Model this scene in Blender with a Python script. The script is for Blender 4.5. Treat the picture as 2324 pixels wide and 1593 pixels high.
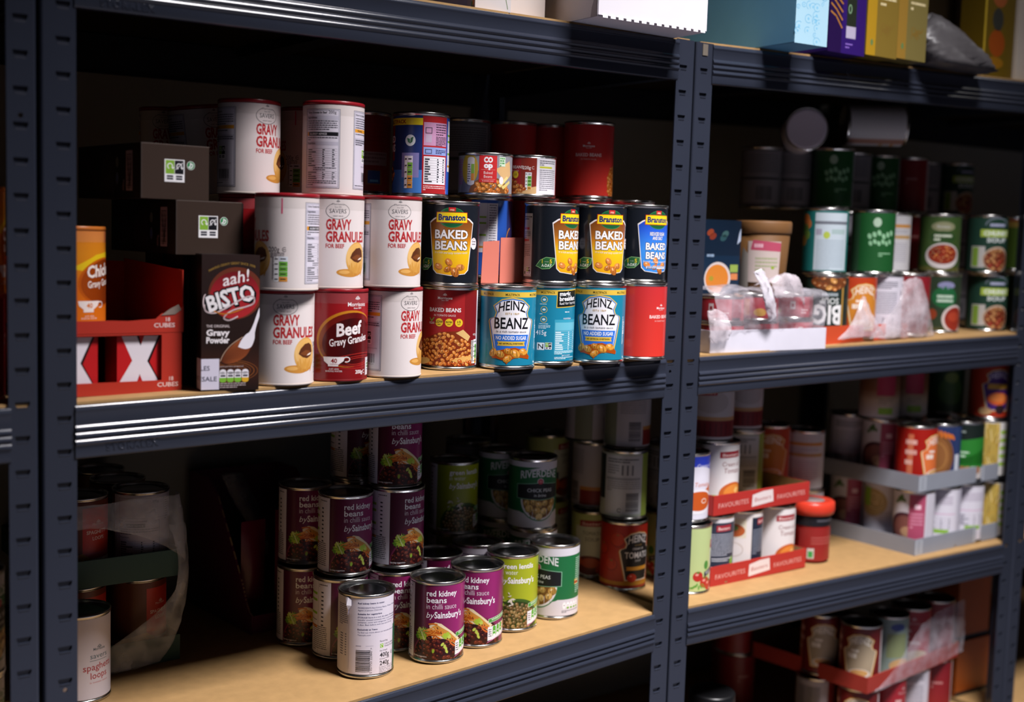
import bpy, bmesh, math, random
from mathutils import Vector, Matrix
from mathutils.geometry import tessellate_polygon

for o in list(bpy.data.objects):
    bpy.data.objects.remove(o)
SC = bpy.context.scene
COL = SC.collection
PI = math.pi
FLOOR = -1230.0                      # plans are in millimetres from a datum on the left post; FLOOR is the floor there


def P(x, y, z):
    return Vector((x / 1000, y / 1000, (z - FLOOR) / 1000))


# ------------------------------------------------------------------ camera, world, lamps, exposure
cam_data = bpy.data.cameras.new('camera')
cam = bpy.data.objects.new('camera', cam_data)
COL.objects.link(cam)
yaw, pitch, roll = 0.6419, 0.0946, 0.031
fw = Vector((math.sin(yaw) * math.cos(pitch), math.cos(yaw) * math.cos(pitch), -math.sin(pitch)))
rt = Vector((math.cos(yaw), -math.sin(yaw), 0))
up = rt.cross(fw)
r2 = math.cos(roll) * rt + math.sin(roll) * up
u2 = -math.sin(roll) * rt + math.cos(roll) * up
m3 = Matrix((r2, u2, -fw)).transposed()
cam.matrix_world = Matrix.Translation(P(-385.6, -1286.2, -215.0)) @ m3.to_4x4()
cam_data.sensor_width = 36.0
cam_data.sensor_fit = 'HORIZONTAL'
cam_data.lens = 2800 / 2324 * 36
cam_data.clip_start = 0.05
cam_data.clip_end = 50
cam_data.dof.use_dof = True
cam_data.dof.focus_distance = 1.58
cam_data.dof.aperture_fstop = 2.8
SC.camera = cam

world = bpy.data.worlds.new('room_ambience')
SC.world = world
world.use_nodes = True
world.node_tree.nodes['Background'].inputs[0].default_value = (0.55, 0.6, 0.8, 1)
world.node_tree.nodes['Background'].inputs[1].default_value = 0.03


def lamp(name, loc, sx, sy, power, color):
    l = bpy.data.lights.new(name, 'AREA')
    l.shape = 'RECTANGLE'
    l.size, l.size_y, l.energy, l.color = sx, sy, power, color
    o = bpy.data.objects.new(name, l)
    l.spread = math.radians(95)
    COL.objects.link(o)
    o.location = loc
    return o


CEIL = 2.62
PANELS = [(0.88, -1.02, 66.0), (3.5, -1.02, 3.0)]
for i, (lx, ly, pw) in enumerate(PANELS):
    lamp('ceiling_panel_lamp', (lx, ly, CEIL - 0.03), 0.56, 0.56, pw, (1.0, 0.965, 0.985))

SC.view_settings.view_transform = 'Standard'
SC.view_settings.look = 'None'
SC.view_settings.gamma = 1.0
SC.view_settings.use_curve_mapping = False
SC.view_settings.exposure = 0.0


# ------------------------------------------------------------------ colours and materials
def lin(c):
    if isinstance(c, str):
        c = tuple(int(c[i:i + 2], 16) / 255 for i in (0, 2, 4))
    return tuple(x / 12.92 if x <= 0.04045 else ((x + 0.055) / 1.055) ** 2.4 for x in c)


def mix(a, b, t):
    t = max(0, min(1, t))
    return tuple(x + (y - x) * t for x, y in zip(a, b))


MATS = {}


def mat(name, color=None, rough=0.5, metal=0.0, spec=0.5, bump=0.0, bscale=200.0, var=0.0, vscale=20.0, ink=False, alpha=None, coat=0.0):
    if name in MATS:
        return MATS[name]
    m = bpy.data.materials.new(name)
    m.use_nodes = True
    nt = m.node_tree
    b = nt.nodes['Principled BSDF']
    b.inputs['Roughness'].default_value = rough
    b.inputs['Metallic'].default_value = metal
    b.inputs['Specular IOR Level'].default_value = spec
    b.inputs['Coat Weight'].default_value = coat
    b.inputs['Coat Roughness'].default_value = 0.12
    co = nt.nodes.new('ShaderNodeTexCoord')
    if ink:
        at = nt.nodes.new('ShaderNodeVertexColor')
        at.layer_name = 'ink'
        nt.links.new(at.outputs['Color'], b.inputs['Base Color'])
    else:
        c = lin(color)
        if var:
            n = nt.nodes.new('ShaderNodeTexNoise')
            n.inputs['Scale'].default_value = vscale
            n.inputs['Detail'].default_value = 5
            r = nt.nodes.new('ShaderNodeValToRGB')
            r.color_ramp.elements[0].color = tuple(x * (1 - var) for x in c) + (1,)
            r.color_ramp.elements[1].color = tuple(min(1, x * (1 + var)) for x in c) + (1,)
            r.color_ramp.elements[0].position = 0.3
            r.color_ramp.elements[1].position = 0.7
            nt.links.new(co.outputs['Object'], n.inputs['Vector'])
            nt.links.new(n.outputs['Fac'], r.inputs['Fac'])
            nt.links.new(r.outputs['Color'], b.inputs['Base Color'])
        else:
            b.inputs['Base Color'].default_value = c + (1,)
    if bump:
        n2 = nt.nodes.new('ShaderNodeTexNoise')
        n2.inputs['Scale'].default_value = bscale
        n2.inputs['Detail'].default_value = 3
        bp = nt.nodes.new('ShaderNodeBump')
        bp.inputs['Strength'].default_value = bump
        bp.inputs['Distance'].default_value = 0.001
        nt.links.new(co.outputs['Object'], n2.inputs['Vector'])
        nt.links.new(n2.outputs['Fac'], bp.inputs['Height'])
        nt.links.new(bp.outputs['Normal'], b.inputs['Normal'])
    if alpha is not None:
        b.inputs['Alpha'].default_value = alpha
    MATS[name] = m
    return m


STEEL = mat('painted_rack_steel', '2d313d', 0.15, 0.0, 0.62, bump=0.008, bscale=500, var=0.06, vscale=6)
STEEL_DARK = mat('painted_rack_steel_rear', '22262f', 0.5, 0.0, 0.3, bump=0.04, bscale=500)
BOARD_SHADE = mat('board_underside_shade', '2c2520', 0.85, 0.0, 0.15, bump=0.1, bscale=200)  # shade under the shelves put into the colour of the board's underside
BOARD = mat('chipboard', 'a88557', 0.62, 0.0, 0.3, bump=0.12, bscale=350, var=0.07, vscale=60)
INK = mat('printed_label_paper', ink=True, rough=0.42, spec=0.45, bump=0.03, bscale=120)
INK_GLOSS = mat('printed_label_gloss', ink=True, rough=0.27, spec=0.5, bump=0.02, bscale=90)
INK_CARD = mat('printed_carton_board', ink=True, rough=0.38, spec=0.4, bump=0.04, bscale=120)
TIN = mat('tinplate', 'c8c6c2', 0.24, 1.0, bump=0.05, bscale=250, var=0.04, vscale=30)
TINLID = mat('tinplate_lid', '7c7e86', 0.2, 1.0, bump=0.06, bscale=250, var=0.05, vscale=40)


# ------------------------------------------------------------------ mesh builders
class MB:
    """collects faces for ONE mesh object"""

    def __init__(self):
        self.v, self.f, self.mi, self.sm = [], [], [], []

    def add(self, vs, fs, mi=0, smooth=False):
        o = len(self.v)
        self.v += [tuple(p) for p in vs]
        for f in fs:
            self.f.append([i + o for i in f])
            self.mi.append(mi)
            self.sm.append(smooth)
        return self

    def box(self, x0, y0, z0, x1, y1, z1, mi=0, M=None):
        vs = [Vector((x, y, z)) for x in (x0, x1) for y in (y0, y1) for z in (z0, z1)]
        if M:
            vs = [M @ v for v in vs]
        return self.add(vs, [(0, 1, 3, 2), (4, 6, 7, 5), (0, 4, 5, 1), (2, 3, 7, 6), (0, 2, 6, 4), (1, 5, 7, 3)], mi)

    def lathe(self, prof, n=64, mi=0, smooth=True):
        vs, fs = [], []
        for r, z in prof:
            for k in range(n):
                a = 2 * PI * k / n
                vs.append((r * math.cos(a), r * math.sin(a), z))
        for i in range(len(prof) - 1):
            for k in range(n):
                a, b = i * n + k, i * n + (k + 1) % n
                fs.append((a, b, b + n, a + n))
        o = len(vs)
        if prof[0][0] > 1e-6 and prof[0][0] < 0:
            pass
        return self.add(vs, fs, mi, smooth)

    def disc(self, r, z, n=64, up_=True, mi=0):
        vs = [(r * math.cos(2 * PI * k / n), r * math.sin(2 * PI * k / n), z) for k in range(n)]
        return self.add(vs, [list(range(n)) if up_ else list(range(n))[::-1]], mi)

    def mesh(self, name, mats):
        me = bpy.data.meshes.new(name)
        me.from_pydata(self.v, [], self.f)
        for m in mats:
            me.materials.append(m)
        me.polygons.foreach_set('material_index', self.mi)
        me.polygons.foreach_set('use_smooth', self.sm)
        me.update()
        return me

    def build(self, name, mats, parent=None, bevel=0.0, recalc=True):
        me = self.mesh(name, mats if isinstance(mats, list) else [mats])
        if recalc or bevel:
            bm = bmesh.new()
            bm.from_mesh(me)
            if bevel:
                bmesh.ops.remove_doubles(bm, verts=bm.verts, dist=1e-6)
                bmesh.ops.bevel(bm, geom=list(bm.edges), offset=bevel, segments=2, affect='EDGES', clamp_overlap=True)
            bmesh.ops.recalc_face_normals(bm, faces=bm.faces)
            bm.to_mesh(me)
            bm.free()
        return put(name, me, parent)


def put(name, me, parent=None):
    o = bpy.data.objects.new(name, me)
    COL.objects.link(o)
    if parent is not None:
        o.parent = parent
    return o


def tag(o, label, cat, group=None):
    o['label'] = label
    o['category'] = cat
    if group:
        o['group'] = group
    return o


def thing(name, label, cat, loc, rz=0.0, group=None):
    o = bpy.data.objects.new(name, None)
    o.empty_display_size = 0.02
    COL.objects.link(o)
    o.location = loc
    o.rotation_euler = (0, 0, rz)
    return tag(o, label, cat, group)


def structure(o):
    o['kind'] = 'structure'
    return o


# ------------------------------------------------------------------ printed artwork: flat shapes in millimetres, later wrapped on tins or laid on cartons
_txt = {}


def text_tris(s, bold):
    key = (s, bold)
    if key in _txt:
        return _txt[key]
    cu = bpy.data.curves.new('lettering', 'FONT')
    cu.body = s
    cu.size = 1.0
    cu.resolution_u = 2
    cu.offset = bold
    ob = bpy.data.objects.new('lettering', cu)
    COL.objects.link(ob)
    dg = bpy.context.evaluated_depsgraph_get()
    me = bpy.data.meshes.new_from_object(ob.evaluated_get(dg))
    me.calc_loop_triangles()
    vs = [(v.co.x, v.co.y) for v in me.vertices]
    tr = [[vs[i] for i in t.vertices] for t in me.loop_triangles]
    bpy.data.objects.remove(ob)
    bpy.data.curves.remove(cu)
    bpy.data.meshes.remove(me)
    x0 = min((p[0] for t in tr for p in t), default=0)
    x1 = max((p[0] for t in tr for p in t), default=1)
    _txt[key] = (tr, x0, x1)
    return _txt[key]


CAP = max(p[1] for t in text_tris('H', 0.0)[0] for p in t)


def clip(poly, axis, val, keep_ge):
    out = []
    n = len(poly)
    for i in range(n):
        a, b = poly[i], poly[(i + 1) % n]
        da, db = a[axis] - val, b[axis] - val
        if not keep_ge:
            da, db = -da, -db
        if da >= 0:
            out.append(a)
        if (da > 0 and db < 0) or (da < 0 and db > 0):
            t = da / (da - db)
            out.append((a[0] + (b[0] - a[0]) * t, a[1] + (b[1] - a[1]) * t))
    return out


def smooth(pts, n=6):
    """rounded path through points"""
    out = []
    for i in range(len(pts) - 1):
        p = [pts[max(0, min(len(pts) - 1, i + k))] for k in (-1, 0, 1, 2)]
        for q in range(n):
            t = q / n
            out.append(tuple(.5 * (2 * b + (c - a) * t + (2 * a - 5 * b + 4 * c - d) * t * t + (-a + 3 * b - 3 * c + d) * t ** 3) for a, b, c, d in zip(*p)))
    return out + [pts[-1]]


class Art:
    def __init__(self, W, H):
        self.W, self.H = W, H
        self.it = []                 # (convex polygon, colour or colour function, layer)

    def poly(self, pts, c, L):
        """any simple polygon"""
        c = c if callable(c) else lin(c)
        if len(pts) == 3:
            self.it.append((pts, c, L))
            return self
        for t in tessellate_polygon([[Vector((p[0], p[1], 0)) for p in pts]]):
            self.it.append(([pts[i] for i in t], c, L))
        return self

    def rect(self, x0, y0, x1, y1, c, L, n=1):
        c = c if callable(c) else lin(c)
        for i in range(n):
            a, b = y0 + (y1 - y0) * i / n, y0 + (y1 - y0) * (i + 1) / n
            self.it.append(([(x0, a), (x1, a), (x1, b), (x0, b)], c, L))
        return self

    def ell(self, cx, cy, rx, ry, c, L, n=24, rot=0.0, a0=0.0, a1=360.0):
        c = c if callable(c) else lin(c)
        k = math.radians(rot)
        ck, sk = math.cos(k), math.sin(k)
        pts = []
        for i in range(n + (0 if a1 - a0 >= 360 else 1)):
            a = math.radians(a0 + (a1 - a0) * i / n)
            x, y = rx * math.cos(a), ry * math.sin(a)
            pts.append((cx + x * ck - y * sk, cy + x * sk + y * ck))
        self.it.append((pts, c, L))
        return self

    def ring(self, cx, cy, rx, ry, w, c, L, n=32, a0=0, a1=360, rot=0.0):
        c = lin(c)
        k = math.radians(rot)
        ck, sk = math.cos(k), math.sin(k)

        def q(r1, r2_, a):
            x, y = r1 * math.cos(a), r2_ * math.sin(a)
            return (cx + x * ck - y * sk, cy + x * sk + y * ck)
        for i in range(n):
            a, b = math.radians(a0 + (a1 - a0) * i / n), math.radians(a0 + (a1 - a0) * (i + 1) / n)
            self.it.append(([q(rx - w, ry - w, a), q(rx, ry, a), q(rx, ry, b), q(rx - w, ry - w, b)], c, L))
        return self

    def line(self, pts, w, c, L, close=False):
        c = lin(c)
        m = len(pts)
        for i in range(m if close else m - 1):
            (xa, ya), (xb, yb) = pts[i], pts[(i + 1) % m]
            d = math.hypot(xb - xa, yb - ya) or 1
            nx, ny = -(yb - ya) / d * w / 2, (xb - xa) / d * w / 2
            ex, ey = (xb - xa) / d * w / 3, (yb - ya) / d * w / 3
            self.it.append(([(xa + nx - ex, ya + ny - ey), (xa - nx - ex, ya - ny - ey), (xb - nx + ex, yb - ny + ey), (xb + nx + ex, yb + ny + ey)], c, L))
        return self

    def frame(self, x0, y0, x1, y1, w, c, L):
        return self.line([(x0, y0), (x1, y0), (x1, y1), (x0, y1)], w, c, L, True)

    def text(self, s, x, y, h, c, L, al='c', bold=0.0, sx=1.0, sh=0.0, w=None, warp=None, rot=0.0):
        c = lin(c)
        tr, x0, x1 = text_tris(s, bold)
        k = h / CAP
        kx = k * sx
        if w:
            kx = w / (x1 - x0)
        off = {'l': -x0, 'c': -(x0 + x1) / 2, 'r': -x1}[al]
        cr, sr = math.cos(math.radians(rot)), math.sin(math.radians(rot))
        for t in tr:
            pts = []
            for px, py in t:
                qx, qy = (px + off) * kx, py * k
                qx += qy * sh
                if warp:
                    qx, qy = warp(qx, qy)
                pts.append((x + qx * cr - qy * sr, y + qx * sr + qy * cr))
            self.it.append((pts, c, L))
        return self

    def otext(self, s, x, y, h, c, oc, L, ob=0.05, bold=0.02, **k):
        """lettering with an outline"""
        tr, x0, x1 = text_tris(s, bold)
        w = k.pop('w', None)
        sx = k.pop('sx', 1.0)
        if w:
            sx = w / ((x1 - x0) * h / CAP)
        self.text(s, x, y, h, oc, L, bold=bold + ob, sx=sx, **k)
        self.text(s, x, y, h, c, L + 1, bold=bold, sx=sx, **k)
        return self

    def para(self, x0, x1, y, rows, dy, h, c, L, seed=1, end=0.8):
        rn = random.Random(seed)
        for i in range(rows):
            x = x0
            stop = x1 if i < rows - 1 else x0 + (x1 - x0) * end * rn.random()
            while x < stop - 0.6:
                w = rn.uniform(1.0, 4.5)
                xe = min(x + w, x1)
                self.rect(x, y - i * dy - h, xe, y - i * dy, c, L)
                x = xe + 0.55
        return self

    def table(self, x0, x1, y, rows, dy, c, L, seed=1):
        rn = random.Random(seed)
        for i in range(rows):
            yy = y - i * dy
            self.rect(x0, yy - 0.18, x1, yy, c, L)
            self.rect(x0 + 0.5, yy - dy + 0.6, x0 + 0.5 + rn.uniform(0.12, 0.35) * (x1 - x0), yy - 0.8, c, L)
            for fx in (0.55, 0.85):
                xa = x0 + fx * (x1 - x0)
                self.rect(xa, yy - dy + 0.6, xa + rn.uniform(1.5, 3.5), yy - 0.8, c, L)
        return self

    def barcode(self, x0, y0, w, h, c, L, vertical=False, seed=3):
        rn = random.Random(seed)
        t = 0
        T = h if vertical else w
        while t < T - 0.6:
            b = rn.choice((0.35, 0.5, 0.8, 1.1))
            if vertical:
                self.rect(x0, y0 + t, x0 + w, y0 + min(T, t + b), c, L)
            else:
                self.rect(x0 + t, y0, x0 + min(T, t + b), y0 + h, c, L)
            t += b + rn.choice((0.35, 0.5, 0.8))
        return self

    def pills(self, x, y, cols, w, h, L, gap=0.6, text='2c2c34'):
        """front of pack traffic lights, side by side"""
        for i, c in enumerate(cols):
            cx = x + i * (w + gap) + w / 2
            self.rect(cx - w / 2, y + w * .35, cx + w / 2, y + h - w * .45, 'f2f0f2', L)
            self.ell(cx, y + h - w * .45, w / 2, w * .45, 'f2f0f2', L, 14)
            self.ell(cx, y + w * .35, w / 2, w * .35, 'f2f0f2', L, 14)
            if c:
                self.rect(cx - w / 2 + .3, y + h * .28, cx + w / 2 - .3, y + h * .72, c, L + 1)
            self.rect(cx - w * .3, y + h * .74, cx + w * .3, y + h * .79, text, L + 2)
            self.rect(cx - w * .25, y + h * .12, cx + w * .25, y + h * .17, text, L + 2)
            self.rect(cx - w * .3, y + h * .45, cx + w * .3, y + h * .53, text, L + 2)
        return self

    def vpills(self, x, y, cols, w, h, L, left='f4f2f4'):
        """traffic lights stacked"""
        n = len(cols)
        self.rect(x - w * .45, y, x + w, y + h * n, left, L)
        for i, c in enumerate(cols):
            yy = y + (n - 1 - i) * h
            self.rect(x + w * .1, yy + .2, x + w - .2, yy + h - .2, c, L + 1)
            self.rect(x + w * .25, yy + h * .42, x + w * .8, yy + h * .62, '2c2c34', L + 2)
            self.rect(x - w * .35, yy + h * .42, x, yy + h * .6, '2c2c34', L + 2)
        return self

    def recycle(self, x, y, w, L):
        """recycling panel: green half and black half with curled arrows"""
        h = w * 1.05
        self.rect(x, y, x + w, y + h, 'f3f1f3', L)
        self.rect(x + w * .05, y + h * .36, x + w * .49, y + h * .96, '86b43c', L + 1)
        self.rect(x + w * .51, y + h * .36, x + w * .95, y + h * .96, '15151c', L + 1)
        for cx in (.27, .73):
            self.ring(x + w * cx, y + h * .7, w * .145, w * .145, w * .045, 'f3f1f3', L + 2, 14, -20, 250)
            self.poly([(x + w * (cx + .06), y + h * .66), (x + w * (cx + .22), y + h * .66), (x + w * (cx + .14), y + h * .56)], 'f3f1f3', L + 2)
        self.line([(x + w * .57, y + h * .56), (x + w * .9, y + h * .86)], w * .03, 'f3f1f3', L + 2)
        for cx in (.27, .73):
            for yy in (.25, .14):
                self.rect(x + w * (cx - .16), y + h * yy - h * .04, x + w * (cx + .16), y + h * yy + h * .04, '2b2b38', L + 1)
        return self

    def dot_sign(self, x, y, r, L):
        """round two arrow sign, green on white"""
        self.ell(x, y, r, r, 'f3f1f3', L, 20)
        self.ell(x, y, r * .9, r * .9, '1f8a4a', L + 1, 20)
        self.line([(x - r * .5, y - r * .45), (x - r * .1, y - r * .1), (x - r * .1, y + r * .5), (x + r * .45, y + r * .2)], r * .3, 'f3f1f3', L + 2)
        self.line([(x + r * .5, y + r * .0), (x + r * .2, y - r * .5), (x - r * .2, y - r * .6)], r * .26, 'f3f1f3', L + 2)
        return self

    def beans(self, cx, cy, rx, ry, n, size, cols, L, seed=1, asp=0.68, edge=None, inside=None, hi='f6c890'):
        rn = random.Random(seed)
        pts = []
        tries = 0
        while len(pts) < n and tries < n * 60:
            tries += 1
            a, r = rn.uniform(0, 2 * PI), math.sqrt(rn.random())
            x, y = cx + rx * r * math.cos(a), cy + ry * r * math.sin(a)
            if inside and not inside(x, y):
                continue
            if any((x - q[0]) ** 2 + (y - q[1]) ** 2 < (size * 0.95) ** 2 for q in pts):
                continue
            pts.append((x, y))
        pts.sort(key=lambda p: -p[1])
        for i, (x, y) in enumerate(pts):
            c = rn.choice(cols)
            s = size * rn.uniform(.85, 1.15)
            rot = rn.uniform(-60, 60)
            l = L + i * 0.045
            self.ell(x, y - s * .05, s * .63, s * .62 * asp + s * .04, edge or _dark(c), l, 10, rot)
            self.ell(x, y, s * .6, s * .6 * asp, c, l + .015, 10, rot)
            self.ell(x - s * .12, y + s * .14, s * .2, s * .11, hi, l + .03, 8, rot)
        return self

    def crest(self, x, y, s, c, L):
        """little sprig of leaves used over a store name"""
        for dx, dy in ((0, 1.0), (-.5, .7), (.5, .7), (-.85, .25), (.85, .25), (-.3, .2), (.3, .2)):
            self.ell(x + dx * s, y + dy * s, s * .2, s * .3, c, L, 8, -dx * 40)
        self.rect(x - s * .06, y - s * .2, x + s * .06, y + s * .7, c, L)
        return self


def _dark(c):
    a = lin(c)
    return lambda u, v: tuple(x * .5 for x in a)


def grad_v(stops):
    """vertical colour run of the print: [(v, colour), ...] rising v"""
    st = [(v, lin(c)) for v, c in stops]

    def f(u, v):
        if v <= st[0][0]:
            return st[0][1]
        for (a, ca), (b, cb) in zip(st, st[1:]):
            if v <= b:
                return mix(ca, cb, (v - a) / (b - a))
        return st[-1][1]
    return f


def grad_u(stops):
    g = grad_v(stops)
    return lambda u, v: g(0, u)


EPS = 0.055                           # thickness of one print layer, mm


def mesh_from_art(art, name, place, material, du=None, vclip=True, normal=None):
    vs, fs, cs, ns = [], [], [], []
    H = art.H
    for pts, c, L in art.it:
        if vclip:
            lo, hi = min(p[1] for p in pts), max(p[1] for p in pts)
            if hi <= 0 or lo >= H:
                continue
            if lo < 0:
                pts = clip(pts, 1, 0, True)
            if hi > H:
                pts = clip(pts, 1, H, False)
            if len(pts) < 3:
                continue
        pieces = [pts]
        if du:
            a, b = min(p[0] for p in pts), max(p[0] for p in pts)
            k0, k1 = math.floor(a / du + 1e-6), math.ceil(b / du - 1e-6)
            if k1 - k0 > 1:
                pieces = []
                rest = pts
                for k in range(k0 + 1, k1):
                    q = clip(rest, 0, k * du, False)
                    if len(q) >= 3:
                        pieces.append(q)
                    rest = clip(rest, 0, k * du, True)
                    if len(rest) < 3:
                        break
                if len(rest) >= 3:
                    pieces.append(rest)
        for q in pieces:
            area = sum(q[i][0] * q[(i + 1) % len(q)][1] - q[(i + 1) % len(q)][0] * q[i][1] for i in range(len(q)))
            if abs(area) < 1e-5:
                continue
            if area < 0:
                q = q[::-1]
            o = len(vs)
            for (x, y) in q:
                p, n = place(x, y, L * EPS)
                vs.append(p)
                ns.append(n)
                cs.append((c(x, y) if callable(c) else c))
            fs.append(list(range(o, o + len(q))))
    me = bpy.data.meshes.new(name)
    me.from_pydata(vs, [], fs)
    at = me.color_attributes.new('ink', 'FLOAT_COLOR', 'POINT')
    flat = []
    for c in cs:
        flat += [c[0], c[1], c[2], 1.0]
    at.data.foreach_set('color', flat)
    me.materials.append(material)
    me.polygons.foreach_set('use_smooth', [True] * len(fs))
    me.update()
    if normal:
        me.normals_split_custom_set_from_vertices(ns)
    return me


def wrap(art, name, r, z0, material=None):
    def place(u, v, t):
        a = u / r
        s, c = math.sin(a), math.cos(a)
        R = (r + t) / 1000
        return (R * s, -R * c, (z0 + v) / 1000), (s, -c, 0.0)
    return mesh_from_art(art, name, place, material or INK, du=2 * PI * r / 72, normal=True)


def lay(art, name, origin, ux, uy, material=None, parent=None):
    """flat artwork on a carton face; origin and axes in metres, local to the carton"""
    o, ux, uy = Vector(origin), Vector(ux), Vector(uy)
    n = ux.cross(uy).normalized()

    def place(u, v, t):
        return tuple(o + ux * (u / 1000) + uy * (v / 1000) + n * ((t + 0.08) / 1000)), tuple(n)
    return put(name, mesh_from_art(art, name, place, material or INK_CARD), parent)


# ------------------------------------------------------------------ label designs (u = mm round the tin from the front, v = mm up, height 100)
HC = 116.3
ORANGES = ['d9772c', 'c96522', 'e08a3c', 'b9551c']
REDB = ['4a1512', '5a1d14', '3a0e0e', '6b2a1c']


def base(c, H=100.0, n=1):
    a = Art(2 * HC, H)
    a.rect(-HC, 0, HC, H, c, 0, n)
    return a


def L_savers():
    a = base('e2d7d5')
    ink = '3c3c42'
    a.rect(-HC, 88, HC, 100, 'd9ceca', .4)
    # store oval
    a.ring(0, 86.5, 14.5, 9.5, .55, ink, 1, 40, 118, 422)
    a.crest(0, 97, 2.0, ink, 1)
    a.text('Morrisons', 0, 93.4, 2.2, ink, 1, w=14)
    a.text('Since 1899', 0, 90.6, 1.3, ink, 1)
    a.text('SAVERS', 0, 84.2, 4.8, ink, 1, w=20)
    a.text('- GREAT VALUE -', 0, 80.2, 1.3, ink, 1)
    red = 'b3262b'
    a.text('GRAVY', -14, 65.5, 11.3, red, 1, 'l', .034, w=31)
    a.text('GRANULES', -14, 51.6, 11.3, red, 1, 'l', .034, w=55.5)
    a.text('FOR BEEF', -14, 44.2, 4.6, red, 1, 'l', .026, w=22)
    # yorkshire pudding filled with gravy
    a.ell(14, 15.5, 15, 4.6, 'c98a3a', 1, 28, -4)
    a.ell(9, 16.5, 7, 2.2, 'e0a95c', 2, 20)
    a.ell(27, 32, 16.5, 19.5, grad_v([(13, 'c58436'), (26, 'e0a850'), (40, 'ebc27c'), (52, 'd9a050')]), 2, 30)
    a.ell(27, 32.5, 14.6, 17.5, grad_v([(15, 'd39a48'), (30, 'ecc486'), (48, 'e6b466')]), 3, 30)
    for k in range(9):
        a.ell(16 + k * 2.6, 20 + 3 * math.sin(k * 2.1), 1.1, 5.5, 'cf9440', 3.3, 10, 8 - k * 3)
    a.poly([(16, 33), (19, 39), (25, 44), (32, 45), (37, 42), (39, 35), (36, 30), (29, 27.5), (22, 29)], '5a2d16', 4)
    a.poly([(18, 33), (24, 31), (31, 30), (36, 32), (34, 36), (26, 37)], '7a421f', 5)
    a.poly([(28, 30.5), (35, 31.5), (37, 34), (31, 32.6)], 'f2e3d6', 6)
    # net weight and lights
    a.text('200g', 48, 40, 5.4, '4a4248', 1, sx=.85)
    a.ring(60, 42.6, 2.6, 2.6, .6, '4a4248', 1, 18, 50, 320)
    a.rect(58.5, 42.3, 62, 42.9, '4a4248', 1)
    a.para(44, 60, 39, 4, 1.5, .7, '6a6068', 1, 5)
    a.vpills(53, 7, ['dfe4ee', '6bb03a', '6bb03a', '6bb03a', 'e0963a'], 11, 5.6, 1)
    a.para(46, 48, 34, 18, 1.5, .8, '6a6068', 1, 8)
    a.rect(56, 82, 57.6, 99, 'd5386a', 1)
    # nutrition panel
    for sh in (0,):
        x0, x1 = 84.5, 129
        a.rect(x0, 5, x1, 95, 'dcd6e2', 1)
        a.frame(x0, 5, x1, 95, .5, '3c4050', 2)
        a.frame(x0 + 1.4, 6.4, x1 - 1.4, 93.6, .35, '3c4050', 2)
        a.text('Gravy Granules for Beef', x0 + 3, 90, 2.3, '1c1c24', 2, 'l', .02, w=26)
        a.text('200g', x1 - 9, 90, 3.2, '2c2c34', 2)
        a.rect(x0 + 2, 83, x1 - 2, 87.5, 'c4bfce', 2)
        a.text('Ingredients', x0 + 3, 84.4, 2.1, '1c1c24', 3, 'l', .02)
        a.para(x0 + 3, x1 - 3, 82, 5, 2.4, 1.1, '3a3a46', 2, 11)
        a.rect(x0 + 2, 64.5, x1 - 2, 69, '15151b', 2)
        a.rect(x0 + 2, 64.5, x0 + 4.5, 69, 'e59a2a', 3)
        a.text('ALLERGY ADVICE', x0 + 6, 65.7, 2.0, 'e8e4ea', 3, 'l', .02)
        a.para(x0 + 3, x1 - 3, 63, 2, 2.4, 1.1, '3a3a46', 2, 12)
        a.rect(x0 + 2, 54, x1 - 2, 58, 'c4bfce', 2)
        a.text('Nutrition', x0 + 3, 55, 2.1, '1c1c24', 3, 'l', .02)
        a.table(x0 + 3, x1 - 3, 50, 8, 2.6, '3a3a46', 2, 13)
        a.para(x0 + 12, x1 - 4, 28.5, 2, 2.2, 1, '3a3a46', 2, 14)
        a.table(x0 + 3, x1 - 3, 24, 4, 2.4, '3a3a46', 2, 15)
        a.para(x0 + 3, x1 - 3, 13.5, 3, 2.2, 1, '3a3a46', 2, 16)
    # preparation panel
    x0, x1 = -83, -38
    a.rect(x0, 5, x1, 95, 'd4cedb', 1)
    a.frame(x0, 5, x1, 95, .5, '3c4050', 2)
    a.frame(x0 + 1.4, 6.4, x1 - 1.4, 93.6, .35, '3c4050', 2)
    a.text('How to prepare', x0 + 3, 89.5, 2.2, '1c1c24', 2, 'l', .02)
    a.para(x0 + 3, x1 - 3, 87, 5, 2.6, 1.1, '3a3a46', 2, 21)
    a.rect(x0 + 2, 70.5, x1 - 2, 74.5, 'e09a2c', 2)
    a.text('Warning', x0 + 6, 71.5, 2.0, '1c1c24', 3, 'l', .02)
    a.para(x0 + 3, x1 - 3, 69, 1, 2.4, 1.1, '3a3a46', 2, 22)
    a.rect(x0 + 2, 58, x1 - 2, 64, 'bfbac8', 2)
    a.para(x0 + 3, x1 - 3, 62, 3, 2.4, 1.1, '3a3a46', 3, 23)
    a.recycle(x1 - 29, 36, 15, 2)
    a.text('Product of more than one country', x1 - 30, 31, 1.2, '1c1c24', 2, 'l')
    a.barcode(x1 - 28, 14, 20, 11, '1c1c24', 2)
    a.text('9 10 5912 >', x1 - 18, 11.2, 2.2, '1c1c24', 2)
    a.para(x0 + 3, x1 - 6, 9.6, 1, 2, .9, '3a3a46', 2, 24)
    return a


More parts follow.
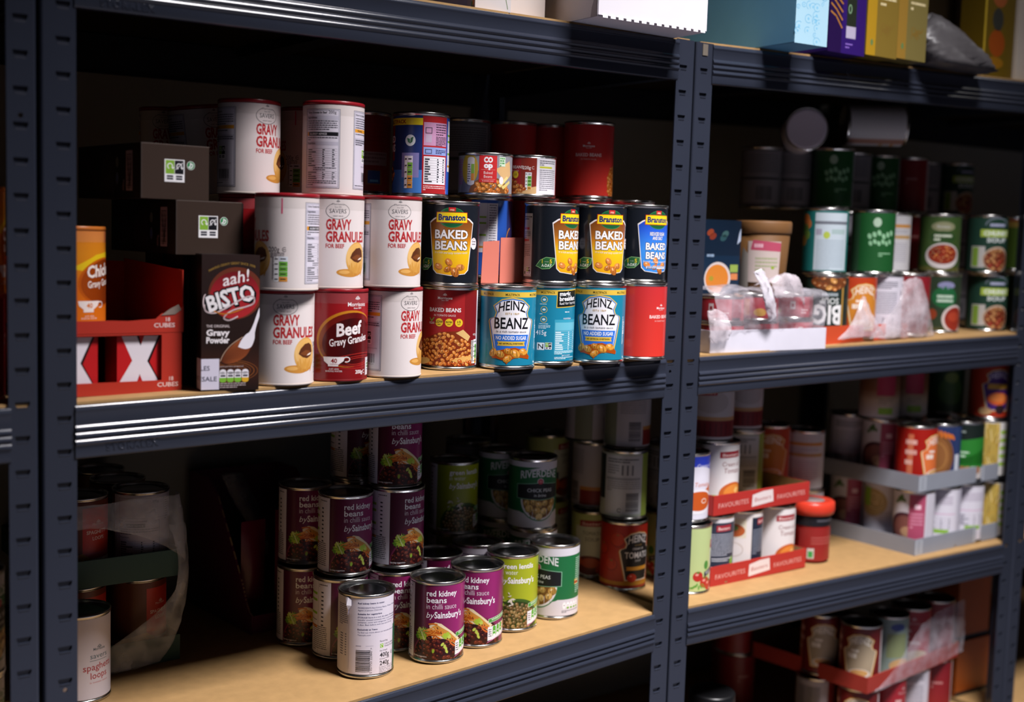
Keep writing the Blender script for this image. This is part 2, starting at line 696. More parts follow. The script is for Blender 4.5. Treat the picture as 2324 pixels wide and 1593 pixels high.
def L_beef():
    a = base(grad_v([(0, '7d1418'), (40, '8f161c'), (80, 'a01c22'), (100, '981a20')]), n=8)
    a.ell(2, 47, 42, 33, 'c98222', 1, 40, 8)
    a.ell(4, 46, 41, 31.5, grad_u([(-40, 'a85a1a'), (-25, '7a1f16'), (10, '5a1012'), (40, '8f1a1c')]), 2, 40, 8)
    a.ell(5, 44, 37, 27, grad_u([(-30, '5a0f10'), (0, '350709'), (38, '6d1114')]), 3, 40, 8)
    a.crest(12, 93, 3.2, 'f3eeee', 1)
    a.text('Morrisons', 12, 85, 4.6, 'f3eeee', 1, w=27, bold=.01)
    a.text('Since 1899', 12, 82, 1.8, 'f3eeee', 1, bold=.01)
    a.text('Beef', 2, 52, 14, 'f3e7e7', 5, 'c', .03, .9, .12, rot=7)
    a.text('Gravy Granules', 3, 41.5, 8.2, 'f3e7e7', 5, 'c', .018, sh=.05, rot=8, w=52)
    for k, (rx, ry) in enumerate(((38, 9), (28, 6), (18, 4))):
        a.ring(14, 21, rx, ry, .7, 'b02a24', 4, 36, rot=4)
    a.poly([(-30, 26), (-4, 26), (-6, 21), (-12, 17), (-12, 15), (-24, 15), (-24, 17), (-29, 21)], 'f0e6e6', 5)
    a.ring(-2, 23, 4.5, 3.4, 1.1, 'f0e6e6', 5, 20, -120, 140)
    a.text('40', -17, 19, 5, '8f161c', 6, bold=.02)
    a.text('PORTIONS', -17, 16.6, 1.3, '8f161c', 6)
    a.text('JUST ADD', -17, 11, 1.8, 'f3e7e7', 2)
    a.text('BOILING WATER', -17, 8.4, 1.8, 'f3e7e7', 2)
    a.text('200g', 16, 6, 4.2, 'f3e7e7', 2, bold=.02)
    a.ring(25, 8, 2.2, 2.2, .5, 'f3e7e7', 2, 16, 50, 320)
    a.rect(29, 3, 47, 24, 'e3d9dd', 5)
    a.vpills(34, 8, ['dfe4ee', '6bb03a', '6bb03a', 'dfe4ee'], 5, 3.4, 6)
    a.vpills(42, 8, ['dfe4ee', '6bb03a', 'dfe4ee', '6bb03a'], 5, 3.4, 6)
    a.rect(-HC, 88, HC, 88.3, 'b23a3a', .6)
    return a


def L_chicken():
    a = base(grad_v([(0, 'd9751c'), (40, 'd96a12'), (70, 'dd8a1c'), (100, 'dc7f22')]), n=8)
    a.poly([(-30, 60), (0, 75), (60, 84), (60, 60), (20, 52)], 'e8c21e', .5)
    a.ell(14, 46, 36, 26, 'c25a12', 1, 40, 6)
    a.ell(15, 46, 34, 24, grad_u([(-20, 'a5460e'), (15, '7b2f0b'), (45, 'a84a10')]), 2, 40, 6)
    a.text('Chicken', 12, 53, 12, 'f3e7df', 4, bold=.03, sh=.1, rot=6, w=48)
    a.text('Gravy Granules', 12, 42, 7, 'f3e7df', 4, bold=.018, rot=6, w=46)
    a.poly([(-22, 26), (4, 26), (2, 21), (-4, 17), (-4, 14), (-16, 14), (-16, 17), (-21, 21)], 'f0e6e0', 3)
    a.ring(6, 22, 4.5, 3.6, 1.1, 'f0e6e0', 3, 20, -120, 140)
    a.text('40', -9, 18.6, 5, 'd9751c', 4, bold=.02)
    a.text('JUST ADD', -9, 9, 1.7, 'f3e7df', 2)
    a.text('BOILING WATER', -9, 6.6, 1.7, 'f3e7df', 2)
    a.rect(17, 88, 18.6, 100, 'd9481e', 2)
    return a


def heinz_shield(a, x, bg, inner, edge, L=1, s=1.0):
    """keystone shaped label"""
    def K(m):
        return [(x - (33 - m) * s, 58), (x - (31.5 - m) * s, 58 + 3), (x - (24 - m) * s, 64), (x - (22 - m) * s, 70), (x - (26 - m) * s, 79 - m * .3),
                (x - 14 * s, 88 - m), (x, 90.5 - m), (x + 14 * s, 88 - m), (x + (26 - m) * s, 79 - m * .3), (x + (22 - m) * s, 70), (x + (24 - m) * s, 64),
                (x + (31.5 - m) * s, 61), (x + (33 - m) * s, 58), (x + (23 - m) * s, 10 + m), (x - (23 - m) * s, 10 + m)]
    a.poly(K(0), edge, L)
    a.poly(K(1.6), bg, L + 1)
    a.poly(K(3.2), inner, L + 2)


def L_heinz():
    a = base('1c7f9e')
    gold = 'dcb848'
    a.rect(-HC, 90.5, HC, 97.5, gold, 1)
    a.rect(-HC, 97.5, HC, 100, '1a86a6', 1)
    for k in range(-3, 4):
        a.text('MULTIPACK', k * 35, 92.4, 3, '3a3018', 2, w=19, bold=.01)
    heinz_shield(a, 0, '3f78c8', 'eceaf0', gold, 1)
    a.text('HEINZ', 0, 72.5, 12, '17171c', 5, bold=.012, w=37, warp=lambda x, y: (x * (1 - y * .006), y - x * x * .011 + 1.5))
    a.text('ESTd 1869', 0, 67.5, 2.6, 'c49a3a', 5, w=18)
    a.text('BEANZ', 0, 49, 14.2, '17171c', 5, bold=.015, w=47)
    a.text('In a rich tomato sauce', 0, 43.5, 3, '3a3a44', 5, w=41)
    a.poly([(-24.5, 41), (24.5, 41), (19.5, 12), (-19.5, 12)], '2f6fd0', 4)
    a.text('NO ADDED SUGAR', 0, 34.2, 4.8, 'eef0f6', 5, bold=.02, w=42)
    a.poly([(-19, 32), (19, 32), (17.5, 29), (19, 26), (-19, 26), (-17.5, 29)], gold, 5)
    a.text('NO ARTIFICIAL SWEETENERS', 0, 28, 2, '3a3018', 6, w=32, bold=.02)
    a.poly([(-20, 19), (-8, 22), (5, 24), (20, 19), (27, 12), (26, 8), (10, 11), (2, 9), (-4, 4), (-6, 1.5), (-9, 6), (-20, 9), (-26, 9), (-26, 15)], 'a8480f', 5)
    a.beans(0, 16.5, 25, 8, 17, 10.5, ['e09a3a', 'd98c30', 'e8a84c'], 5.4, 7)
    a.poly([(-8, 8), (-4, 8), (-6, 1)], 'b45312', 5.3)
    # sides
    a.text('BEANZ', 45, 45, 4, 'e8eef4', 1, rot=90, bold=.02)
    a.para(40, 43, 60, 26, 1.5, .8, 'cfe6ee', 1, 3)
    # icons, plate and nutrition on the back
    for k, yy in enumerate((88, 74.5, 61)):
        a.ring(65, yy - 4, 4.6, 4.6, .8, 'c8b060', 1, 22)
        a.ell(65, yy - 4, 2.2, 1.6, 'd8e8ee', 1, 10)
        a.para(59, 71, yy - 9.6, 1, 1.6, .9, 'cfe6ee', 1, k)
    a.para(58, 74, 49, 3, 1.8, .9, 'cfe6ee', 1, 31)
    a.text('415g', 62, 36, 6, 'e8eef4', 1, bold=.01, sx=.85)
    a.frame(57.5, 15.5, 66.5, 24.5, 1.0, 'e8eef4', 1)
    a.line([(59, 17), (59, 23), (65, 17), (65, 23)], 1.2, '15151c', 2)
    a.rect(57.5, 15.5, 66.5, 24.5, 'e8eef4', 1)
    a.recycle(68, 16, 9, 2)
    a.poly([(81.5, 73), (82, 97), (122, 99), (121, 75)], gold, 3)
    a.poly([(82.6, 74.2), (83, 95.6), (120.8, 97.6), (120, 76)], '14181a', 4)
    a.text('magic', 86, 89.5, 5.6, 'f0f0f2', 5, 'l', .03, rot=3)
    a.text('breakfast', 86, 82.5, 5.6, 'f0f0f2', 5, 'l', .03, rot=3)
    a.text('fuel for learning', 86, 77.3, 3.6, 'e6e6ea', 5, 'l', .0, rot=3)
    a.para(95, 116, 68, 1, 2, 1, 'e8eef4', 1, 40)
    a.rect(80, 10, 122, 57, '3a9db8', 1)
    a.text('nutrition', 100, 57.5, 2.8, 'e8eef4', 2)
    a.rect(81, 42, 121, 53, '6ab8cc', 2)
    a.table(81, 120, 41, 9, 2.9, 'd6eaf0', 2, 41)
    a.para(81, 118, 14, 3, 1.8, .9, 'd6eaf0', 2, 42)
    a.text('get in touch', 100, 7, 2.2, 'e8eef4', 1)
    a.para(81, 118, 5.5, 2, 1.8, .9, 'd6eaf0', 1, 43)
    return a


def morr_head(a, x, y, c='f0e8e8', sub=True, s=1.0):
    a.crest(x, y + 13 * s, 2.4 * s, c, 2)
    a.text('Morrisons', x, y + 8 * s, 3.4 * s, c, 2, bold=.012, w=19 * s)
    a.text('Since 1899', x, y + 5.8 * s, 1.4 * s, c, 2)


def L_bbm():
    a = base(grad_u([(-60, '8e1a1e'), (-20, 'a51e22'), (20, '9a1a1e')]))
    a.rect(24, 0, 49, 100, '7d1216', 1)
    a.rect(49, 0, HC, 100, 'e6e0e8', 1)
    morr_head(a, -3, 80)
    a.text('BAKED BEANS', -3, 71.5, 5, 'f2eaea', 2, bold=.025, w=43)
    a.text('IN TOMATO SAUCE', -3, 65.5, 2.6, 'eed8d4', 2, w=29)
    a.text('VEGAN', -21, 55, 3, 'e8dcd8', 2, w=8)
    a.line([(-24, 63), (-21, 59), (-17.5, 63.5)], 1.3, '7fae4a', 2)
    for cx, t in ((-10, 'LOW'), (3, 'PROTEIN'), (16, '1/5')):
        a.ell(cx, 57.5, 5.2, 5.4, 'e6c229', 2, 26)
        a.text(t, cx, 57, 2.2 if len(t) > 3 else 3, '2a2414', 3, bold=.02, w=8 if len(t) > 3 else None)
        a.rect(cx - 2, 54.8, cx + 2, 55.4, '2a2414', 3)
    a.poly([(-60, 26), (-40, 30), (-24, 38), (-8, 45), (6, 46), (20, 47), (30, 40), (38, 28), (44, 10), (44, 0), (-60, 0)], '7a2a0c', 2)
    a.poly([(12, 44), (22, 48.5), (34, 39), (30, 33)], 'd8b070', 2.5)

    def ins(x, y):
        return y < 44 - abs(x + 4) * .36 and y > 3
    a.beans(-6, 20, 46, 30, 150, 5.0, ['d6853a', 'e09648', 'cc742c', 'dc8a3c', 'd07c34'], 2.6, 5, inside=ins)
    a.ell(-36, 5, 14, 4.5, 'd8bc80', 9, 20, 8)
    a.ell(24, 9, 16, 3.6, 'd9a75c', 9, 20, 6)
    a.beans(20, 4, 16, 3, 9, 5, ['c05a20', 'b54a18'], 9.1, 9)
    a.vpills(44, 3, ['e4e2e8', '6bb03a', '6bb03a', '6bb03a', 'e0a63a'], 6, 6.4, 9)
    a.rect(36, 3, 41, 34, 'cfc4c0', 9)
    a.para(36.5, 40.5, 33, 14, 2, 1, '5a4a48', 10, 6)
    a.text('400g', 44, 40, 3, 'e8dcd8', 3)
    a.barcode(60, 10, 20, 24, '22222a', 2, True)
    a.para(56, 100, 90, 20, 2.4, 1, '4a4650', 2, 7)
    return a


def L_bbplain():
    a = base(grad_v([(0, 'd6382e'), (50, 'cc352f'), (100, 'c13034')]), n=6)
    morr_head(a, 0, 61, s=.9)
    a.text('BAKED BEANS', 0, 55, 4.4, 'f4d6d2', 2, bold=.02, w=39)
    a.text('IN TOMATO SAUCE', 0, 50, 2, 'eebcb6', 2, w=22)
    a.ell(46, 18, 14, 24, 'b8651e', 2, 24)
    a.beans(46, 18, 13, 23, 36, 5, ORANGES, 2.2, 3)
    a.rect(62, 0, 64, 100, 'c9b8b8', 1)
    a.rect(64, 10, 100, 90, 'ddd6de', 1)
    a.para(66, 98, 86, 24, 2.8, 1.1, '55505a', 2, 4)
    return a


def branston(panel, title, sub):
    a = base('1a1e26')
    pts = [(-31, 78), (-24, 83), (-15, 86), (15, 86), (24, 83), (31, 78), (24, 16), (19, 11), (0, 8.5), (-19, 11), (-24, 16)]
    a.poly(pts, 'ece6e6', 1)
    q = [(x * .955, 8.5 + (y - 8.5) * .965 + .9) for x, y in pts]
    a.it += [([p for p in t], panel, 2) for t in split_v(q, 10)]
    # maker's badge
    a.ell(0, 84, 18, 13, '1c5a34', 3, 30)
    a.ring(0, 84, 18, 13, .6, '3a8a52', 3.5, 30)
    a.rect(-4.5, 92, 4.5, 97, 'c62a2c', 5)
    a.text('1922', 0, 92.8, 2, 'f4e6c8', 6, bold=.02)
    a.poly([(-21, 77), (21, 77), (20.4, 91), (-20.4, 91)], 'c8451c', 4)
    a.poly([(-20.2, 77.8), (20.2, 77.8), (19.6, 90.2), (-19.6, 90.2)], 'f2d21e', 5)
    a.text('Branston', 0, 80.6, 7.4, '1a2a6c', 6, bold=.035, w=35)
    y = 58
    for s in sub:
        a.otext(s, 0, y + 4, 4.6, 'f2f0f4', '20325c', 3, ob=.04, w=26 if len(s) > 9 else 18)
        y -= 6
    hh = 10.6 if not sub else 9.2
    y0 = 57 if not sub else 42
    a.otext('BAKED', 0, y0, hh, 'f2eef0', '6a4a2a' if not sub else '20325c', 3, ob=.05, bold=.03, w=44 if not sub else 37)
    a.otext('BEANS', 0, y0 - hh - 3.8, hh, 'f2eef0', '6a4a2a' if not sub else '20325c', 3, ob=.05, bold=.03, w=43 if not sub else 36)
    a.text('in a rich and tasty tomato sauce', 0, y0 - hh - 9.5, 2.8, 'f4e8d8', 4, w=43, sh=.15, warp=lambda x, y: (x, y + x * x * .002))
    a.beans(0, 20, 20, 7.5, 16, 9.4, ['dc8a44', 'd07a34', 'e6a462', 'd98440'], 4, 12)
    if sub:
        a.rect(-17, 15, 17, 18.5, 'e8ecf4', 9)
        a.para(-16, 16, 18, 2, 1.7, 1, '2a4a8a', 10, 2)
    # leaf badge
    a.poly([(-52, 19), (-46, 27), (-38, 31), (-26, 30), (-27, 22), (-33, 16), (-43, 15), (-49, 18)], '2c6a3c', 3)
    a.line([(-52, 19), (-46, 27), (-38, 31), (-26, 30), (-27, 22), (-33, 16), (-43, 15), (-49, 18)], .7, '9ad08a', 3.4, True)
    a.text('1', -43, 23, 5.2, 'f0d83a', 4, bold=.02)
    a.text('5', -31.5, 23, 5.2, 'f0d83a', 4, bold=.02)
    a.text('of your', -37, 24.6, 1.3, 'f0f0e0', 4)
    a.text('A-DAY', -37, 18, 4, 'eef4e6', 4, bold=.02, w=14)
    # round sticker like badge on the right
    a.ell(33, 51, 6, 7.6, 'efe6ea', 4, 24)
    a.text('Great', 33, 53, 2.0, '2a2a34', 5, bold=.02, w=8)
    a.text('taste', 33, 49.5, 2.0, '2a2a34', 5, bold=.02, w=7)
    a.ell(33, 57, .7, .7, 'c62a2c', 5, 8)
    # text panel round the left side
    a.rect(-80, 4, -60, 90, 'b9b2a8', 1)
    a.para(-79, -61, 86, 2, 3, 1.4, '3a3630', 2, 4)
    a.rect(-80, 68, -66, 71, 'b8403a', 2)
    a.rect(-80, 52, -66, 55, 'b8403a', 2)
    a.para(-79, -63, 65, 4, 2.4, 1, '5a544c', 2, 5)
    a.para(-79, -63, 48, 8, 2.4, 1, '5a544c', 2, 6)
    a.recycle(-70.5, 7, 9.5, 2)
    a.dot_sign(-75, 16, 2.4, 2)
    a.ell(-75, 9, 2, 2.4, '3a6a44', 2, 14)
    a.rect(70, 4, 110, 95, 'b9b2a8', 1)
    a.para(72, 108, 90, 26, 3, 1.2, '5a544c', 2, 9)
    return a


def split_v(poly, n):
    """slices of a convex-enough polygon for colour runs"""
    lo, hi = min(p[1] for p in poly), max(p[1] for p in poly)
    out = []
    tris = [[poly[i] for i in t] for t in tessellate_polygon([[Vector((p[0], p[1], 0)) for p in poly]])]
    for k in range(n):
        a, b = lo + (hi - lo) * k / n, lo + (hi - lo) * (k + 1) / n
        for t in tris:
            q = clip(clip(t, 1, a, True), 1, b, False)
            if len(q) >= 3:
                out.append(q)
    return out


def L_branston():
    return branston(grad_v([(10, 'e8a416'), (40, 'ecc01e'), (52, 'd98a1c'), (64, '9a5a22'), (88, '6a3a1c')]), 'x', [])


def L_branstonblue():
    return branston(grad_v([(10, '3a8ae0'), (40, '3f90e6'), (70, '2a5cd0'), (88, '2038a8')]), 'x', ['REDUCED SUGAR', 'AND SALT'])


def L_asda():
    a = base('24356e')
    a.rect(-45, 0, 24, 30, grad_u([(-45, '1c48a0'), (0, '3f78c8'), (24, '4a84d0')]), .5)
    a.rect(-70, 88, 24, 97, 'e6d02a', 1)
    a.text('MULTIPACK', -16, 90, 4.6, '8a3a14', 2, bold=.03, w=36)
    a.rect(-80, 42, -20, 88, '8a1a1c', 1)
    a.text('THE BAKED', -40, 66, 8, 'e6e0e6', 2, bold=.03, w=44)
    a.text('BEANS', -34, 54, 9, 'e6e0e6', 2, bold=.03, w=32)
    a.ell(-38, 24, 18, 14, '6a3410', 1.5, 24)
    a.beans(-38, 24, 17, 13, 24, 6, ORANGES, 2, 8)
    a.ell(8, 68, 7, 7.4, 'dfe6ea', 1, 26)
    a.poly([(3.5, 71), (7.5, 70), (8, 64), (5, 66)], '3a7a5a', 2)
    a.poly([(12.5, 73), (8.6, 71), (8, 64), (11, 66)], '2f6a4a', 2)
    a.rect(-4, 20, 20, 52, '8a86c0', .8)
    a.vpills(4, 6, ['e6e2ea', '7ab83a', '7ab83a', 'e09a3a', 'e09a3a'], 8, 8.4, 2)
    a.rect(24, 0, 62, 100, 'b3282c', 1)
    a.rect(25.5, 62, 61, 92, 'c894b8', 2)
    a.para(42, 60, 90, 5, 3.2, 1.2, '3a2a3a', 3, 4)
    a.para(42, 60, 74, 7, 1.8, .9, '3a2a3a', 3, 5)
    a.frame(28, 78, 36, 85, 1.0, '5a4a5a', 3)
    a.rect(28, 66, 36, 76, 'bfa8c0', 3)
    a.rect(25.5, 50, 61, 60, '94a6de', 2)
    a.frame(28, 52, 36, 57, .9, '4a4a6a', 3)
    a.para(42, 60, 57, 3, 2, 1, '2a2a5a', 3, 6)
    a.rect(26, 12, 60, 48, 'ece8ee', 2)
    a.table(27, 59, 46, 10, 3.2, '3a3a44', 3, 7)
    a.para(26, 60, 10, 3, 2.4, 1.1, 'f0d6d6', 2, 8)
    a.rect(62, 0, HC, 100, '2a56b0', 1)
    a.rect(66, 30, 100, 96, 'e4e2ea', 2)
    for k, c in enumerate(('8ab83a', '8ab83a', 'e4e2ea', '8ab83a', 'e4e2ea', 'd9963a')):
        a.rect(66, 76 - k * 8, 84, 78.5 - k * 8, c, 3)
    a.rect(85, 30, 85.5, 96, 'b8b4c4', 3)
    a.para(88, 98, 94, 18, 3.4, 1.2, '6a6878', 3, 9)
    a.ring(125, 30, 12, 34, 2.0, 'c8862c', 2, 24, 90, 270)
    return a


def L_greytin():
    a = base('6a6870')
    a.rect(-40, 4, 40, 96, '8d8a92', 1)
    a.rect(-40, 46, 40, 50, '3a3a40', 2)
    a.para(-36, 36, 92, 12, 3.2, 1.4, '5a5860', 2, 3)
    a.barcode(-8, 10, 30, 24, '4a4a52', 2)
    return a


def L_coop(H=47.0):
    a = Art(2 * HC, H)
    a.rect(-HC, 0, HC, H, '8e8c94', 0)
    a.ell(-14, 2, 28, 26, '6f6d78', .6, 30)
    a.ell(4, -2, 30, 22, '7c4a1e', .8, 30)
    a.poly([(10, 30), (36, 42), (40, 24), (26, 14)], 'd9b07a', .9)
    a.beans(8, 6, 26, 9, 34, 5.6, ['c9702c', 'd8863a', 'b9601f'], 1, 4)
    a.poly([(14, 10), (30, 22), (33, 20), (18, 7)], 'e6d48a', 3)
    a.poly([(20, 8), (36, 17), (38, 14), (23, 5)], 'dcc87a', 3)
    a.rect(-11.5, 13, 12.5, H, 'c7292c', 4)
    a.text('CO', .5, 38.5, 6.2, 'f2ecee', 5, bold=.06, w=12)
    a.text('op', .5, 31.4, 6.6, 'f2ecee', 5, bold=.06, w=12)
    a.text('Baked', .5, 23.6, 3.4, 'f0d8d6', 5)
    a.text('Beans', .5, 18.8, 3.4, 'f0d8d6', 5)
    a.rect(-9, 29, 10, 29.4, 'e69a96', 5)
    a.rect(-9, 16.6, 10, 17, 'e69a96', 5)
    a.text('In tomato sauce', .5, 14.2, 1.6, 'f0d8d6', 5)
    a.rect(16, 34, 26, 46, 'cfe0c8', 4)
    a.para(17, 25, 45, 4, 3, 1.8, '5a9a5a', 5, 3)
    a.ell(19.5, 16, 3.4, 5, 'e8e2e4', 6, 18)
    a.ell(-26, 30, 13, 20, 'b8992e', 2, 26)
    a.rect(-29, 12, -18, 42, 'd8d2d4', 3)
    a.ell(-23.5, 42, 5.5, 3, 'd8d2d4', 3, 18)
    a.ell(-23.5, 12, 5.5, 3, 'd8d2d4', 3, 18)
    a.rect(-23, 24, -18.3, 36, '86b43c', 4)
    a.rect(-23, 15, -18.3, 24, 'd98a2c', 4)
    a.para(-28.5, -24, 36, 8, 3, 1.2, '3a3a44', 4, 6)
    a.para(-50, -38, 42, 12, 3, 1.2, 'b04a8a', 2, 5)
    return a


def L_morrsmall(H=47.0):
    a = Art(2 * HC, H)
    a.rect(-HC, 0, HC, H, 'a31f22', 0)
    a.rect(0, 0, 22, H, '8a2a1e', .5)
    a.rect(22, 0, 60, H, 'eae6ec', 1)
    a.text('BAKED BEANS', -14, 33, 3.6, 'f0dcd8', 2, bold=.02, w=34)
    a.text('IN TOMATO SAUCE', -14, 29, 1.6, 'f0dcd8', 2)
    a.poly([(-50, 14), (-30, 20), (-12, 18), (0, 8), (0, 0), (-50, 0)], '8a3a10', 1)
    a.beans(-20, 8, 26, 9, 40, 5.2, ORANGES, 1.4, 4)
    a.ell(-8, 25, 4.4, 5, 'e6c229', 4, 20)
    a.text('1/5', -8, 23.6, 2.6, '5a4a14', 5)
    a.text('220g', 8, 32, 4, 'eadcd8', 2, bold=.02)
    a.ring(17, 34, 2, 2, .5, 'eadcd8', 2, 14, 50, 320)
    a.vpills(9, 5, ['eae6ec', '6bb03a', '6bb03a', '6bb03a', 'e0a63a'], 6, 4.6, 2)
    a.poly([(-6, 4), (22, 10), (22, 0), (-6, 0)], 'd9b07a', 1.2)
    a.para(26, 56, 44, 3, 2.6, 1.1, '3a3a44', 2, 5)
    a.rect(26, 34, 48, 36.5, 'c8c83a', 2)
    a.para(26, 56, 32, 11, 2.6, 1.0, '5a5864', 2, 6)
    return a


def L_aldi():
    a = base('7a1a1e')
    a.rect(-30, 34, 22, 52, '8a7e84', 1)
    a.para(-28, 20, 50, 3, 5, 2.4, '6a5a60', 2, 3)
    a.rect(-12, 8, 12, 28, '7a4a2a', 1)
    a.rect(-9, 10, 9, 27, '2a4a8a', 2)
    a.rect(-6, 12, 6, 15, '5a9ac8', 3)
    for k in range(6):
        a.rect(-HC, 60 + k * 6, HC, 60.6 + k * 6, '6a1418', 1)
    return a


def sains(bg, dark_, name2, beancols, kind):
    a = base(bg)
    a.rect(-105, 0, -39, 100, 'dcd6e4', 1)
    a.rect(-60, 0, -59.6, 100, '8a8694', 2)
    for k, c in enumerate(('8ab83a', '8ab83a', None, '8ab83a', None, 'd9863a')):
        if c:
            a.rect(-80, 80 - k * 9, -62, 83.5 - k * 9, c, 2)
    a.para(-58, -44, 96, 2, 2.6, 1.2, '3a3844', 2, 3)
    for k in range(9):
        a.rect(-54, 84 - k * 5.6, -50, 86 - k * 5.6, '3a3844', 2)
    a.para(-100, -62, 46, 2, 2.6, 1.2, '3a3844', 2, 4)
    a.para(-72, -44, 38, 13, 2.7, 1.2, '4a4854', 2, 5)
    ink = 'f3eef4'
    if kind == 'kidney':
        a.text('red kidney', -18.5, 86, 7.4, ink, 2, 'l', .016, w=42)
        a.text('beans', -18.5, 77, 7.4, ink, 2, 'l', .016, w=27)
        a.text('in chilli sauce', -18.5, 68.6, 7.0, 'e6d4e2', 2, 'l', -.006, w=42)
        yb = 56.5
    else:
        a.text('green lentils', -18.5, 86, 7.0, ink, 2, 'l', .016, w=50)
        a.text('in water', -18.5, 77.6, 6.6, 'f0f0dc', 2, 'l', -.006, w=25)
        yb = 65
    a.text('by', -18.5, yb, 7.6, ink, 2, 'l', .0, sh=.25)
    a.text("Sainsbury's", -7.5, yb, 8.4, ink, 2, 'l', .022, w=41)
    if kind == 'kidney':
        a.ell(4, 4, 42, 36, '7a2a4a', 1, 44)
        a.ell(4, 3, 40.5, 34.5, '2e0c10', 2, 44)
        a.beans(4, 8, 38, 24, 95, 5.4, REDB, 2.3, 4, hi='a0503c', inside=lambda x, y: y < 32 - abs(x) * .2)
        a.poly([(-14, 46), (-6, 51), (2, 49), (16, 38), (30, 26), (24, 18), (10, 28), (-10, 30)], 'ead8b0', 7)
        a.poly([(-10, 45), (-4, 48), (12, 38), (26, 25), (22, 20), (4, 30)], 'd0913c', 7.4)
        for k in range(7):
            x = -4 + k * 4.2
            a.poly([(x, 45 - k * 3.3), (x + 1.6, 44 - k * 3.3), (x + 3.2, 35 - k * 2.6), (x + 1.8, 35 - k * 2.6)], '6a3414', 7.6)
        rn = random.Random(15)
        for k in range(26):          # shredded carrot
            x, y = -9 + rn.gauss(0, 4.6), 37 + rn.gauss(0, 3.4)
            an = rn.uniform(-.9, .9)
            lx, ly = 5.5 * math.cos(an), 4 * math.sin(an)
            a.line([(x - lx, y - ly), (x, y + rn.uniform(.6, 2.2)), (x + lx, y - ly)], rn.uniform(1.3, 2.2), ('b8560f', 'e08a30', 'd0701c', 'e8a04a')[k % 4], 8 + k * .05)
        a.ring(20, 21, 7.5, 3.6, 2.2, 'd0682a', 8, 20, rot=-35)
        lime = ['a9c43a', '8fb030', 'c0d058']
        rn = random.Random(5)
        for k in range(9):           # frilly leaf
            bx, by, an = -30 + k * 1.5, 30 + (k % 3) * 4, rn.uniform(.3, 2.6)
            pts = []
            for q in range(14):
                tt = 2 * PI * q / 14
                rr = (4.6 if q % 2 else 2.6) * rn.uniform(.8, 1.2)
                pts.append((bx + rr * math.cos(tt + an), by + rr * 1.25 * math.sin(tt + an)))
            a.poly(pts, lime[k % 3] if k % 4 else '5f8a22', 7 + k * .09)
        a.line([(-20, 26), (-24, 34), (-28, 42)], 1.2, 'd8e0a0', 8)
        for x, y in ((8, 31), (11, 34), (6, 33), (13, 31)):
            a.ell(x, y, 3.4, 2.8, lime[(x + y) % 3], 8.8, 9, x * 9)
        for x, y in ((4, 21), (9, 15), (10, 11), (-8, 12), (7, 18)):
            a.ell(x, y, 3.0, 1.8, lime[1] if x < 0 else lime[2], 8.8, 9, x * 12)
    else:
        a.ell(6, 10, 38, 33, '3c5a1c', 1, 44)
        a.ell(6, 12, 34, 27, '2a3c12', 2, 44)
        a.beans(4, 16, 30, 20, 110, 4.4, ['8a6a3a', '7a5a30', 'a08450', '6a5a34'], 2.3, 6, asp=.9, hi='d8c494')
        rn = random.Random(8)
        for k in range(20):
            x, y = -8 + rn.gauss(0, 7), 38 + rn.gauss(0, 5)
            w, an = rn.uniform(2, 4.5), rn.uniform(0, PI)
            a.poly([(x - w * math.cos(an), y - w * math.sin(an)), (x + w * .5 * math.sin(an), y - w * .4 * math.cos(an)), (x + w * math.cos(an), y + w * math.sin(an)), (x - w * .4 * math.sin(an), y + w * .5 * math.cos(an))],
                   ('dcd4c0', 'e8e2d2', '9ab040', 'cfc8a8')[k % 4], 8 + k * .06)
    a.text('Serving suggestion', -37, 2.4, 1.9, ink, 9, 'l', .01)
    # green flash and traffic lights
    a.poly([(24, 29), (56, 34), (56, 40), (24, 34.5)], '4f9a3c', 9)
    a.line([(24, 29), (56, 34), (56, 40), (24, 34.5)], .5, 'e6f0de', 9.5, True)
    a.text('SOURCE OF FIBRE', 29, 32, 2.4, 'f0f6ea', 9.6, 'l', .02, rot=8)
    a.poly([(23, 4), (60, 10), (60, 28), (23, 23)], 'ece8ee', 9)
    for k in range(4):
        x = 31 + k * 7
        a.rect(x, 10 + k * 1.0, x + 5.6, 22 + k * 1.0, '57a83a' if k < 3 else 'd99a3a', 9.4)
        a.ell(x + 2.8, 22 + k, 2.8, 2.4, '57a83a' if k < 3 else 'd99a3a', 9.4, 12)
        a.rect(x + 1.2, 16 + k, x + 4.4, 17 + k, 'f0f0f0', 9.7)
        a.ell(x + 2.8, 11 + k, 2.2, 2, 'f0f0f0', 9.7, 12)
    a.para(24.5, 29, 20, 5, 3, 1.2, '3a3a44', 9.6, 7)
    a.line([(23, 2), (38, 7), (60, 12)], .8, 'd87ab8', 9)
    return a


def L_kidney():
    return sains(grad_u([(-45, '3a0f26'), (-20, '5c1036'), (10, '861f5a'), (30, '96286a'), (60, '5e1640'), (HC, '4a1434')]), '', 'kidney', REDB, 'kidney')


def L_lentils():
    return sains(grad_u([(-45, '6a7414'), (0, '9aa41c'), (30, 'a8b026'), (60, '8a961a')]), '', 'lentils', REDB, 'lentils')


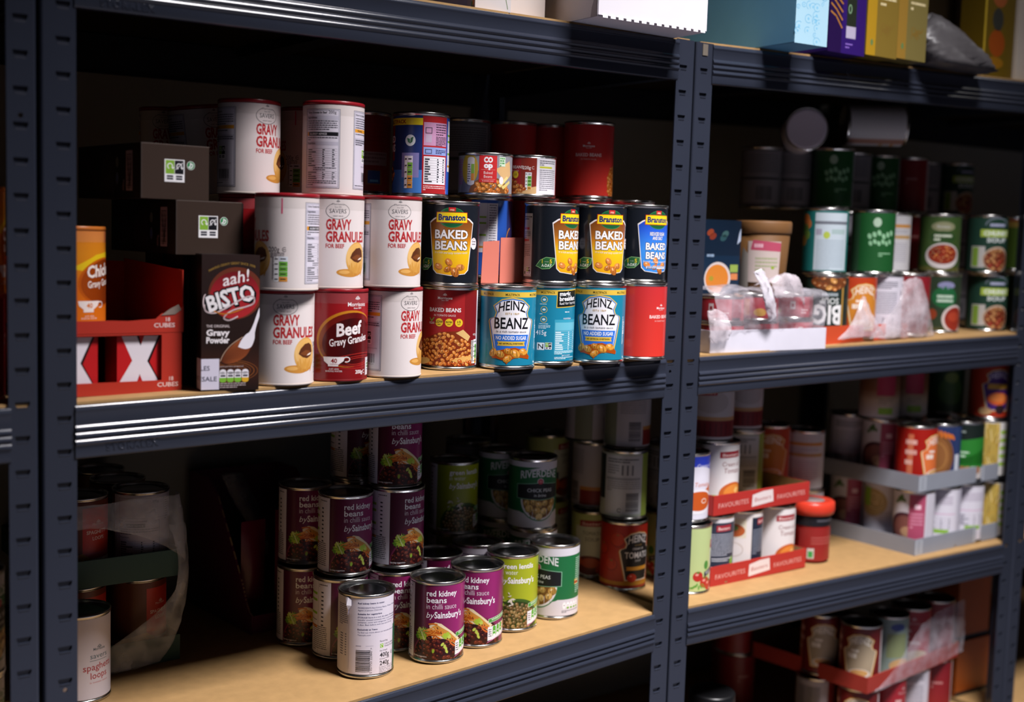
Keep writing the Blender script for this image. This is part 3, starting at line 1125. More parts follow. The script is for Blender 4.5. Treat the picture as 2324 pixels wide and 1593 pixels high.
def L_tesco():
    a = base('dcd4e0')
    a.text('Red kidney beans in water.', -11, 93, 2.1, '2a2a5a', 1, 'l', .02, w=36)
    a.text('INGREDIENTS Red Kidney Beans, Water, Firming', -11, 87.2, 1.9, '4a4a74', 1, 'l', .0, w=58)
    a.text('Agent (Calcium Chloride).', -11, 84, 1.9, '4a4a74', 1, 'l', .0, w=33)
    a.text('Suitable for vegetarians', -11, 79, 2.0, '2a2a5a', 1, 'l', .02, w=32)
    a.text('STORAGE Store in a cool, dry place. Once opened', -11, 74.6, 1.9, '3a3a68', 1, 'l', .01, w=60)
    a.text('transfer unused contents into a non-metallic', -11, 71.4, 1.9, '4a4a74', 1, 'l', w=56)
    a.text('container, cover and refrigerate. Consume within', -11, 68.2, 1.9, '4a4a74', 1, 'l', w=60)
    a.text('2 days. Best before end: see end of can.', -11, 65, 1.9, '4a4a74', 1, 'l', w=50)
    a.text('Exclusively at Tesco', -11, 58.6, 2.0, '2a2a5a', 1, 'l', .02, w=26)
    a.text('To find out more about our brands please visit', -11, 54.8, 1.9, '4a4a74', 1, 'l', w=58)
    a.text('Tescoplc.com', -11, 51.4, 1.9, '4a4a74', 1, 'l', w=17)
    a.text('Recycling', 19, 41.6, 2.3, '3a3a48', 1, 'l')
    a.rect(19, 33, 24.5, 39.4, 'dfe6d8', 1)
    a.rect(19.3, 34, 24.2, 39.1, '86b43c', 2)
    a.ring(21.7, 36.6, 1.8, 1.9, .6, 'f0f4ea', 3, 14, 0, 280)
    a.text('CAN & LABEL', 26, 37, 2.0, '3a3a48', 1, 'l')
    a.text('Widely Recycled', 26, 34, 2.0, '3a3a48', 1, 'l')
    a.text('Net Weight', 19, 29, 1.8, '3a3a48', 1, 'l')
    a.text('400g', 19, 21.4, 5.6, '26262e', 1, 'l', .018, w=16)
    a.ring(41, 24.4, 2.5, 2.5, .55, '26262e', 1, 16, 50, 320)
    a.rect(39.5, 24.1, 43, 24.7, '26262e', 1)
    a.text('Drained Weight', 19, 18, 1.8, '3a3a48', 1, 'l')
    a.text('240g', 19, 10.6, 5.6, '26262e', 1, 'l', .018, w=16)
    for k, t in enumerate(('Produced in the U.K. for Tesco', 'Stores Ltd., Welwyn Garden', 'City AL7 1GA, U.K. & Tesco', 'Ireland Ltd., Gresham House,', 'Marine Road, Dun Laoghaire')):
        a.text(t, 18.5, 7.6 - k * 2.1, 1.5, '4a4a58', 1, 'l', w=30)
    a.rect(-13, 37.4, -6, 38.3, '9a94a8', 1)
    a.rect(0, 37.6, 10, 38.2, 'b8b2c4', 1)
    a.barcode(-13, 3.5, 18.5, 30, '23232c', 1, True, 4)
    a.text('5 057753 223847 >', 8.4, 18.5, 2.9, '2a2a34', 1, rot=90, w=34)
    a.rect(-46, 0, -23.5, 100, 'd2cbd8', 1)
    a.para(-44, -25, 90, 11, 2.6, 1.1, '5a5a78', 2, 9)
    for k in range(9):
        a.rect(-30, 50 - k * 3.4, -27.6, 51.4 - k * 3.4, '5a5a78', 2)
        a.rect(-40, 50 - k * 3.4, -34, 51.4 - k * 3.4, '5a5a78', 2)
    a.rect(-23.7, 6, -23.2, 84, 'b2aabc', 2)
    a.poly([(44, 0), (60, 0), (60, 65), (44, 60)], '2c5a40', 1)
    a.poly([(46, 60), (60, 65), (60, 100), (46, 100)], '5a2436', 1)
    a.rect(60, 0, HC, 100, '2c5a40', 1)
    return a


def L_whitetext():
    a = base('cfcad4')
    a.para(-28, 28, 92, 4, 3.4, 1.6, '4a4a5a', 1, 3)
    a.para(-28, 28, 74, 14, 3, 1.1, '6a6a78', 1, 4)
    a.table(-28, 28, 30, 8, 3, '5a5a68', 1, 5)
    a.rect(-40, 0, -34, 100, 'b8b2bc', 1)
    a.rect(44, 0, 60, 100, 'a53a3a', 1)
    return a


def L_riverdene():
    a = base('1c6a3c')
    a.rect(-HC, 92, HC, 100, 'd8d4dc', 1)
    a.poly([(-20, 88), (0, 92), (HC, 92), (HC, 90.5), (14, 88)], 'd8d4dc', 1)
    a.rect(-HC, 0, HC, 24, 'd4d0d8', 1)
    a.ell(0, 26, 33, 7, '1c6a3c', 1.3, 30)
    a.text('RIVERDENE', 0, 76, 9.6, 'dfe2e4', 3, bold=.02, w=62, warp=lambda x, y: (x, y * (1 + abs(x) * .006) - x * x * .004 + 2))
    a.ell(0, 70.5, 5, 5, 'dfe2e4', 3, 24)
    a.ell(0, 70.5, 4.2, 4.2, 'b83a4a', 4, 24)
    a.ell(0, 70.5, 2.4, 2.4, 'd87a82', 5, 18)
    a.poly([(-37, 44), (-37, 66), (0, 69), (37, 66), (37, 44), (0, 42)], '8ac0a0', 3.4)
    a.poly([(-36, 44.8), (-36, 65.2), (0, 68.2), (36, 65.2), (36, 44.8), (0, 42.8)], '17191d', 3.8)
    a.text('CHICK PEAS', 0, 54.5, 5.2, 'dfe2e4', 5, bold=.005, w=40)
    a.text('in brine', 0, 47.4, 4.4, 'dfe2e4', 5, sh=.1)
    a.ell(0, 43, 31.5, 33, '2a7a4a', 2, 40, 0, 180, 360)
    a.ell(0, 43, 30, 31.4, 'e0dce2', 2.3, 40, 0, 180, 360)
    a.ell(0, 43, 27, 28.6, '7a5224', 2.6, 40, 0, 180, 360)
    a.beans(0, 30, 27, 22, 46, 9.6, ['e2b868', 'd6a654', 'ecc880', 'dcb060'], 2.7, 3, asp=.86, hi='f2dcae', inside=lambda x, y: y < 40 and (x / 24) ** 2 + ((y - 43) / 26) ** 2 < 1)
    for k in range(5):
        a.ell(42 + k * 6.2, 15, 2.8, 5.2, 'f0eef2', 2, 16)
        if k:
            a.ell(42 + k * 6.2, 11.6, 2, 1.7, '7ab040', 3, 12)
        a.rect(40.6 + k * 6.2, 15, 43.4 + k * 6.2, 15.6, '3a3a44', 3)
    a.para(38, 72, 7.6, 2, 2, .9, '5a5a68', 2, 6)
    a.para(62, 76, 84, 18, 3, 1.2, 'b8d8c4', 2, 7)
    a.rect(60, 44, 70, 52, 'c8a030', 2)
    a.rect(60, 46, 70, 49, 'a83a2a', 3)
    a.rect(78, 26, HC, 90, 'd0d8d2', 1)
    a.para(80, 112, 86, 18, 3, 1.2, '4a5a50', 2, 8)
    return a


def L_htomato():
    a = base(grad_v([(0, '8e2210'), (40, 'a32412'), (100, '9c2014')]), n=4)
    for x, y, r in ((-34, 76, 13), (-44, 36, 11), (20, 20, 9), (-62, 60, 12), (50, 50, 12)):
        a.ell(x, y, r, r * .95, '8a1c12', .6, 22)
        a.ell(x - 1, y + 1, r * .85, r * .8, 'b03018', .8, 22)
        a.ell(x, y + r * .6, 2.4, 1.3, '5a6a2a', 1, 8)
    a.rect(-HC, 4, HC, 10, 'b07820', 1)
    heinz_shield(a, 0, 'd8c8b4', '1c1a1e', 'b06a22', 1)
    a.text('HEINZ', 0, 72, 11.5, 'd8d2d2', 5, bold=.015, w=36, warp=lambda x, y: (x * (1 - y * .006), y - x * x * .011 + 1.5))
    a.text('ESTd 1869', 0, 67.4, 2, 'b08a40', 5)
    a.text('CREAM OF', 0, 61, 3, 'd8d2d2', 5)
    a.text('TOMATO', 0, 47.5, 9.6, 'd8d2d2', 5, bold=.012, w=45)
    a.text('SOUP', 0, 42, 3, 'd8d2d2', 5)
    a.poly([(-20, 34), (22, 34), (20.5, 31), (22, 28), (-20, 28), (-18.5, 31)], 'c88a2c', 5)
    a.ell(-10, 16, 8, 7, 'b52a18', 5, 20)
    a.ell(-12, 19, 2, 1.4, 'e8a090', 6, 8)
    return a


def L_heinzor(bg='b33a18', sh='c9802c', words=('HEINZ', '', '')):
    a = base(bg)
    heinz_shield(a, 0, 'e2d0b4', sh, 'd8a040', 1)
    a.text(words[0], 0, 72, 11.5, 'efe6da', 5, bold=.015, w=36, warp=lambda x, y: (x * (1 - y * .006), y - x * x * .011 + 1.5))
    a.para(-16, 16, 62, 1, 4, 4, 'efe6da', 5, 3, 1.4)
    a.para(-22, 22, 55, 1, 8, 8, 'efe6da', 5, 4, 1.4)
    a.ell(0, 20, 19, 8, 'e6ded6', 5, 26)
    a.ell(0, 21, 16, 6, 'd2a060', 6, 26)
    a.rect(44, 5, 56, 95, 'd8ccd0', 1)
    a.rect(-56, 12, -46, 90, 'c46a4a', 1)
    a.para(-60, -40, 80, 3, 18, 8, 'e0b0a4', 2, 4)
    return a


def L_baxback(edge='9cb04a'):
    a = base('bfc4b4')
    a.rect(-32, 4, 32, 97, 'cdcdd0', 1)
    a.rect(-64, 26, -33, 97, '26302c', 1)
    a.rect(32, 0, 52, 100, edge, 1)
    a.para(-28, 24, 92, 2, 4, 2, '5a5a62', 2, 3)
    for x in (-4, 4, 12):
        a.rect(x, 66, x + 3, 82, '7a7a82', 2)
    a.para(-28, -8, 82, 4, 4, 1.6, '7a7a82', 2, 4)
    a.rect(-30, 58, 28, 62, 'a2a2a8', 2)
    a.para(-28, 28, 56, 5, 3.4, 1.2, '7a7a82', 2, 5)
    a.barcode(4, 8, 22, 30, '3a3a44', 2, True)
    a.ring(-6, 10, 3.4, 3.4, 1, '3a3a40', 2, 14, 20, 320)
    return a


def baxters(a, y=80, x=0, w=34, L=4):
    a.poly([(x - w / 2, y - 4.5), (x + w / 2, y - 3), (x + w / 2, y + 7), (x - w / 2, y + 5.5)], '9c2430', L)
    a.text('Baxters', x, y - 1.6, 5, 'e8ccc8', L + 1, bold=.01, w=w * .8, sh=.1, rot=2)


def L_baxters():
    a = base('b2c07a')
    a.poly([(-26, 0), (-26, 80), (26, 80), (26, 0)], 'c9cfc0', 1)
    baxters(a, 84, 4, 44)
    a.text('TOMATO', 4, 66, 6, '5a5a54', 3, w=34)
    a.text('SOUP', 4, 56, 6, '5a5a54', 3, w=24)
    a.ell(0, 16, 26, 16, '6a2414', 2, 26)
    a.ell(2, 20, 16, 8, 'b84a22', 3, 22)
    a.ell(-22, 22, 9, 10, 'c05a2a', 3, 18)
    a.ell(20, 9, 9, 8, 'b03a20', 3, 18)
    a.rect(-30, 30, -16, 42, '2c3450', 3)
    return a


def L_baxwhite():
    a = base('c4bcc0')
    a.barcode(-10, 8, 20, 32, '3c3c46', 1, True)
    a.para(-24, 20, 92, 14, 3.2, 1.2, '8a828a', 1, 4)
    a.rect(14, 2, 60, 26, '8f2a22', 1)
    a.rect(14, 26, 60, 32, 'c98a4a', 1)
    a.rect(-60, 0, -30, 100, '8a8a70', 1)
    return a


def L_palegreen():
    a = base('b9c88a')
    a.poly([(28, 0), (70, 0), (70, 100), (34, 100), (28, 60)], 'd4d6cc', 1)
    a.poly([(26, 66), (60, 69), (60, 82), (27, 79)], '9c2430', 2)
    a.text('Baxters', 44, 71, 6.5, 'e8ccc8', 3, bold=.01, w=28)
    a.para(32, 58, 58, 3, 5, 2.4, '5a5a54', 3, 3)
    a.ell(16, 41, 5, 7, '4a8a3a', 3, 18)
    a.poly([(12, 22), (40, 30), (40, 38), (30, 36), (12, 30)], '2c3440', 3)
    a.text('VEGAN', 24, 27, 4.4, 'd8dce0', 4, w=18, rot=8)
    for x, y, r in ((0, 24, 9), (14, 14, 10), (24, 9, 10)):
        a.ell(x, y, r, r * .9, 'b52a24', 3.4, 20)
        a.ell(x - 2, y + 3, r * .35, r * .22, 'e0968a', 3.8, 10)
        a.ell(x, y + r * .7, 3, 1.6, '4a7a2a', 3.9, 8)
    for k in range(7):
        a.ell(-10 + k * 4, 6 + (k % 3) * 2, 4, 1.6, '5a9a3a', 3.3, 9, 30 * k)
    return a


def L_cobw():
    a = base('dcd8e4')
    a.rect(-HC, 66, HC, 100, '2a3cb0', 1)
    a.ell(4, 60, 46, 24, 'dcd8e4', 1.4, 36)
    a.text('Cream of', 18, 82, 6, 'e8e8f4', 2, sh=.2)
    a.text('Tomato', 14, 52, 7, 'c8602c', 3, sh=.2)
    a.poly([(20, 46), (50, 62), (60, 62), (60, 40), (30, 40)], 'c05a24', 2)
    a.ell(8, 28, 34, 20, 'e8e4ea', 3, 36)
    a.ell(8, 29, 30, 15.5, 'c4561e', 4, 36)
    a.ring(18, 29, 6, 4, 1.2, 'eedccc', 5, 20)
    a.rect(52, 0, 58, 100, '6a2a6a', 3)
    return a


def L_baxdark():
    a = base('d6d2d6')
    a.rect(-12, 22, 46, 94, '2e3444', 1)
    baxters(a, 84, 16, 28)
    a.para(-8, 40, 76, 11, 3.4, 1.7, 'a8acb8', 2, 4)
    a.para(-4, 36, 36, 2, 3.4, 1.6, 'c8ccd4', 2, 5)
    a.ell(36, 30, 5, 7, '7aaa3a', 2, 18)
    return a


def L_baxnavy():
    a = base('ddd6d4')
    a.rect(20, 14, 52, 94, '20283a', 1)
    baxters(a, 86, 40, 18)
    a.para(22, 50, 74, 12, 3.6, 1.6, '8a90a0', 2, 4)
    a.rect(-32, 60, 10, 92, 'd8cfb8', 1)
    a.ell(-10, 72, 18, 11, 'b0582a', 2, 24)
    a.ell(-12, 76, 9, 5, '5a7a3a', 3, 16)
    a.ring(-10, 40, 16, 12, 1, 'b8a89a', 2, 30)
    a.para(-20, 0, 42, 1, 3, 2, '8a7a70', 2, 3)
    a.rect(-HC, 4, HC, 12, 'c07a4a', 1)
    return a


def L_baxcream():
    a = base('e2dcdc')
    baxters(a, 84, 6, 40)
    a.text('Cream of', 8, 66, 7, '8a4a4a', 2, sh=.1, w=36)
    a.text('Tomato', 10, 55, 8, '8a4a4a', 2, sh=.1, w=34)
    a.ell(14, 20, 28, 20, 'c8642a', 2, 32)
    a.ell(16, 22, 22, 14, 'e08a3a', 3, 32)
    a.poly([(14, 26), (20, 32), (28, 28), (20, 20)], 'f0c070', 4)
    a.poly([(-26, 8), (4, 8), (4, 19), (-26, 19)], '8ab83a', 4)
    a.text('VEGGIE', -11, 11, 5, 'e6f0d6', 5)
    a.rect(-HC, 0, HC, 7, '9a3a2a', 1)
    a.rect(56, 0, HC, 100, 'c8c2c4', 1)
    return a


def L_baxred():
    a = base('c8c0c4')
    a.rect(-HC, 4, HC, 30, '7a1c26', 1)
    a.rect(-HC, 30, HC, 36, 'c4966a', 1)
    a.ell(0, 60, 30, 18, 'b8aeb0', 1, 26)
    a.ell(6, 84, 14, 10, '8a3c28', 1, 22)
    for k in range(10):
        a.rect(-46 + k * 9, 6, -44 + k * 9, 26, '5a141e', 2)
    baxters(a, 74, -6, 30)
    return a


def soupw(pink=False, bowl='4a2430', right='aa4a66', text_side=False, noodle=False, big=False):
    a = base('d0ccd6')
    if text_side:
        a.rect(-30, 14, 30, 94, 'd8d4de', 1)
        a.para(-24, 24, 88, 6, 3.4, 1.3, '9a8aa0', 2, 3)
        a.rect(-30, 55, 30, 56, 'c87aa8', 2)
        a.table(-24, 24, 48, 6, 3.4, '8a8694', 2, 4)
        a.rect(-14, 20, 18, 27, '8ab83a', 2)
        a.rect(-60, 0, -36, 100, 'b4b0ba', 1)
        a.rect(36, 0, 60, 100, 'c2becb', 1)
        return a
    if big:
        a.rect(-40, 0, 70, 100, grad_v([(0, 'c8c4cc'), (30, 'c0a890'), (46, '8a5a3a'), (100, '4a2c24')]), .5, 10)
        a.rect(8, 40, 44, 100, 'a52a48', 2)
        a.rect(12, 6, 40, 18, '8ab83a', 2)
        a.para(12, 40, 34, 3, 4, 1.6, '8a7a70', 2, 5)
        return a
    if noodle:
        a.rect(-44, 0, -22, 100, '6a2030', 1)
        a.ell(4, 66, 30, 26, 'b8a070', 1, 30)
        for k in range(12):
            a.ring(2 + (k % 4) * 3, 64 + (k % 3) * 4, 8 + k, 6 + k * .8, 1.0, ('d8c49a', '8a7a4a')[k % 2], 2 + k * .05, 22)
        a.rect(-18, 58, 0, 92, '8ab83a', 3)
        a.para(20, 50, 50, 8, 4, 1.4, '9a94a4', 2, 4)
        return a
    a.rect(10, 82, 14, 92, '4a7a3a', 2)
    for x, y in ((8, 88), (14, 92), (18, 86), (4, 82)):
        a.ell(x, y, 5, 3, '4a6a34', 2, 9, x * 8)
    a.rect(-30, 50, -14, 53, 'c87aa8', 2)
    a.para(-30, -10, 84, 5, 4, 1.6, 'a8a2b0', 1, 4)
    a.ell(20, 34, 32, 30, bowl, 2, 34)
    a.ell(22, 36, 26, 22, '7a4a44', 3, 34)
    a.ell(26, 30, 12, 9, 'b08a6a', 4, 22)
    a.rect(28, 12, 58, 98, right, 5)
    a.rect(38, 72, 49, 80, 'ecc6d4', 6)
    a.para(32, 54, 64, 5, 6, 2, 'e0a0b8', 6, 5)
    a.rect(60, 0, 70, 100, 'c4c0ca', 5)
    return a


def L_pasta():
    a = base('d4d0cc')
    a.rect(-30, 0, -16, 100, 'c2bcc8', 1)
    a.rect(-16, 4, 22, 98, 'b59a4a', 1)
    rn = random.Random(4)
    for k in range(40):
        x = rn.uniform(-16, 20)
        y = rn.uniform(6, 92)
        a.line([(x, y), (x + rn.uniform(-8, 8), y + rn.uniform(8, 22))], 1.6, ('d8b860', 'c0983a', '8a6a2a', 'e6d090')[k % 4], 2 + k * .03)
    for k in range(5):
        a.rect(24, 18 + k * 15, 42, 25 + k * 15, '9ac040', 3)
    a.rect(22, 0, 44, 100, 'd8d4d0', 2)
    return a


def L_brownbean():
    a = base('27345e')
    a.ell(-8, 46, 34, 42, '8a5a30', 1, 34)
    a.ring(-8, 46, 32, 40, 4, '6a4424', 2, 34)
    a.ring(-8, 46, 22, 27, 3, 'a0703c', 2, 34)
    for k in range(9):
        a.ell(-34 + k * 7, 88 - abs(k - 4) * 1.5, 3, 7, 'c86a24', 3, 10, (k - 4) * 10)
    a.rect(28, 0, 44, 100, '2c3c66', 3)
    a.rect(30, 20, 42, 50, 'c8ccd4', 4)
    return a


def L_greenblack():
    a = base('15201c')
    a.poly([(-60, 26), (-20, 30), (60, 60), (60, 26)], '2c8a2c', 1)
    a.rect(-60, 20, 60, 60, '2a7c2c', 1)
    a.poly([(-60, 60), (60, 60), (60, 78), (20, 74), (-60, 62)], '2a7c2c', 1)
    a.para(-8, 12, 50, 2, 7, 3, 'cfe6cf', 2, 3)
    a.para(-10, 10, 88, 1, 4, 3, '9aa6a0', 2, 5)
    a.rect(-60, 0, 60, 20, 'c8c0bc', 2)
    for k in range(7):
        a.ell(-30 + k * 10, 16, 8, 7, ('a06a44', 'b8825a', 'd8cfc4')[k % 3], 3, 14)
    return a


def L_darkgreen():
    a = base('1c3a22')
    a.ell(0, 40, 26, 26, '3a5a2a', 1, 24)
    a.ell(0, 66, 14, 10, '6a7a3a', 2, 20)
    a.rect(30, 0, 60, 100, '24402c', 1)
    return a


def L_hpurple():
    a = base('a83018')
    heinz_shield(a, 0, 'd8c8b4', '4a2470', 'c88a3a', 1)
    a.text('HEINZ', 0, 72, 11, 'd0c4e0', 5, bold=.015, w=36, warp=lambda x, y: (x * (1 - y * .006), y - x * x * .011 + 1.5))
    a.poly([(-22, 52), (22, 52), (21, 62), (-21, 62)], 'c8963a', 5)
    a.ell(0, 34, 22, 12, 'd8602a', 5, 26)
    a.ell(0, 36, 17, 8, 'e08040', 6, 26)
    a.ell(-24, 10, 12, 7, 'c8a070', 6, 18)
    a.ell(4, 14, 10, 9, '2a1a20', 6, 18)
    return a


def L_redshort(H=31.0):
    a = Art(2 * HC, H)
    a.rect(-HC, 0, HC, H, 'b03a44', 0)
    a.rect(-HC, 0, HC, 4, '9a2a34', 1)
    a.rect(-14, 0, 14, H, 'b2303a', 1)
    a.rect(-6, 12, 2, 24, 'd8c8c8', 2)
    a.rect(-4, 15, 0, 20, '9a2a34', 3)
    a.ell(-30, 9, 10, 6, 'c99a4a', 2, 20)
    a.para(12, 26, 12, 2, 4, 2.2, 'e0b8b8', 2, 4)
    a.rect(30, 0, 50, H, '8a2430', 1)
    a.rect(-70, 4, -46, 28, 'c06a3a', 1)
    return a


def L_bigsoup():
    a = base('1c2a26')
    a.rect(-26, 4, -22, 96, 'a8803a', 1)
    a.rect(24, 4, 60, 100, '24382c', 1)
    a.text('BIG', 2, 46, 30, 'e0e0e0', 2, bold=.03, w=46)
    a.text('SOUP', 0, 33.5, 9.4, 'd0d4d2', 2, bold=.02, w=32)
    a.para(-14, 16, 30, 1, 5, 5, '9aa4a8', 2, 5, 1.4)
    a.ell(0, 6, 32, 15, '6a3a1c', 2, 30)
    a.beans(0, 7, 30, 13, 20, 9, ['c87a3a', 'a85a28', '8a4a24', 'd89a50'], 2.4, 3)
    return a


def L_redplain():
    a = base(grad_v([(0, '8e2222'), (100, '841c26')]), n=3)
    a.para(-6, 16, 64, 2, 8, 4, 'c88a88', 2, 7, 1.2)
    a.rect(40, 0, 60, 100, 'b8a8ac', 1)
    return a


def L_redsoup():
    a = base('a82a34')
    a.crest(0, 84, 4, 'e0c0c0', 2)
    a.text('Morrisons', 0, 76, 4, 'e0c0c0', 2)
    for k in range(3):
        a.para(-18, 18, 66 - k * 11, 1, 5, 5, 'e4c4c0', 2, k + 3, 1.4)
    a.ell(10, 14, 24, 14, 'c8b49a', 2, 26)
    return a


def L_heinzcream():
    a = L_heinzor('6a1818', 'a8967c', ('HEINZ', '', ''))
    return a


def L_greengrey():
    a = base('8a9a94')
    a.ell(0, 86, 14, 7, '3a4a8a', 1, 22)
    a.rect(-20, 30, 20, 74, '8a946a', 1)
    a.ell(10, 16, 24, 12, 'c8a070', 2, 26)
    return a


def L_barwhite():
    a = base('a09aa4')
    a.barcode(-30, 10, 44, 80, '3a3a44', 1)
    a.rect(30, 0, 60, 100, '7a2a2a', 1)
    return a


def L_greensoup():
    a = base('3a5226')
    a.ell(0, 82, 22, 9, '8a8a6a', 1, 26)
    a.text('Morrisons', 0, 80, 4, 'dcd8e0', 2)
    a.ell(0, 62, 24, 12, '2c4a22', 1, 26)
    a.para(-16, 16, 67, 2, 7, 4, 'd6dcc8', 2, 6, 1.2)
    a.ell(2, 28, 33, 24, 'd0c8c6', 2, 36)
    a.ell(2, 31, 28, 18, '8a2c18', 3, 36)
    a.beans(2, 31, 24, 14, 22, 6, ['a8401c', '7a2414', 'c06a2c', '9a3a1a'], 3.4, 4)
    a.rect(-HC, 0, HC, 8, '5a5a2a', 1)
    return a


def L_greensoup2():
    a = base('2a3a28')
    a.ell(2, 84, 16, 7, '8a8ab0', 1, 26)
    a.ell(0, 62, 24, 20, '1f6238', 1, 30)
    a.para(-14, 16, 66, 2, 8, 5, 'c6dccb', 2, 6, 1.2)
    a.ell(22, 22, 26, 26, 'cfc4c2', 2, 34)
    a.ell(23, 22, 22, 22, '8e2c1e', 3, 34)
    a.ell(20, 26, 12, 9, 'a8402a', 4, 24)
    a.ell(-22, 30, 9, 10, '8a3a20', 2, 18)
    a.rect(-HC, 0, HC, 6, '4a4a2a', 1)
    return a


def L_chunky():
    a = base('1e3c30')
    a.ring(8, 86, 24, 14, 1.2, '9aa0b4', 1, 26, 0, 180)
    a.rect(-8, 84, 24, 89, 'a8acc8', 2)
    a.rect(-24, 64, 40, 78, 'a8c04a', 1)
    a.text('CHUNKY', 8, 67, 8, 'e8ecec', 2, bold=.03, w=52)
    a.text('SOUP', 8, 54, 8, 'd8e0de', 2, bold=.03, w=40)
    a.rect(-40, 6, -14, 46, 'b8b4b0', 1)
    a.rect(-38, 8, -26, 44, '7a9a3a', 2)
    a.ell(10, 22, 28, 24, 'b8a08a', 2, 30)
    a.ell(10, 21, 25, 21, '6a2c1a', 3, 30)
    a.beans(10, 21, 22, 18, 20, 8, ['a8683a', '8a3c22', 'b07a4a', '9a2c20'], 3.3, 5)
    a.rect(44, 0, 60, 100, '182c24', 1)
    return a


def L_teal():
    a = base('1a6a66')
    a.rect(-24, 2, 36, 97, 'b8c4cc', 1)
    a.rect(-24, 78, 36, 83, '6a6e78', 2)
    a.ell(-4, 60, 5.5, 6, 'a8b84a', 2, 20)
    a.rect(-22, 60, -12, 70, '9a98a8', 2)
    a.rect(4, 62, 30, 70, 'a0b4b4', 2)
    a.para(-20, 30, 52, 14, 3.6, 1.4, '94a4b0', 2, 4)
    for x, y, c in ((-44, 86, 'b86a2a'), (-40, 78, 'c8743a'), (-46, 70, '4a7a3a'), (-42, 60, '6a8a3a'), (-50, 50, 'a8803a')):
        a.ell(x, y, 9, 9, c, 2, 16)
    return a


def L_greendot():
    a = base('1a5226')
    a.rect(-62, 0, -30, 100, '284a30', 1)
    a.ell(0, 84, 7, 8, 'a8c0a8', 1, 24)
    for k in range(6):
        a.ell(-12 + k * 8, 60 + (k % 3) * 3, 3.4, 5, '8ab890', 1, 10, 20)
        a.ell(-10 + k * 7, 48 + (k % 2) * 3, 3, 4.4, '8ab890', 1, 10, 20)
    a.para(4, 28, 32, 2, 4, 2.2, '8ab890', 1, 3)
    a.rect(44, 0, 80, 100, '8a8c90', 1)
    a.rect(44, 46, 80, 50, '3c4a40', 2)
    return a


def L_whiteor():
    a = base('c9c6c8')
    a.rect(-40, 78, 40, 84, 'c88a3c', 1)
    a.rect(-40, 58, 40, 64, 'b8925a', 1)
    a.para(-26, 30, 74, 3, 4, 1.6, '9a98a0', 1, 4)
    a.para(-26, 30, 50, 11, 3.6, 1.4, 'a6a2ae', 1, 5)
    a.rect(-54, 0, -40, 100, 'a87a6a', 1)
    return a


def L_yellowred():
    a = base('a83a28')
    a.rect(-HC, 84, 20, 96, 'b89a4a', 1)
    a.rect(0, 0, 14, 84, 'd8c04a', 1)
    a.rect(-40, 0, 0, 84, '5a7a2a', 1)
    a.ell(20, 40, 12, 20, 'c86a2a', 2, 20)
    return a


def L_loops():
    a = base('dcd4de')
    a.crest(0, 63, 3, '5a6a78', 1)
    a.text('Morrisons', 0, 60, 3.2, '5a6a78', 1, bold=.02, w=17)
    a.text('savers', 0, 50, 6.4, '5f7480', 1, w=25, bold=.005)
    a.rect(-13, 47, 12, 47.6, '5f7480', 1)
    a.text('spaghetti', 0, 36, 8, 'b0404a', 1, bold=.008, w=42, rot=2)
    a.text('loops', 0, 25, 8, 'b0404a', 1, bold=.008, w=24, rot=2)
    a.text('in tomato sauce', 0, 19, 2.4, 'c87a80', 1, w=26)
    a.rect(56, 4, HC, 96, 'd0c8d4', 1)
    a.para(60, 110, 90, 24, 3, 1.2, '6a6a78', 2, 4)
    return a


def L_hoops():
    a = base(grad_u([(-60, '4a2412'), (-10, '5e2c14'), (10, '6a2a16')]))
    a.rect(-8, 34, 40, 92, 'bb2e1c', 1)
    a.crest(14, 72, 3, 'e6cfc8', 2)
    a.text('Morrisons', 14, 69, 3, 'e6cfc8', 2)
    a.text('SPAGHETTI', 12, 58, 4.4, 'e8d4cc', 2, bold=.015, w=30)
    a.text('LOOPS', 14, 50, 4.4, 'e8d4cc', 2, bold=.015, w=18)
    a.rect(-8, 26, 40, 34, 'b04450', 1)
    a.rect(0, 20, 40, 26, 'd8d0cc', 1)
    a.poly([(-60, 20), (-30, 28), (-8, 34), (4, 26), (0, 12), (-30, 2), (-60, 4)], 'b8823c', 2)
    a.poly([(-50, 16), (-26, 24), (-8, 28), (-2, 22), (-24, 8)], 'd0a052', 3)
    a.ell(20, 10, 24, 12, 'b06a3a', 2, 28)
    a.beans(20, 10, 22, 10, 26, 6, ['c88a5a', 'b06c3c', 'd89a60'], 2.4, 5)
    return a


def L_hoopback():
    a = base('b4aebc')
    a.rect(-40, 0, 40, 100, 'c0bac8', 1)
    a.frame(-30, 10, 26, 66, .5, '3a3a48', 2)
    a.rect(-28, 58, 6, 63, '16161c', 2)
    a.rect(-28, 58, -24, 63, 'd99a2c', 3)
    a.text('ALLERGY ADVICE', -22, 59.4, 2.2, 'd8d4dc', 3, 'l')
    a.para(-28, 24, 56, 3, 3, 1.1, '5a5868', 2, 3)
    a.text('Nutrition', -28, 44, 2.4, '3a3a48', 2, 'l')
    a.table(-28, 24, 40, 8, 3, '4a4a58', 2, 4)
    a.text('395g', 20, 90, 3.4, '3a3a48', 2)
    a.frame(-30, 70, 34, 96, .4, '6a6a78', 2)
    a.para(36, 44, 94, 10, 3, 1.1, '5a5868', 2, 5)
    a.rect(-60, 0, -40, 100, '6a2c14', 1)
    return a


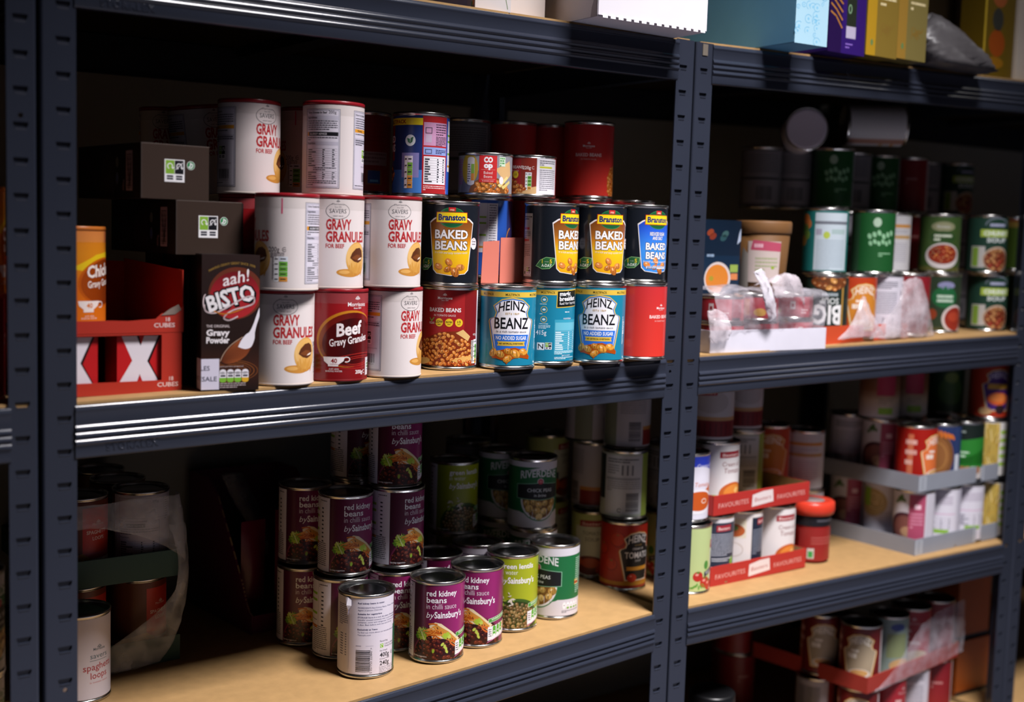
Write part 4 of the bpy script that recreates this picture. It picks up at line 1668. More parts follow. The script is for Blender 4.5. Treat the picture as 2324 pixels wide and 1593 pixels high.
LABELS = dict(savers=L_savers, beef=L_beef, chicken=L_chicken, bbm=L_bbm, heinz=L_heinz, bbplain=L_bbplain, branston=L_branston,
              branstonblue=L_branstonblue, asda=L_asda, greytin=L_greytin, coop=L_coop, morrsmall=L_morrsmall, aldi=L_aldi, kidney=L_kidney,
              lentils=L_lentils, tesco=L_tesco, whitetext=L_whitetext, riverdene=L_riverdene, htomato=L_htomato, heinzor=L_heinzor,
              heinzor2=lambda: L_heinzor('9c1c14', 'd8703a', ('HEINZ', '', '')), baxback=L_baxback, baxters=L_baxters, baxwhite=L_baxwhite,
              palegreen=L_palegreen, cobw=L_cobw, baxdark=L_baxdark, baxnavy=L_baxnavy, baxcream=L_baxcream, baxred=L_baxred,
              soupw=soupw, soupwt=lambda: soupw(text_side=True), soupw2=lambda: soupw(noodle=True), soupwp=lambda: soupw(big=True),
              pasta=L_pasta, brownbean=L_brownbean, greenblack=L_greenblack, darkgreen=L_darkgreen, hpurple=L_hpurple, redshort=L_redshort,
              bigsoup=L_bigsoup, redplain=L_redplain, redsoup=L_redsoup, heinzcream=L_heinzcream, greengrey=L_greengrey, barwhite=L_barwhite,
              greensoup=L_greensoup, greensoup2=L_greensoup2, chunky=L_chunky, teal=L_teal, greendot=L_greendot, whiteor=L_whiteor, yellowred=L_yellowred,
              loops=L_loops, hoops=L_hoops, hoopback=L_hoopback)


# ------------------------------------------------------------------ the room
def room():
    wall = mat('painted_wall', '8b8e8c', 0.85, 0, 0.2, bump=0.1, bscale=120, var=0.03, vscale=4)
    wall2 = mat('painted_wall_aisle', '706c6c', 0.85, 0, 0.2, bump=0.1, bscale=120, var=0.03, vscale=4)
    fl = mat('vinyl_floor', '50505a', 0.6, 0, 0.3, bump=0.05, bscale=80, var=0.1, vscale=30)
    ce = mat('ceiling_tile', '8a8a88', 0.9, 0, 0.2, bump=0.2, bscale=180)
    X0, X1, Y0, Y1 = -1.9, 4.6, -2.7, 0.508

    def slab(n, x0, y0, z0, x1, y1, z1, m):
        structure(MB().box(x0, y0, z0, x1, y1, z1).build(n, m))
    slab('floor', X0, Y0, -.1, X1, Y1, 0, fl)
    slab('ceiling', X0, Y0, CEIL, X1, Y1, CEIL + .1, ce)
    slab('wall_back', X0, Y1, 0, X1, Y1 + .1, CEIL, wall)
    slab('wall_aisle', X0, Y0 - .1, 0, X1, Y0, CEIL, wall2)
    slab('wall_left', X0 - .1, Y0, 0, X0, Y1, CEIL, wall2)
    slab('wall_right', X1, Y0, 0, X1 + .1, Y1, CEIL, wall2)
    white = mat('light_frame_white', 'dcdcdc', 0.5)
    dif = mat('light_diffuser', 'f2f2f2', 0.6)
    b = dif.node_tree.nodes['Principled BSDF']
    b.inputs['Emission Color'].default_value = (1, .97, .97, 1)
    b.inputs['Emission Strength'].default_value = 2.5
    for i, (lx, ly, pw) in enumerate(PANELS):
        t = thing('ceiling_light', 'square ceiling light panel above the aisle ' + ('near the cream gravy drums' if i == 0 else 'far to the right'), 'light', (lx, ly, CEIL), 0, 'ceiling light panels')
        f = MB()
        for a, b_, c, d in ((-.31, -.31, .31, -.29), (-.31, .29, .31, .31), (-.31, -.29, -.29, .29), (.29, -.29, .31, .29)):
            f.box(a, b_, -.02, c, d, -.0005)
        f.build('frame', white, t)
        MB().box(-.289, -.289, -.012, .289, .289, -.001).build('diffuser', dif, t)



room()

# ------------------------------------------------------------------ boltless shelving
PITCH = 35.0
DEPTH = 500.0


def hole_plate(cells, x0, x1, thick):
    """front plate in the XZ plane made of stacked cells, each (z0, z1, [hole outlines]); front at y=0, thickness towards +y (mm)"""
    mb = MB()
    for z0, z1, holes in cells:
        outer = [(x0, z0), (x1, z0), (x1, z1), (x0, z1)]
        loops = [outer] + holes
        flat = [p for l in loops for p in l]
        tris = tessellate_polygon([[Vector((p[0], p[1], 0)) for p in l] for l in loops])
        mb.add([(p[0] / 1000, 0, p[1] / 1000) for p in flat], tris)
        mb.add([(p[0] / 1000, thick / 1000, p[1] / 1000) for p in flat], [t[::-1] for t in tris])
        for h in holes:
            n = len(h)
            vs = [(p[0] / 1000, y / 1000, p[1] / 1000) for y in (0, thick) for p in h]
            mb.add(vs, [(i, (i + 1) % n, n + (i + 1) % n, n + i) for i in range(n)])
    return mb


def slot(cx, cz, w=14.5, h=6.0):
    # keyhole slot: rounded rectangle, slightly narrower foot
    return [(cx - w / 2, cz + h / 2), (cx - w / 2, cz), (cx - w / 2 + 2.2, cz - h / 2), (cx + w / 2 - 2.2, cz - h / 2), (cx + w / 2, cz), (cx + w / 2, cz + h / 2)]


def round_hole(cx, cz, r=2.6):
    return [(cx + r * math.cos(k * PI / 4), cz + r * math.sin(k * PI / 4)) for k in range(8)]


_posts = {}


def post_mesh(off, flip, bolts, Wd=35.0, sx=22.0):
    """angle post with its corner at local x=0; face runs to +x (flip -1: to -x), back flange runs +y"""
    key = (off, flip, bolts, Wd, sx)
    if key in _posts:
        return _posts[key]
    top, bot = 66.0, FLOOR
    mb = MB()
    R, T = 3.0, 2.2
    cells = []
    z = top
    k = math.ceil((bot - off) / PITCH)
    zs = []
    c = off + k * PITCH
    while c < top - 8:
        zs.append(c)
        c += PITCH
    edges = [bot] + [(a + b) / 2 for a, b in zip(zs, zs[1:])] + [top]
    for (a, b), cz in zip(zip(edges, edges[1:]), zs):
        hs = []
        if a + 4 < cz - 3 and b - 4 > cz + 3:
            hs.append(slot(sx, cz + 1.5))
        for bz in bolts:
            if a + 3 < bz < b - 3 and abs(bz - cz) > 7.5:
                hs.append(round_hole(sx, bz))
        cells.append((a, b, hs))
    p = hole_plate(cells, R, Wd, T)
    mb.add(p.v, p.f)
    # backing plates added behind the slots so the holes read dark
    for (a, b, hs), cz in zip(cells, zs):
        mb.box((sx - 8.5) / 1000, T / 1000 + .0006, (cz - 3.5) / 1000, (sx + 8.5) / 1000, T / 1000 + .0012, (cz + 6.5) / 1000)
        if hs:                                    # pressed lip under the slot
            lip = [(sx + sg * (4.8 + d), y, cz - 1.5 + dz) for sg in (-1, 1) for y, dz, d in ((.0, .2, 0), (-.9, -.25, .5), (0, -2.2, .9))]
            mb.add([(x / 1000, y / 1000, z / 1000) for x, y, z in lip], [(0, 1, 4, 3), (1, 2, 5, 4), (0, 2, 1), (3, 4, 5)])
    # rounded corner and flange
    n = 6
    prof = [(R - R * math.sin(t), R - R * math.cos(t)) for t in [PI / 2 * i / n for i in range(n + 1)]]
    prof += [(0, 34)]
    inn = [(R - (R - T) * math.sin(t), R - (R - T) * math.cos(t)) for t in [PI / 2 * i / n for i in range(n + 1)]] + [(T, 34)]
    loop = prof + inn[::-1]
    vs = [(x / 1000, y / 1000, zz / 1000) for zz in (bot, top) for x, y in loop]
    m = len(loop)
    mb.add(vs, [(i, (i + 1) % m, m + (i + 1) % m, m + i) for i in range(m)], 0, True)
    # end lip of the face
    mb.add([(Wd / 1000, y / 1000, zz / 1000) for y in (0, T) for zz in (bot, top)], [(0, 1, 3, 2)])
    mb.add([(x / 1000, y / 1000, top / 1000) for x, y in ((R, 0), (Wd, 0), (Wd, T), (R, T))], [(0, 1, 2, 3)])
    me = mb.mesh('post', [STEEL])
    if flip < 0:
        me.transform(Matrix.Scale(-1, 4, (1, 0, 0)))
    bm = bmesh.new()
    bm.from_mesh(me)
    bmesh.ops.remove_doubles(bm, verts=bm.verts, dist=2e-6)
    bmesh.ops.recalc_face_normals(bm, faces=bm.faces)
    bm.to_mesh(me)
    bm.free()
    try:
        me.set_sharp_from_angle(angle=math.radians(40))
    except Exception:
        pass
    _posts[key] = me
    return me


def beam_profile(H=57.0):
    """closed outline (y out of the rack is negative, z from the top edge), folded steel with three pressed ridges"""
    out = [(2.2, -1.2), (1.5, -0.4), (-0.2, -0.6), (-1.4, -1.4), (-1.8, -2.6)]
    for k in range(1, 6):
        out.append((-1.8 - 1.1 * math.sin(PI * k / 6), -3.0 - 5.0 * k / 6))      # upper roll
    out += [(-1.8, -8.2), (-1.8, -21.0)]
    for b in range(3):
        z0 = -21.6 - b * 7.6
        y, z, n = -1.8, z0, 7
        out.append((y, z))
        for k in range(n):                        # upward facing curve of the pressed ridge
            e = math.radians(16 + 26 * (1 - k / (n - 1)))
            y, z = y - math.sin(e) * 4.6 / n, z - math.cos(e) * 4.6 / n
            out.append((y, z))
        out += [(y - .1, z - .5), (y + .3, z - 1.0), (y + 1.2, z - 1.9), (-1.8, z0 - 6.9)]
    out += [(-1.8, -45.2), (-1.8, -(H - 2.4)), (-1.2, -(H - .8)), (0, -H), (6, -H)]
    inner = [(6, -H + 1.6), (0.6, -H + 1.6), (0.2, -2.4), (2.2, -2.4)]
    return out + inner


def beam(parent, x0, x1, f, name='front_beam', y=0.0, back=False, material=None):
    """folded beam from x0 to x1; f gives the top height along x"""
    prof = beam_profile()
    mb = MB()
    m = len(prof)
    vs = []
    N = 12
    for i in range(N + 1):
        x = x0 + (x1 - x0) * i / N
        for py, pz in prof:
            vs.append((x / 1000, (y - py if back else y + py) / 1000, (f(x) + pz - FLOOR) / 1000))
    fs = []
    for i in range(N):
        for k in range(m):
            a, b = i * m + k, i * m + (k + 1) % m
            fs.append((a, b, b + m, a + m))
    mb.add(vs, fs, 0, True)
    mb.add(vs[:m], [list(range(m))])
    mb.add(vs[-m:], [list(range(m))[::-1]])
    o = mb.build(name, material or STEEL, parent)
    try:
        o.data.set_sharp_from_angle(angle=math.radians(50))
    except Exception:
        pass
    return o


def emboss(parent, x, z, y, slope):
    cu = bpy.data.curves.new('embossed_lettering', 'FONT')
    cu.body = 'STORALEX'
    cu.size = 0.0098
    cu.extrude = 0.0006
    cu.offset = 0.0001
    cu.bevel_depth = 0.0003
    cu.space_character = 1.25
    ob = bpy.data.objects.new('embossed_lettering', cu)
    COL.objects.link(ob)
    me = bpy.data.meshes.new_from_object(ob.evaluated_get(bpy.context.evaluated_depsgraph_get()))
    bpy.data.objects.remove(ob)
    me.materials.clear()
    me.materials.append(STEEL)
    o = put('embossed_lettering', me, parent)
    o.matrix_world = Matrix.Translation(P(x, y, z)) @ Matrix.Rotation(-math.atan(slope), 4, 'Y') @ Matrix.Rotation(PI / 2, 4, 'X')
    return o


def rack(label, XL, XR, levels, offL, offR, bolts, emb=(), gl=(35.0, 22.0), gr=(35.0, 22.0)):
    """XL, XR: outer faces of the end posts; levels: (z at XL, z at XR) of the board tops"""
    t = thing('shelving_unit', label, 'shelving', (0, 0, 0), 0, 'grey boltless shelving bays')
    base_z = -FLOOR / 1000
    for x, fl, off, ge in ((XL, 1, offL, gl), (XR, -1, offR, gr)):
        for back in (False, True):
            o = put('post', post_mesh(off, fl, bolts, *ge), t)
            if back:
                o.location = (x / 1000, DEPTH / 1000, base_z)
                o.scale = (1, -1, 1)
            else:
                o.location = (x / 1000, 0, base_z)
            MB().box(-.002 if fl > 0 else -.034, -.003 if not back else -.034, FLOOR / 1000, .034 if fl > 0 else .002, .034 if not back else .003, FLOOR / 1000 + .004).build(
                'post_foot', mat('black_foot', '15161a', .6), o)
    for li, lev in enumerate(levels):
        zl, zr = lev[0], lev[-1]
        kn = [(XL, zl), (XR, zr)] if len(lev) == 2 else [(XL, zl), (lev[1], lev[2]), (XR, zr)]

        def f(x, kn=kn):
            for (xa, za), (xb, zb) in zip(kn, kn[1:]):
                if x <= xb or (xb, zb) == kn[-1]:
                    return za + (zb - za) * (x - xa) / (xb - xa)
        # board
        mb = MB()
        xs, y0, y1 = [XL + 9] + [k[0] for k in kn[1:-1]] + [XR - 9], 2.5, DEPTH + 7
        vs = [(x / 1000, y / 1000, (f(x) + dz - FLOOR) / 1000) for x in xs for y in (y0, y1) for dz in (-9, 0)]
        n = len(xs)
        mb.add(vs, [(0, 1, 3, 2), (4 * n - 4, 4 * n - 2, 4 * n - 1, 4 * n - 3)])
        for i in range(n - 1):
            o = 4 * i
            mb.add(vs, [(o, o + 4, o + 5, o + 1), (o + 2, o + 3, o + 7, o + 6), (o + 1, o + 5, o + 7, o + 3)])
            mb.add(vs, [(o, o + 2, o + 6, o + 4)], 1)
        mb.build('shelf_board', [BOARD, BOARD_SHADE], t)
        bo = beam(t, XL + gl[0] - 2, XR - gr[0] + 2, lambda x: f(x) - 2.5)
        beam(t, XL + 33, XR - 33, lambda x: f(x) - 9.5, 'back_beam', DEPTH, True, STEEL_DARK)
        for x in (XL + 4, XR - 6):
            MB().box(x / 1000, .003, (f(x) - 50 - FLOOR) / 1000, (x + 2) / 1000, DEPTH / 1000 - .003, (f(x) - 9.2 - FLOOR) / 1000).build('side_beam', STEEL_DARK, t)
        # support bar under the middle of the board
        xm = (XL + XR) / 2
        MB().box((xm - 20) / 1000, .002, (f(xm) - 24 - FLOOR) / 1000, (xm + 20) / 1000, DEPTH / 1000 - .002, (f(xm) - 9.3 - FLOOR) / 1000).build('support_bar', STEEL_DARK, t)
        for ei, ex, ez in emb:
            if ei == li:
                emboss(bo, ex, f(ex) - 2.5 - ez, -1.6, (zr - zl) / (XR - XL))
    return t


# board heights (left end, right end) of every level, top to bottom
LEV_LEFT = [(57.5, 68.0), (-404.0, -384.0), (-801.0, 300, -796.0, -761.0), (-1125.0, -1125.0)]
LEV_RIGHT = [(67.0, 96.0), (-385.0, -371.0), (-765.5, -774.0), (-1125.0, -1125.0)]
rack('grey slotted shelving bay holding gravy drums and baked beans tins', -21, 885, LEV_LEFT, -1.0, -9.0, (-43.0, -113.0, -406.5, -709.0), ((0, 38, 52.5), (1, 44, 50.5)))
rack('grey slotted shelving bay on the right holding soup tins and red trays', 888, 1796, LEV_RIGHT, -9.5, -12.0, (-43.0, -388.0, -690.0), (), (34.0, 16.0))
rack('grey slotted shelving bay cut off by the left picture edge', -932, -25, [(58, 58), (-402, -402), (-800, -806), (-1125, -1125)], -8.0, -19.0, (-113.0, -405.0), (), (35.0, 22.0), (29.0, 15.5))
rack('grey slotted shelving bay cut off by the right picture edge', 1800, 2706, [(96, 100), (-371, -371), (-774, -774), (-1125, -1125)], -8.0, -12.0, (-397.0,))

right_bay = [o for o in COL.objects if o.get('label', '').endswith('soup tins and red trays')][0]
MB().box(.8995, -.0012, (48 - FLOOR) / 1000, .9095, .0002, (76 - FLOOR) / 1000 - .012).build('post_plate', mat('dull_tan_plate', '6a6258', .5, 0, .4), right_bay)


# ------------------------------------------------------------------ tins and drums
KIND = dict(savers=('gravy_drum', 'drum', 'cream gravy granules drums'), beef=('gravy_drum', 'drum', 'red gravy granules drums'), chicken=('gravy_drum', 'drum', 'orange gravy granules drums'),
            kidney=('kidney_bean_tin', 'tin', 'purple kidney bean tins'), lentils=('lentil_tin', 'tin', 'lime green lentil tins'), riverdene=('chickpea_tin', 'tin', 'green chick pea tins'),
            tesco=('kidney_bean_tin', 'tin', 'white kidney bean tins'), pasta=('pasta_tin', 'tin', 'pasta tins'), loops=('spaghetti_tin', 'tin', 'spaghetti tins'),
            hoops=('spaghetti_tin', 'tin', 'spaghetti tins'), hoopback=('spaghetti_tin', 'tin', 'spaghetti tins'), greytin=('food_tin', 'tin', 'dim grey tins'), redshort=('fish_tin', 'tin', 'short red tins'),
            whitetext=('food_tin', 'tin', 'white text label tins'), heinz=('baked_bean_tin', 'tin', 'turquoise baked bean tins'), coop=('baked_bean_tin', 'tin', 'small baked bean tins'),
            morrsmall=('baked_bean_tin', 'tin', 'small baked bean tins'), branston=('baked_bean_tin', 'tin', 'black baked bean tins'), branstonblue=('baked_bean_tin', 'tin', 'black baked bean tins'),
            bbm=('baked_bean_tin', 'tin', 'red baked bean tins'), bbplain=('baked_bean_tin', 'tin', 'red baked bean tins'), asda=('baked_bean_tin', 'tin', 'blue multipack tins'), aldi=('baked_bean_tin', 'tin', 'red baked bean tins'))
RED_PLASTIC = mat('red_plastic_lid', '8f1822', 0.28, 0, 0.5)
ORANGE_PLASTIC = mat('orange_plastic_lid', 'c8702a', 0.3, 0, 0.5)
SEAL = mat('clear_seal_band', 'd8d0d8', .13, 0, .6, alpha=.06)
CARD_TUBE = mat('cream_card_tube', 'd8cac2', 0.5, bump=0.05, bscale=150)
CARD_RED = mat('red_card_tube', '7a1418', 0.4, bump=0.05, bscale=150)
CARD_OR = mat('orange_card_tube', 'c8651a', 0.4, bump=0.05, bscale=150)
_mesh = {}


def tin_meshes(kind, h):
    k = (kind, h)
    if k in _mesh:
        return _mesh[k]
    M = 1000.0
    if kind in ('savers', 'beef', 'chicken'):
        r = 37.0
        kb = ('drumbody', kind, h)
        if kb not in _mesh:
            mb = MB().lathe([(x / M, z / M) for x, z in ((0.01, .4), (r - 2, .4), (r - .6, 0), (r, .8), (r, 2.2), (r - .5, 3), (r - .5, h - 6), (r - 1.4, h - 5), (0.01, h - 5))], 72)
            _mesh[kb] = mb.mesh('drum_body', [{'savers': CARD_TUBE, 'beef': CARD_RED, 'chicken': CARD_OR}[kind]])
            ml = MB().lathe([(x / M, z / M) for x, z in ((0.01, h - 1.6), (r - 4, h - 1.6), (r - 3, h - .3), (r - .8, h), (r - .1, h - .6), (r - .1, h - 3.8), (r - .6, h - 4.3), (r - 2, h - 4.3), (r - 2.2, h - 4.8), (.01, h - 4.8))], 72)
            _mesh[kb + ('lid',)] = ml.mesh('lid', [ORANGE_PLASTIC if kind == 'chicken' else RED_PLASTIC])
        body, lid = _mesh[kb], _mesh[kb + ('lid',)]
        Z0, HL, RL = 3.0, h - 8.0, r - .35
        names = ('drum_body', 'lid', 'label')
    else:
        r = 37.5 if h > 60 else 37.0
        kb = ('tinbody', h)
        if kb not in _mesh:
            rb = r - 1.0
            prof = [(.01, 1.6), (r - 3.4, 1.6), (r - 2.6, .2), (r - 1, 0), (r, .7), (r, 2.8), (r - .6, 3.6), (rb - .2, 4.2), (rb - .2, 6), (rb, 7)]
            prof += [(rb, h - 7), (rb - .2, h - 6), (rb - .2, h - 4.2), (r - .6, h - 3.6), (r, h - 2.8), (r, h - .7), (r - .7, h), (r - 1.4, h), (r - 2.2, h - .8), (r - 2.5, h - 4.2)]
            _mesh[kb] = MB().lathe([(x / M, z / M) for x, z in prof], 72).mesh('can_body', [TIN])
            lp = [(.01, h - 3.4), (r - 15, h - 3.4), (r - 13.5, h - 3.0), (r - 12, h - 3.4), (r - 9, h - 3.4), (r - 8, h - 4.0), (r - 5, h - 4.0), (r - 4, h - 4.4), (r - 2.55, h - 4.2)]
            _mesh[kb + ('lid',)] = MB().lathe([(x / M, z / M) for x, z in lp], 72).mesh('lid', [TINLID])
        body, lid = _mesh[kb], _mesh[kb + ('lid',)]
        mg = 4.6 if h > 60 else 3.6
        Z0, HL, RL = mg + .6, h - 2 * mg - 1.2, r - .85
        names = ('can_body', 'lid', 'label')
    art = LABELS[kind]()
    s = HL / art.H
    if abs(s - 1) > 1e-6:
        art.it = [([(x, y * s) for x, y in p], ((lambda c_: (lambda u, v: c_(u, v / s)))(c) if callable(c) else c), L) for p, c, L in art.it]
        art.H = HL
    gloss = kind in ('beef', 'chicken', 'branston', 'branstonblue', 'kidney', 'lentils', 'heinz', 'bbplain', 'heinzor2', 'asda')
    lab = wrap(art, 'label', RL, Z0, INK_GLOSS if gloss else INK)
    _mesh[k] = (body, lid, lab, names)
    return _mesh[k]


def tin(kind, x, y, z, h, rot, label, tilt=None, lie=None):
    body, lid, lab, names = tin_meshes(kind, h)
    nm, cat, grp = KIND.get(kind, ('soup_tin', 'tin', 'assorted soup tins'))
    t = thing(nm, label, cat, P(x, y, z), math.radians(rot), grp)
    for n, m in zip(names, (body, lid, lab)):
        put(n, m, t)
    if kind in ('savers', 'beef', 'chicken'):
        k = ('band', h)
        if k not in _mesh:
            _mesh[k] = MB().lathe([(.03695, (h - 17) / 1000), (.03695, (h - 5) / 1000)], 72).mesh('seal_band', [SEAL])
        put('seal_band', _mesh[k], t)
    if kind == 'tesco':
        fl = []
        for u, v, o in ((-30, 100, .3), (-25, 100, 1.2), (-20, 97, .5), (-19, 90, 2.2), (-23, 84, 3.0), (-26, 76, .4), (-25, 90, 4.0)):
            an = u / 36.7
            R_ = (36.7 + o) / 1000
            fl.append((R_ * math.sin(an), -R_ * math.cos(an), (5.2 + v) / 1000))
        MB().add(fl, [(0, 1, 6), (1, 2, 6), (2, 3, 6), (3, 4, 6), (4, 5, 6), (5, 0, 6)]).build('torn_paper', mat('torn_white_paper', 'e4dee8', .7, 0, .3), t)
    if kind == 'bigsoup':
        # this one stands on its head
        t.rotation_euler = (PI, 0, math.radians(rot + 180))
        t.location = P(x, y, z + h)
    if tilt:
        t.rotation_mode = 'XYZ'
        t.matrix_world = Matrix.Translation(P(x, y, z)) @ Matrix.Rotation(math.radians(tilt), 4, 'Y') @ Matrix.Rotation(math.radians(rot), 4, 'Z')
    return t


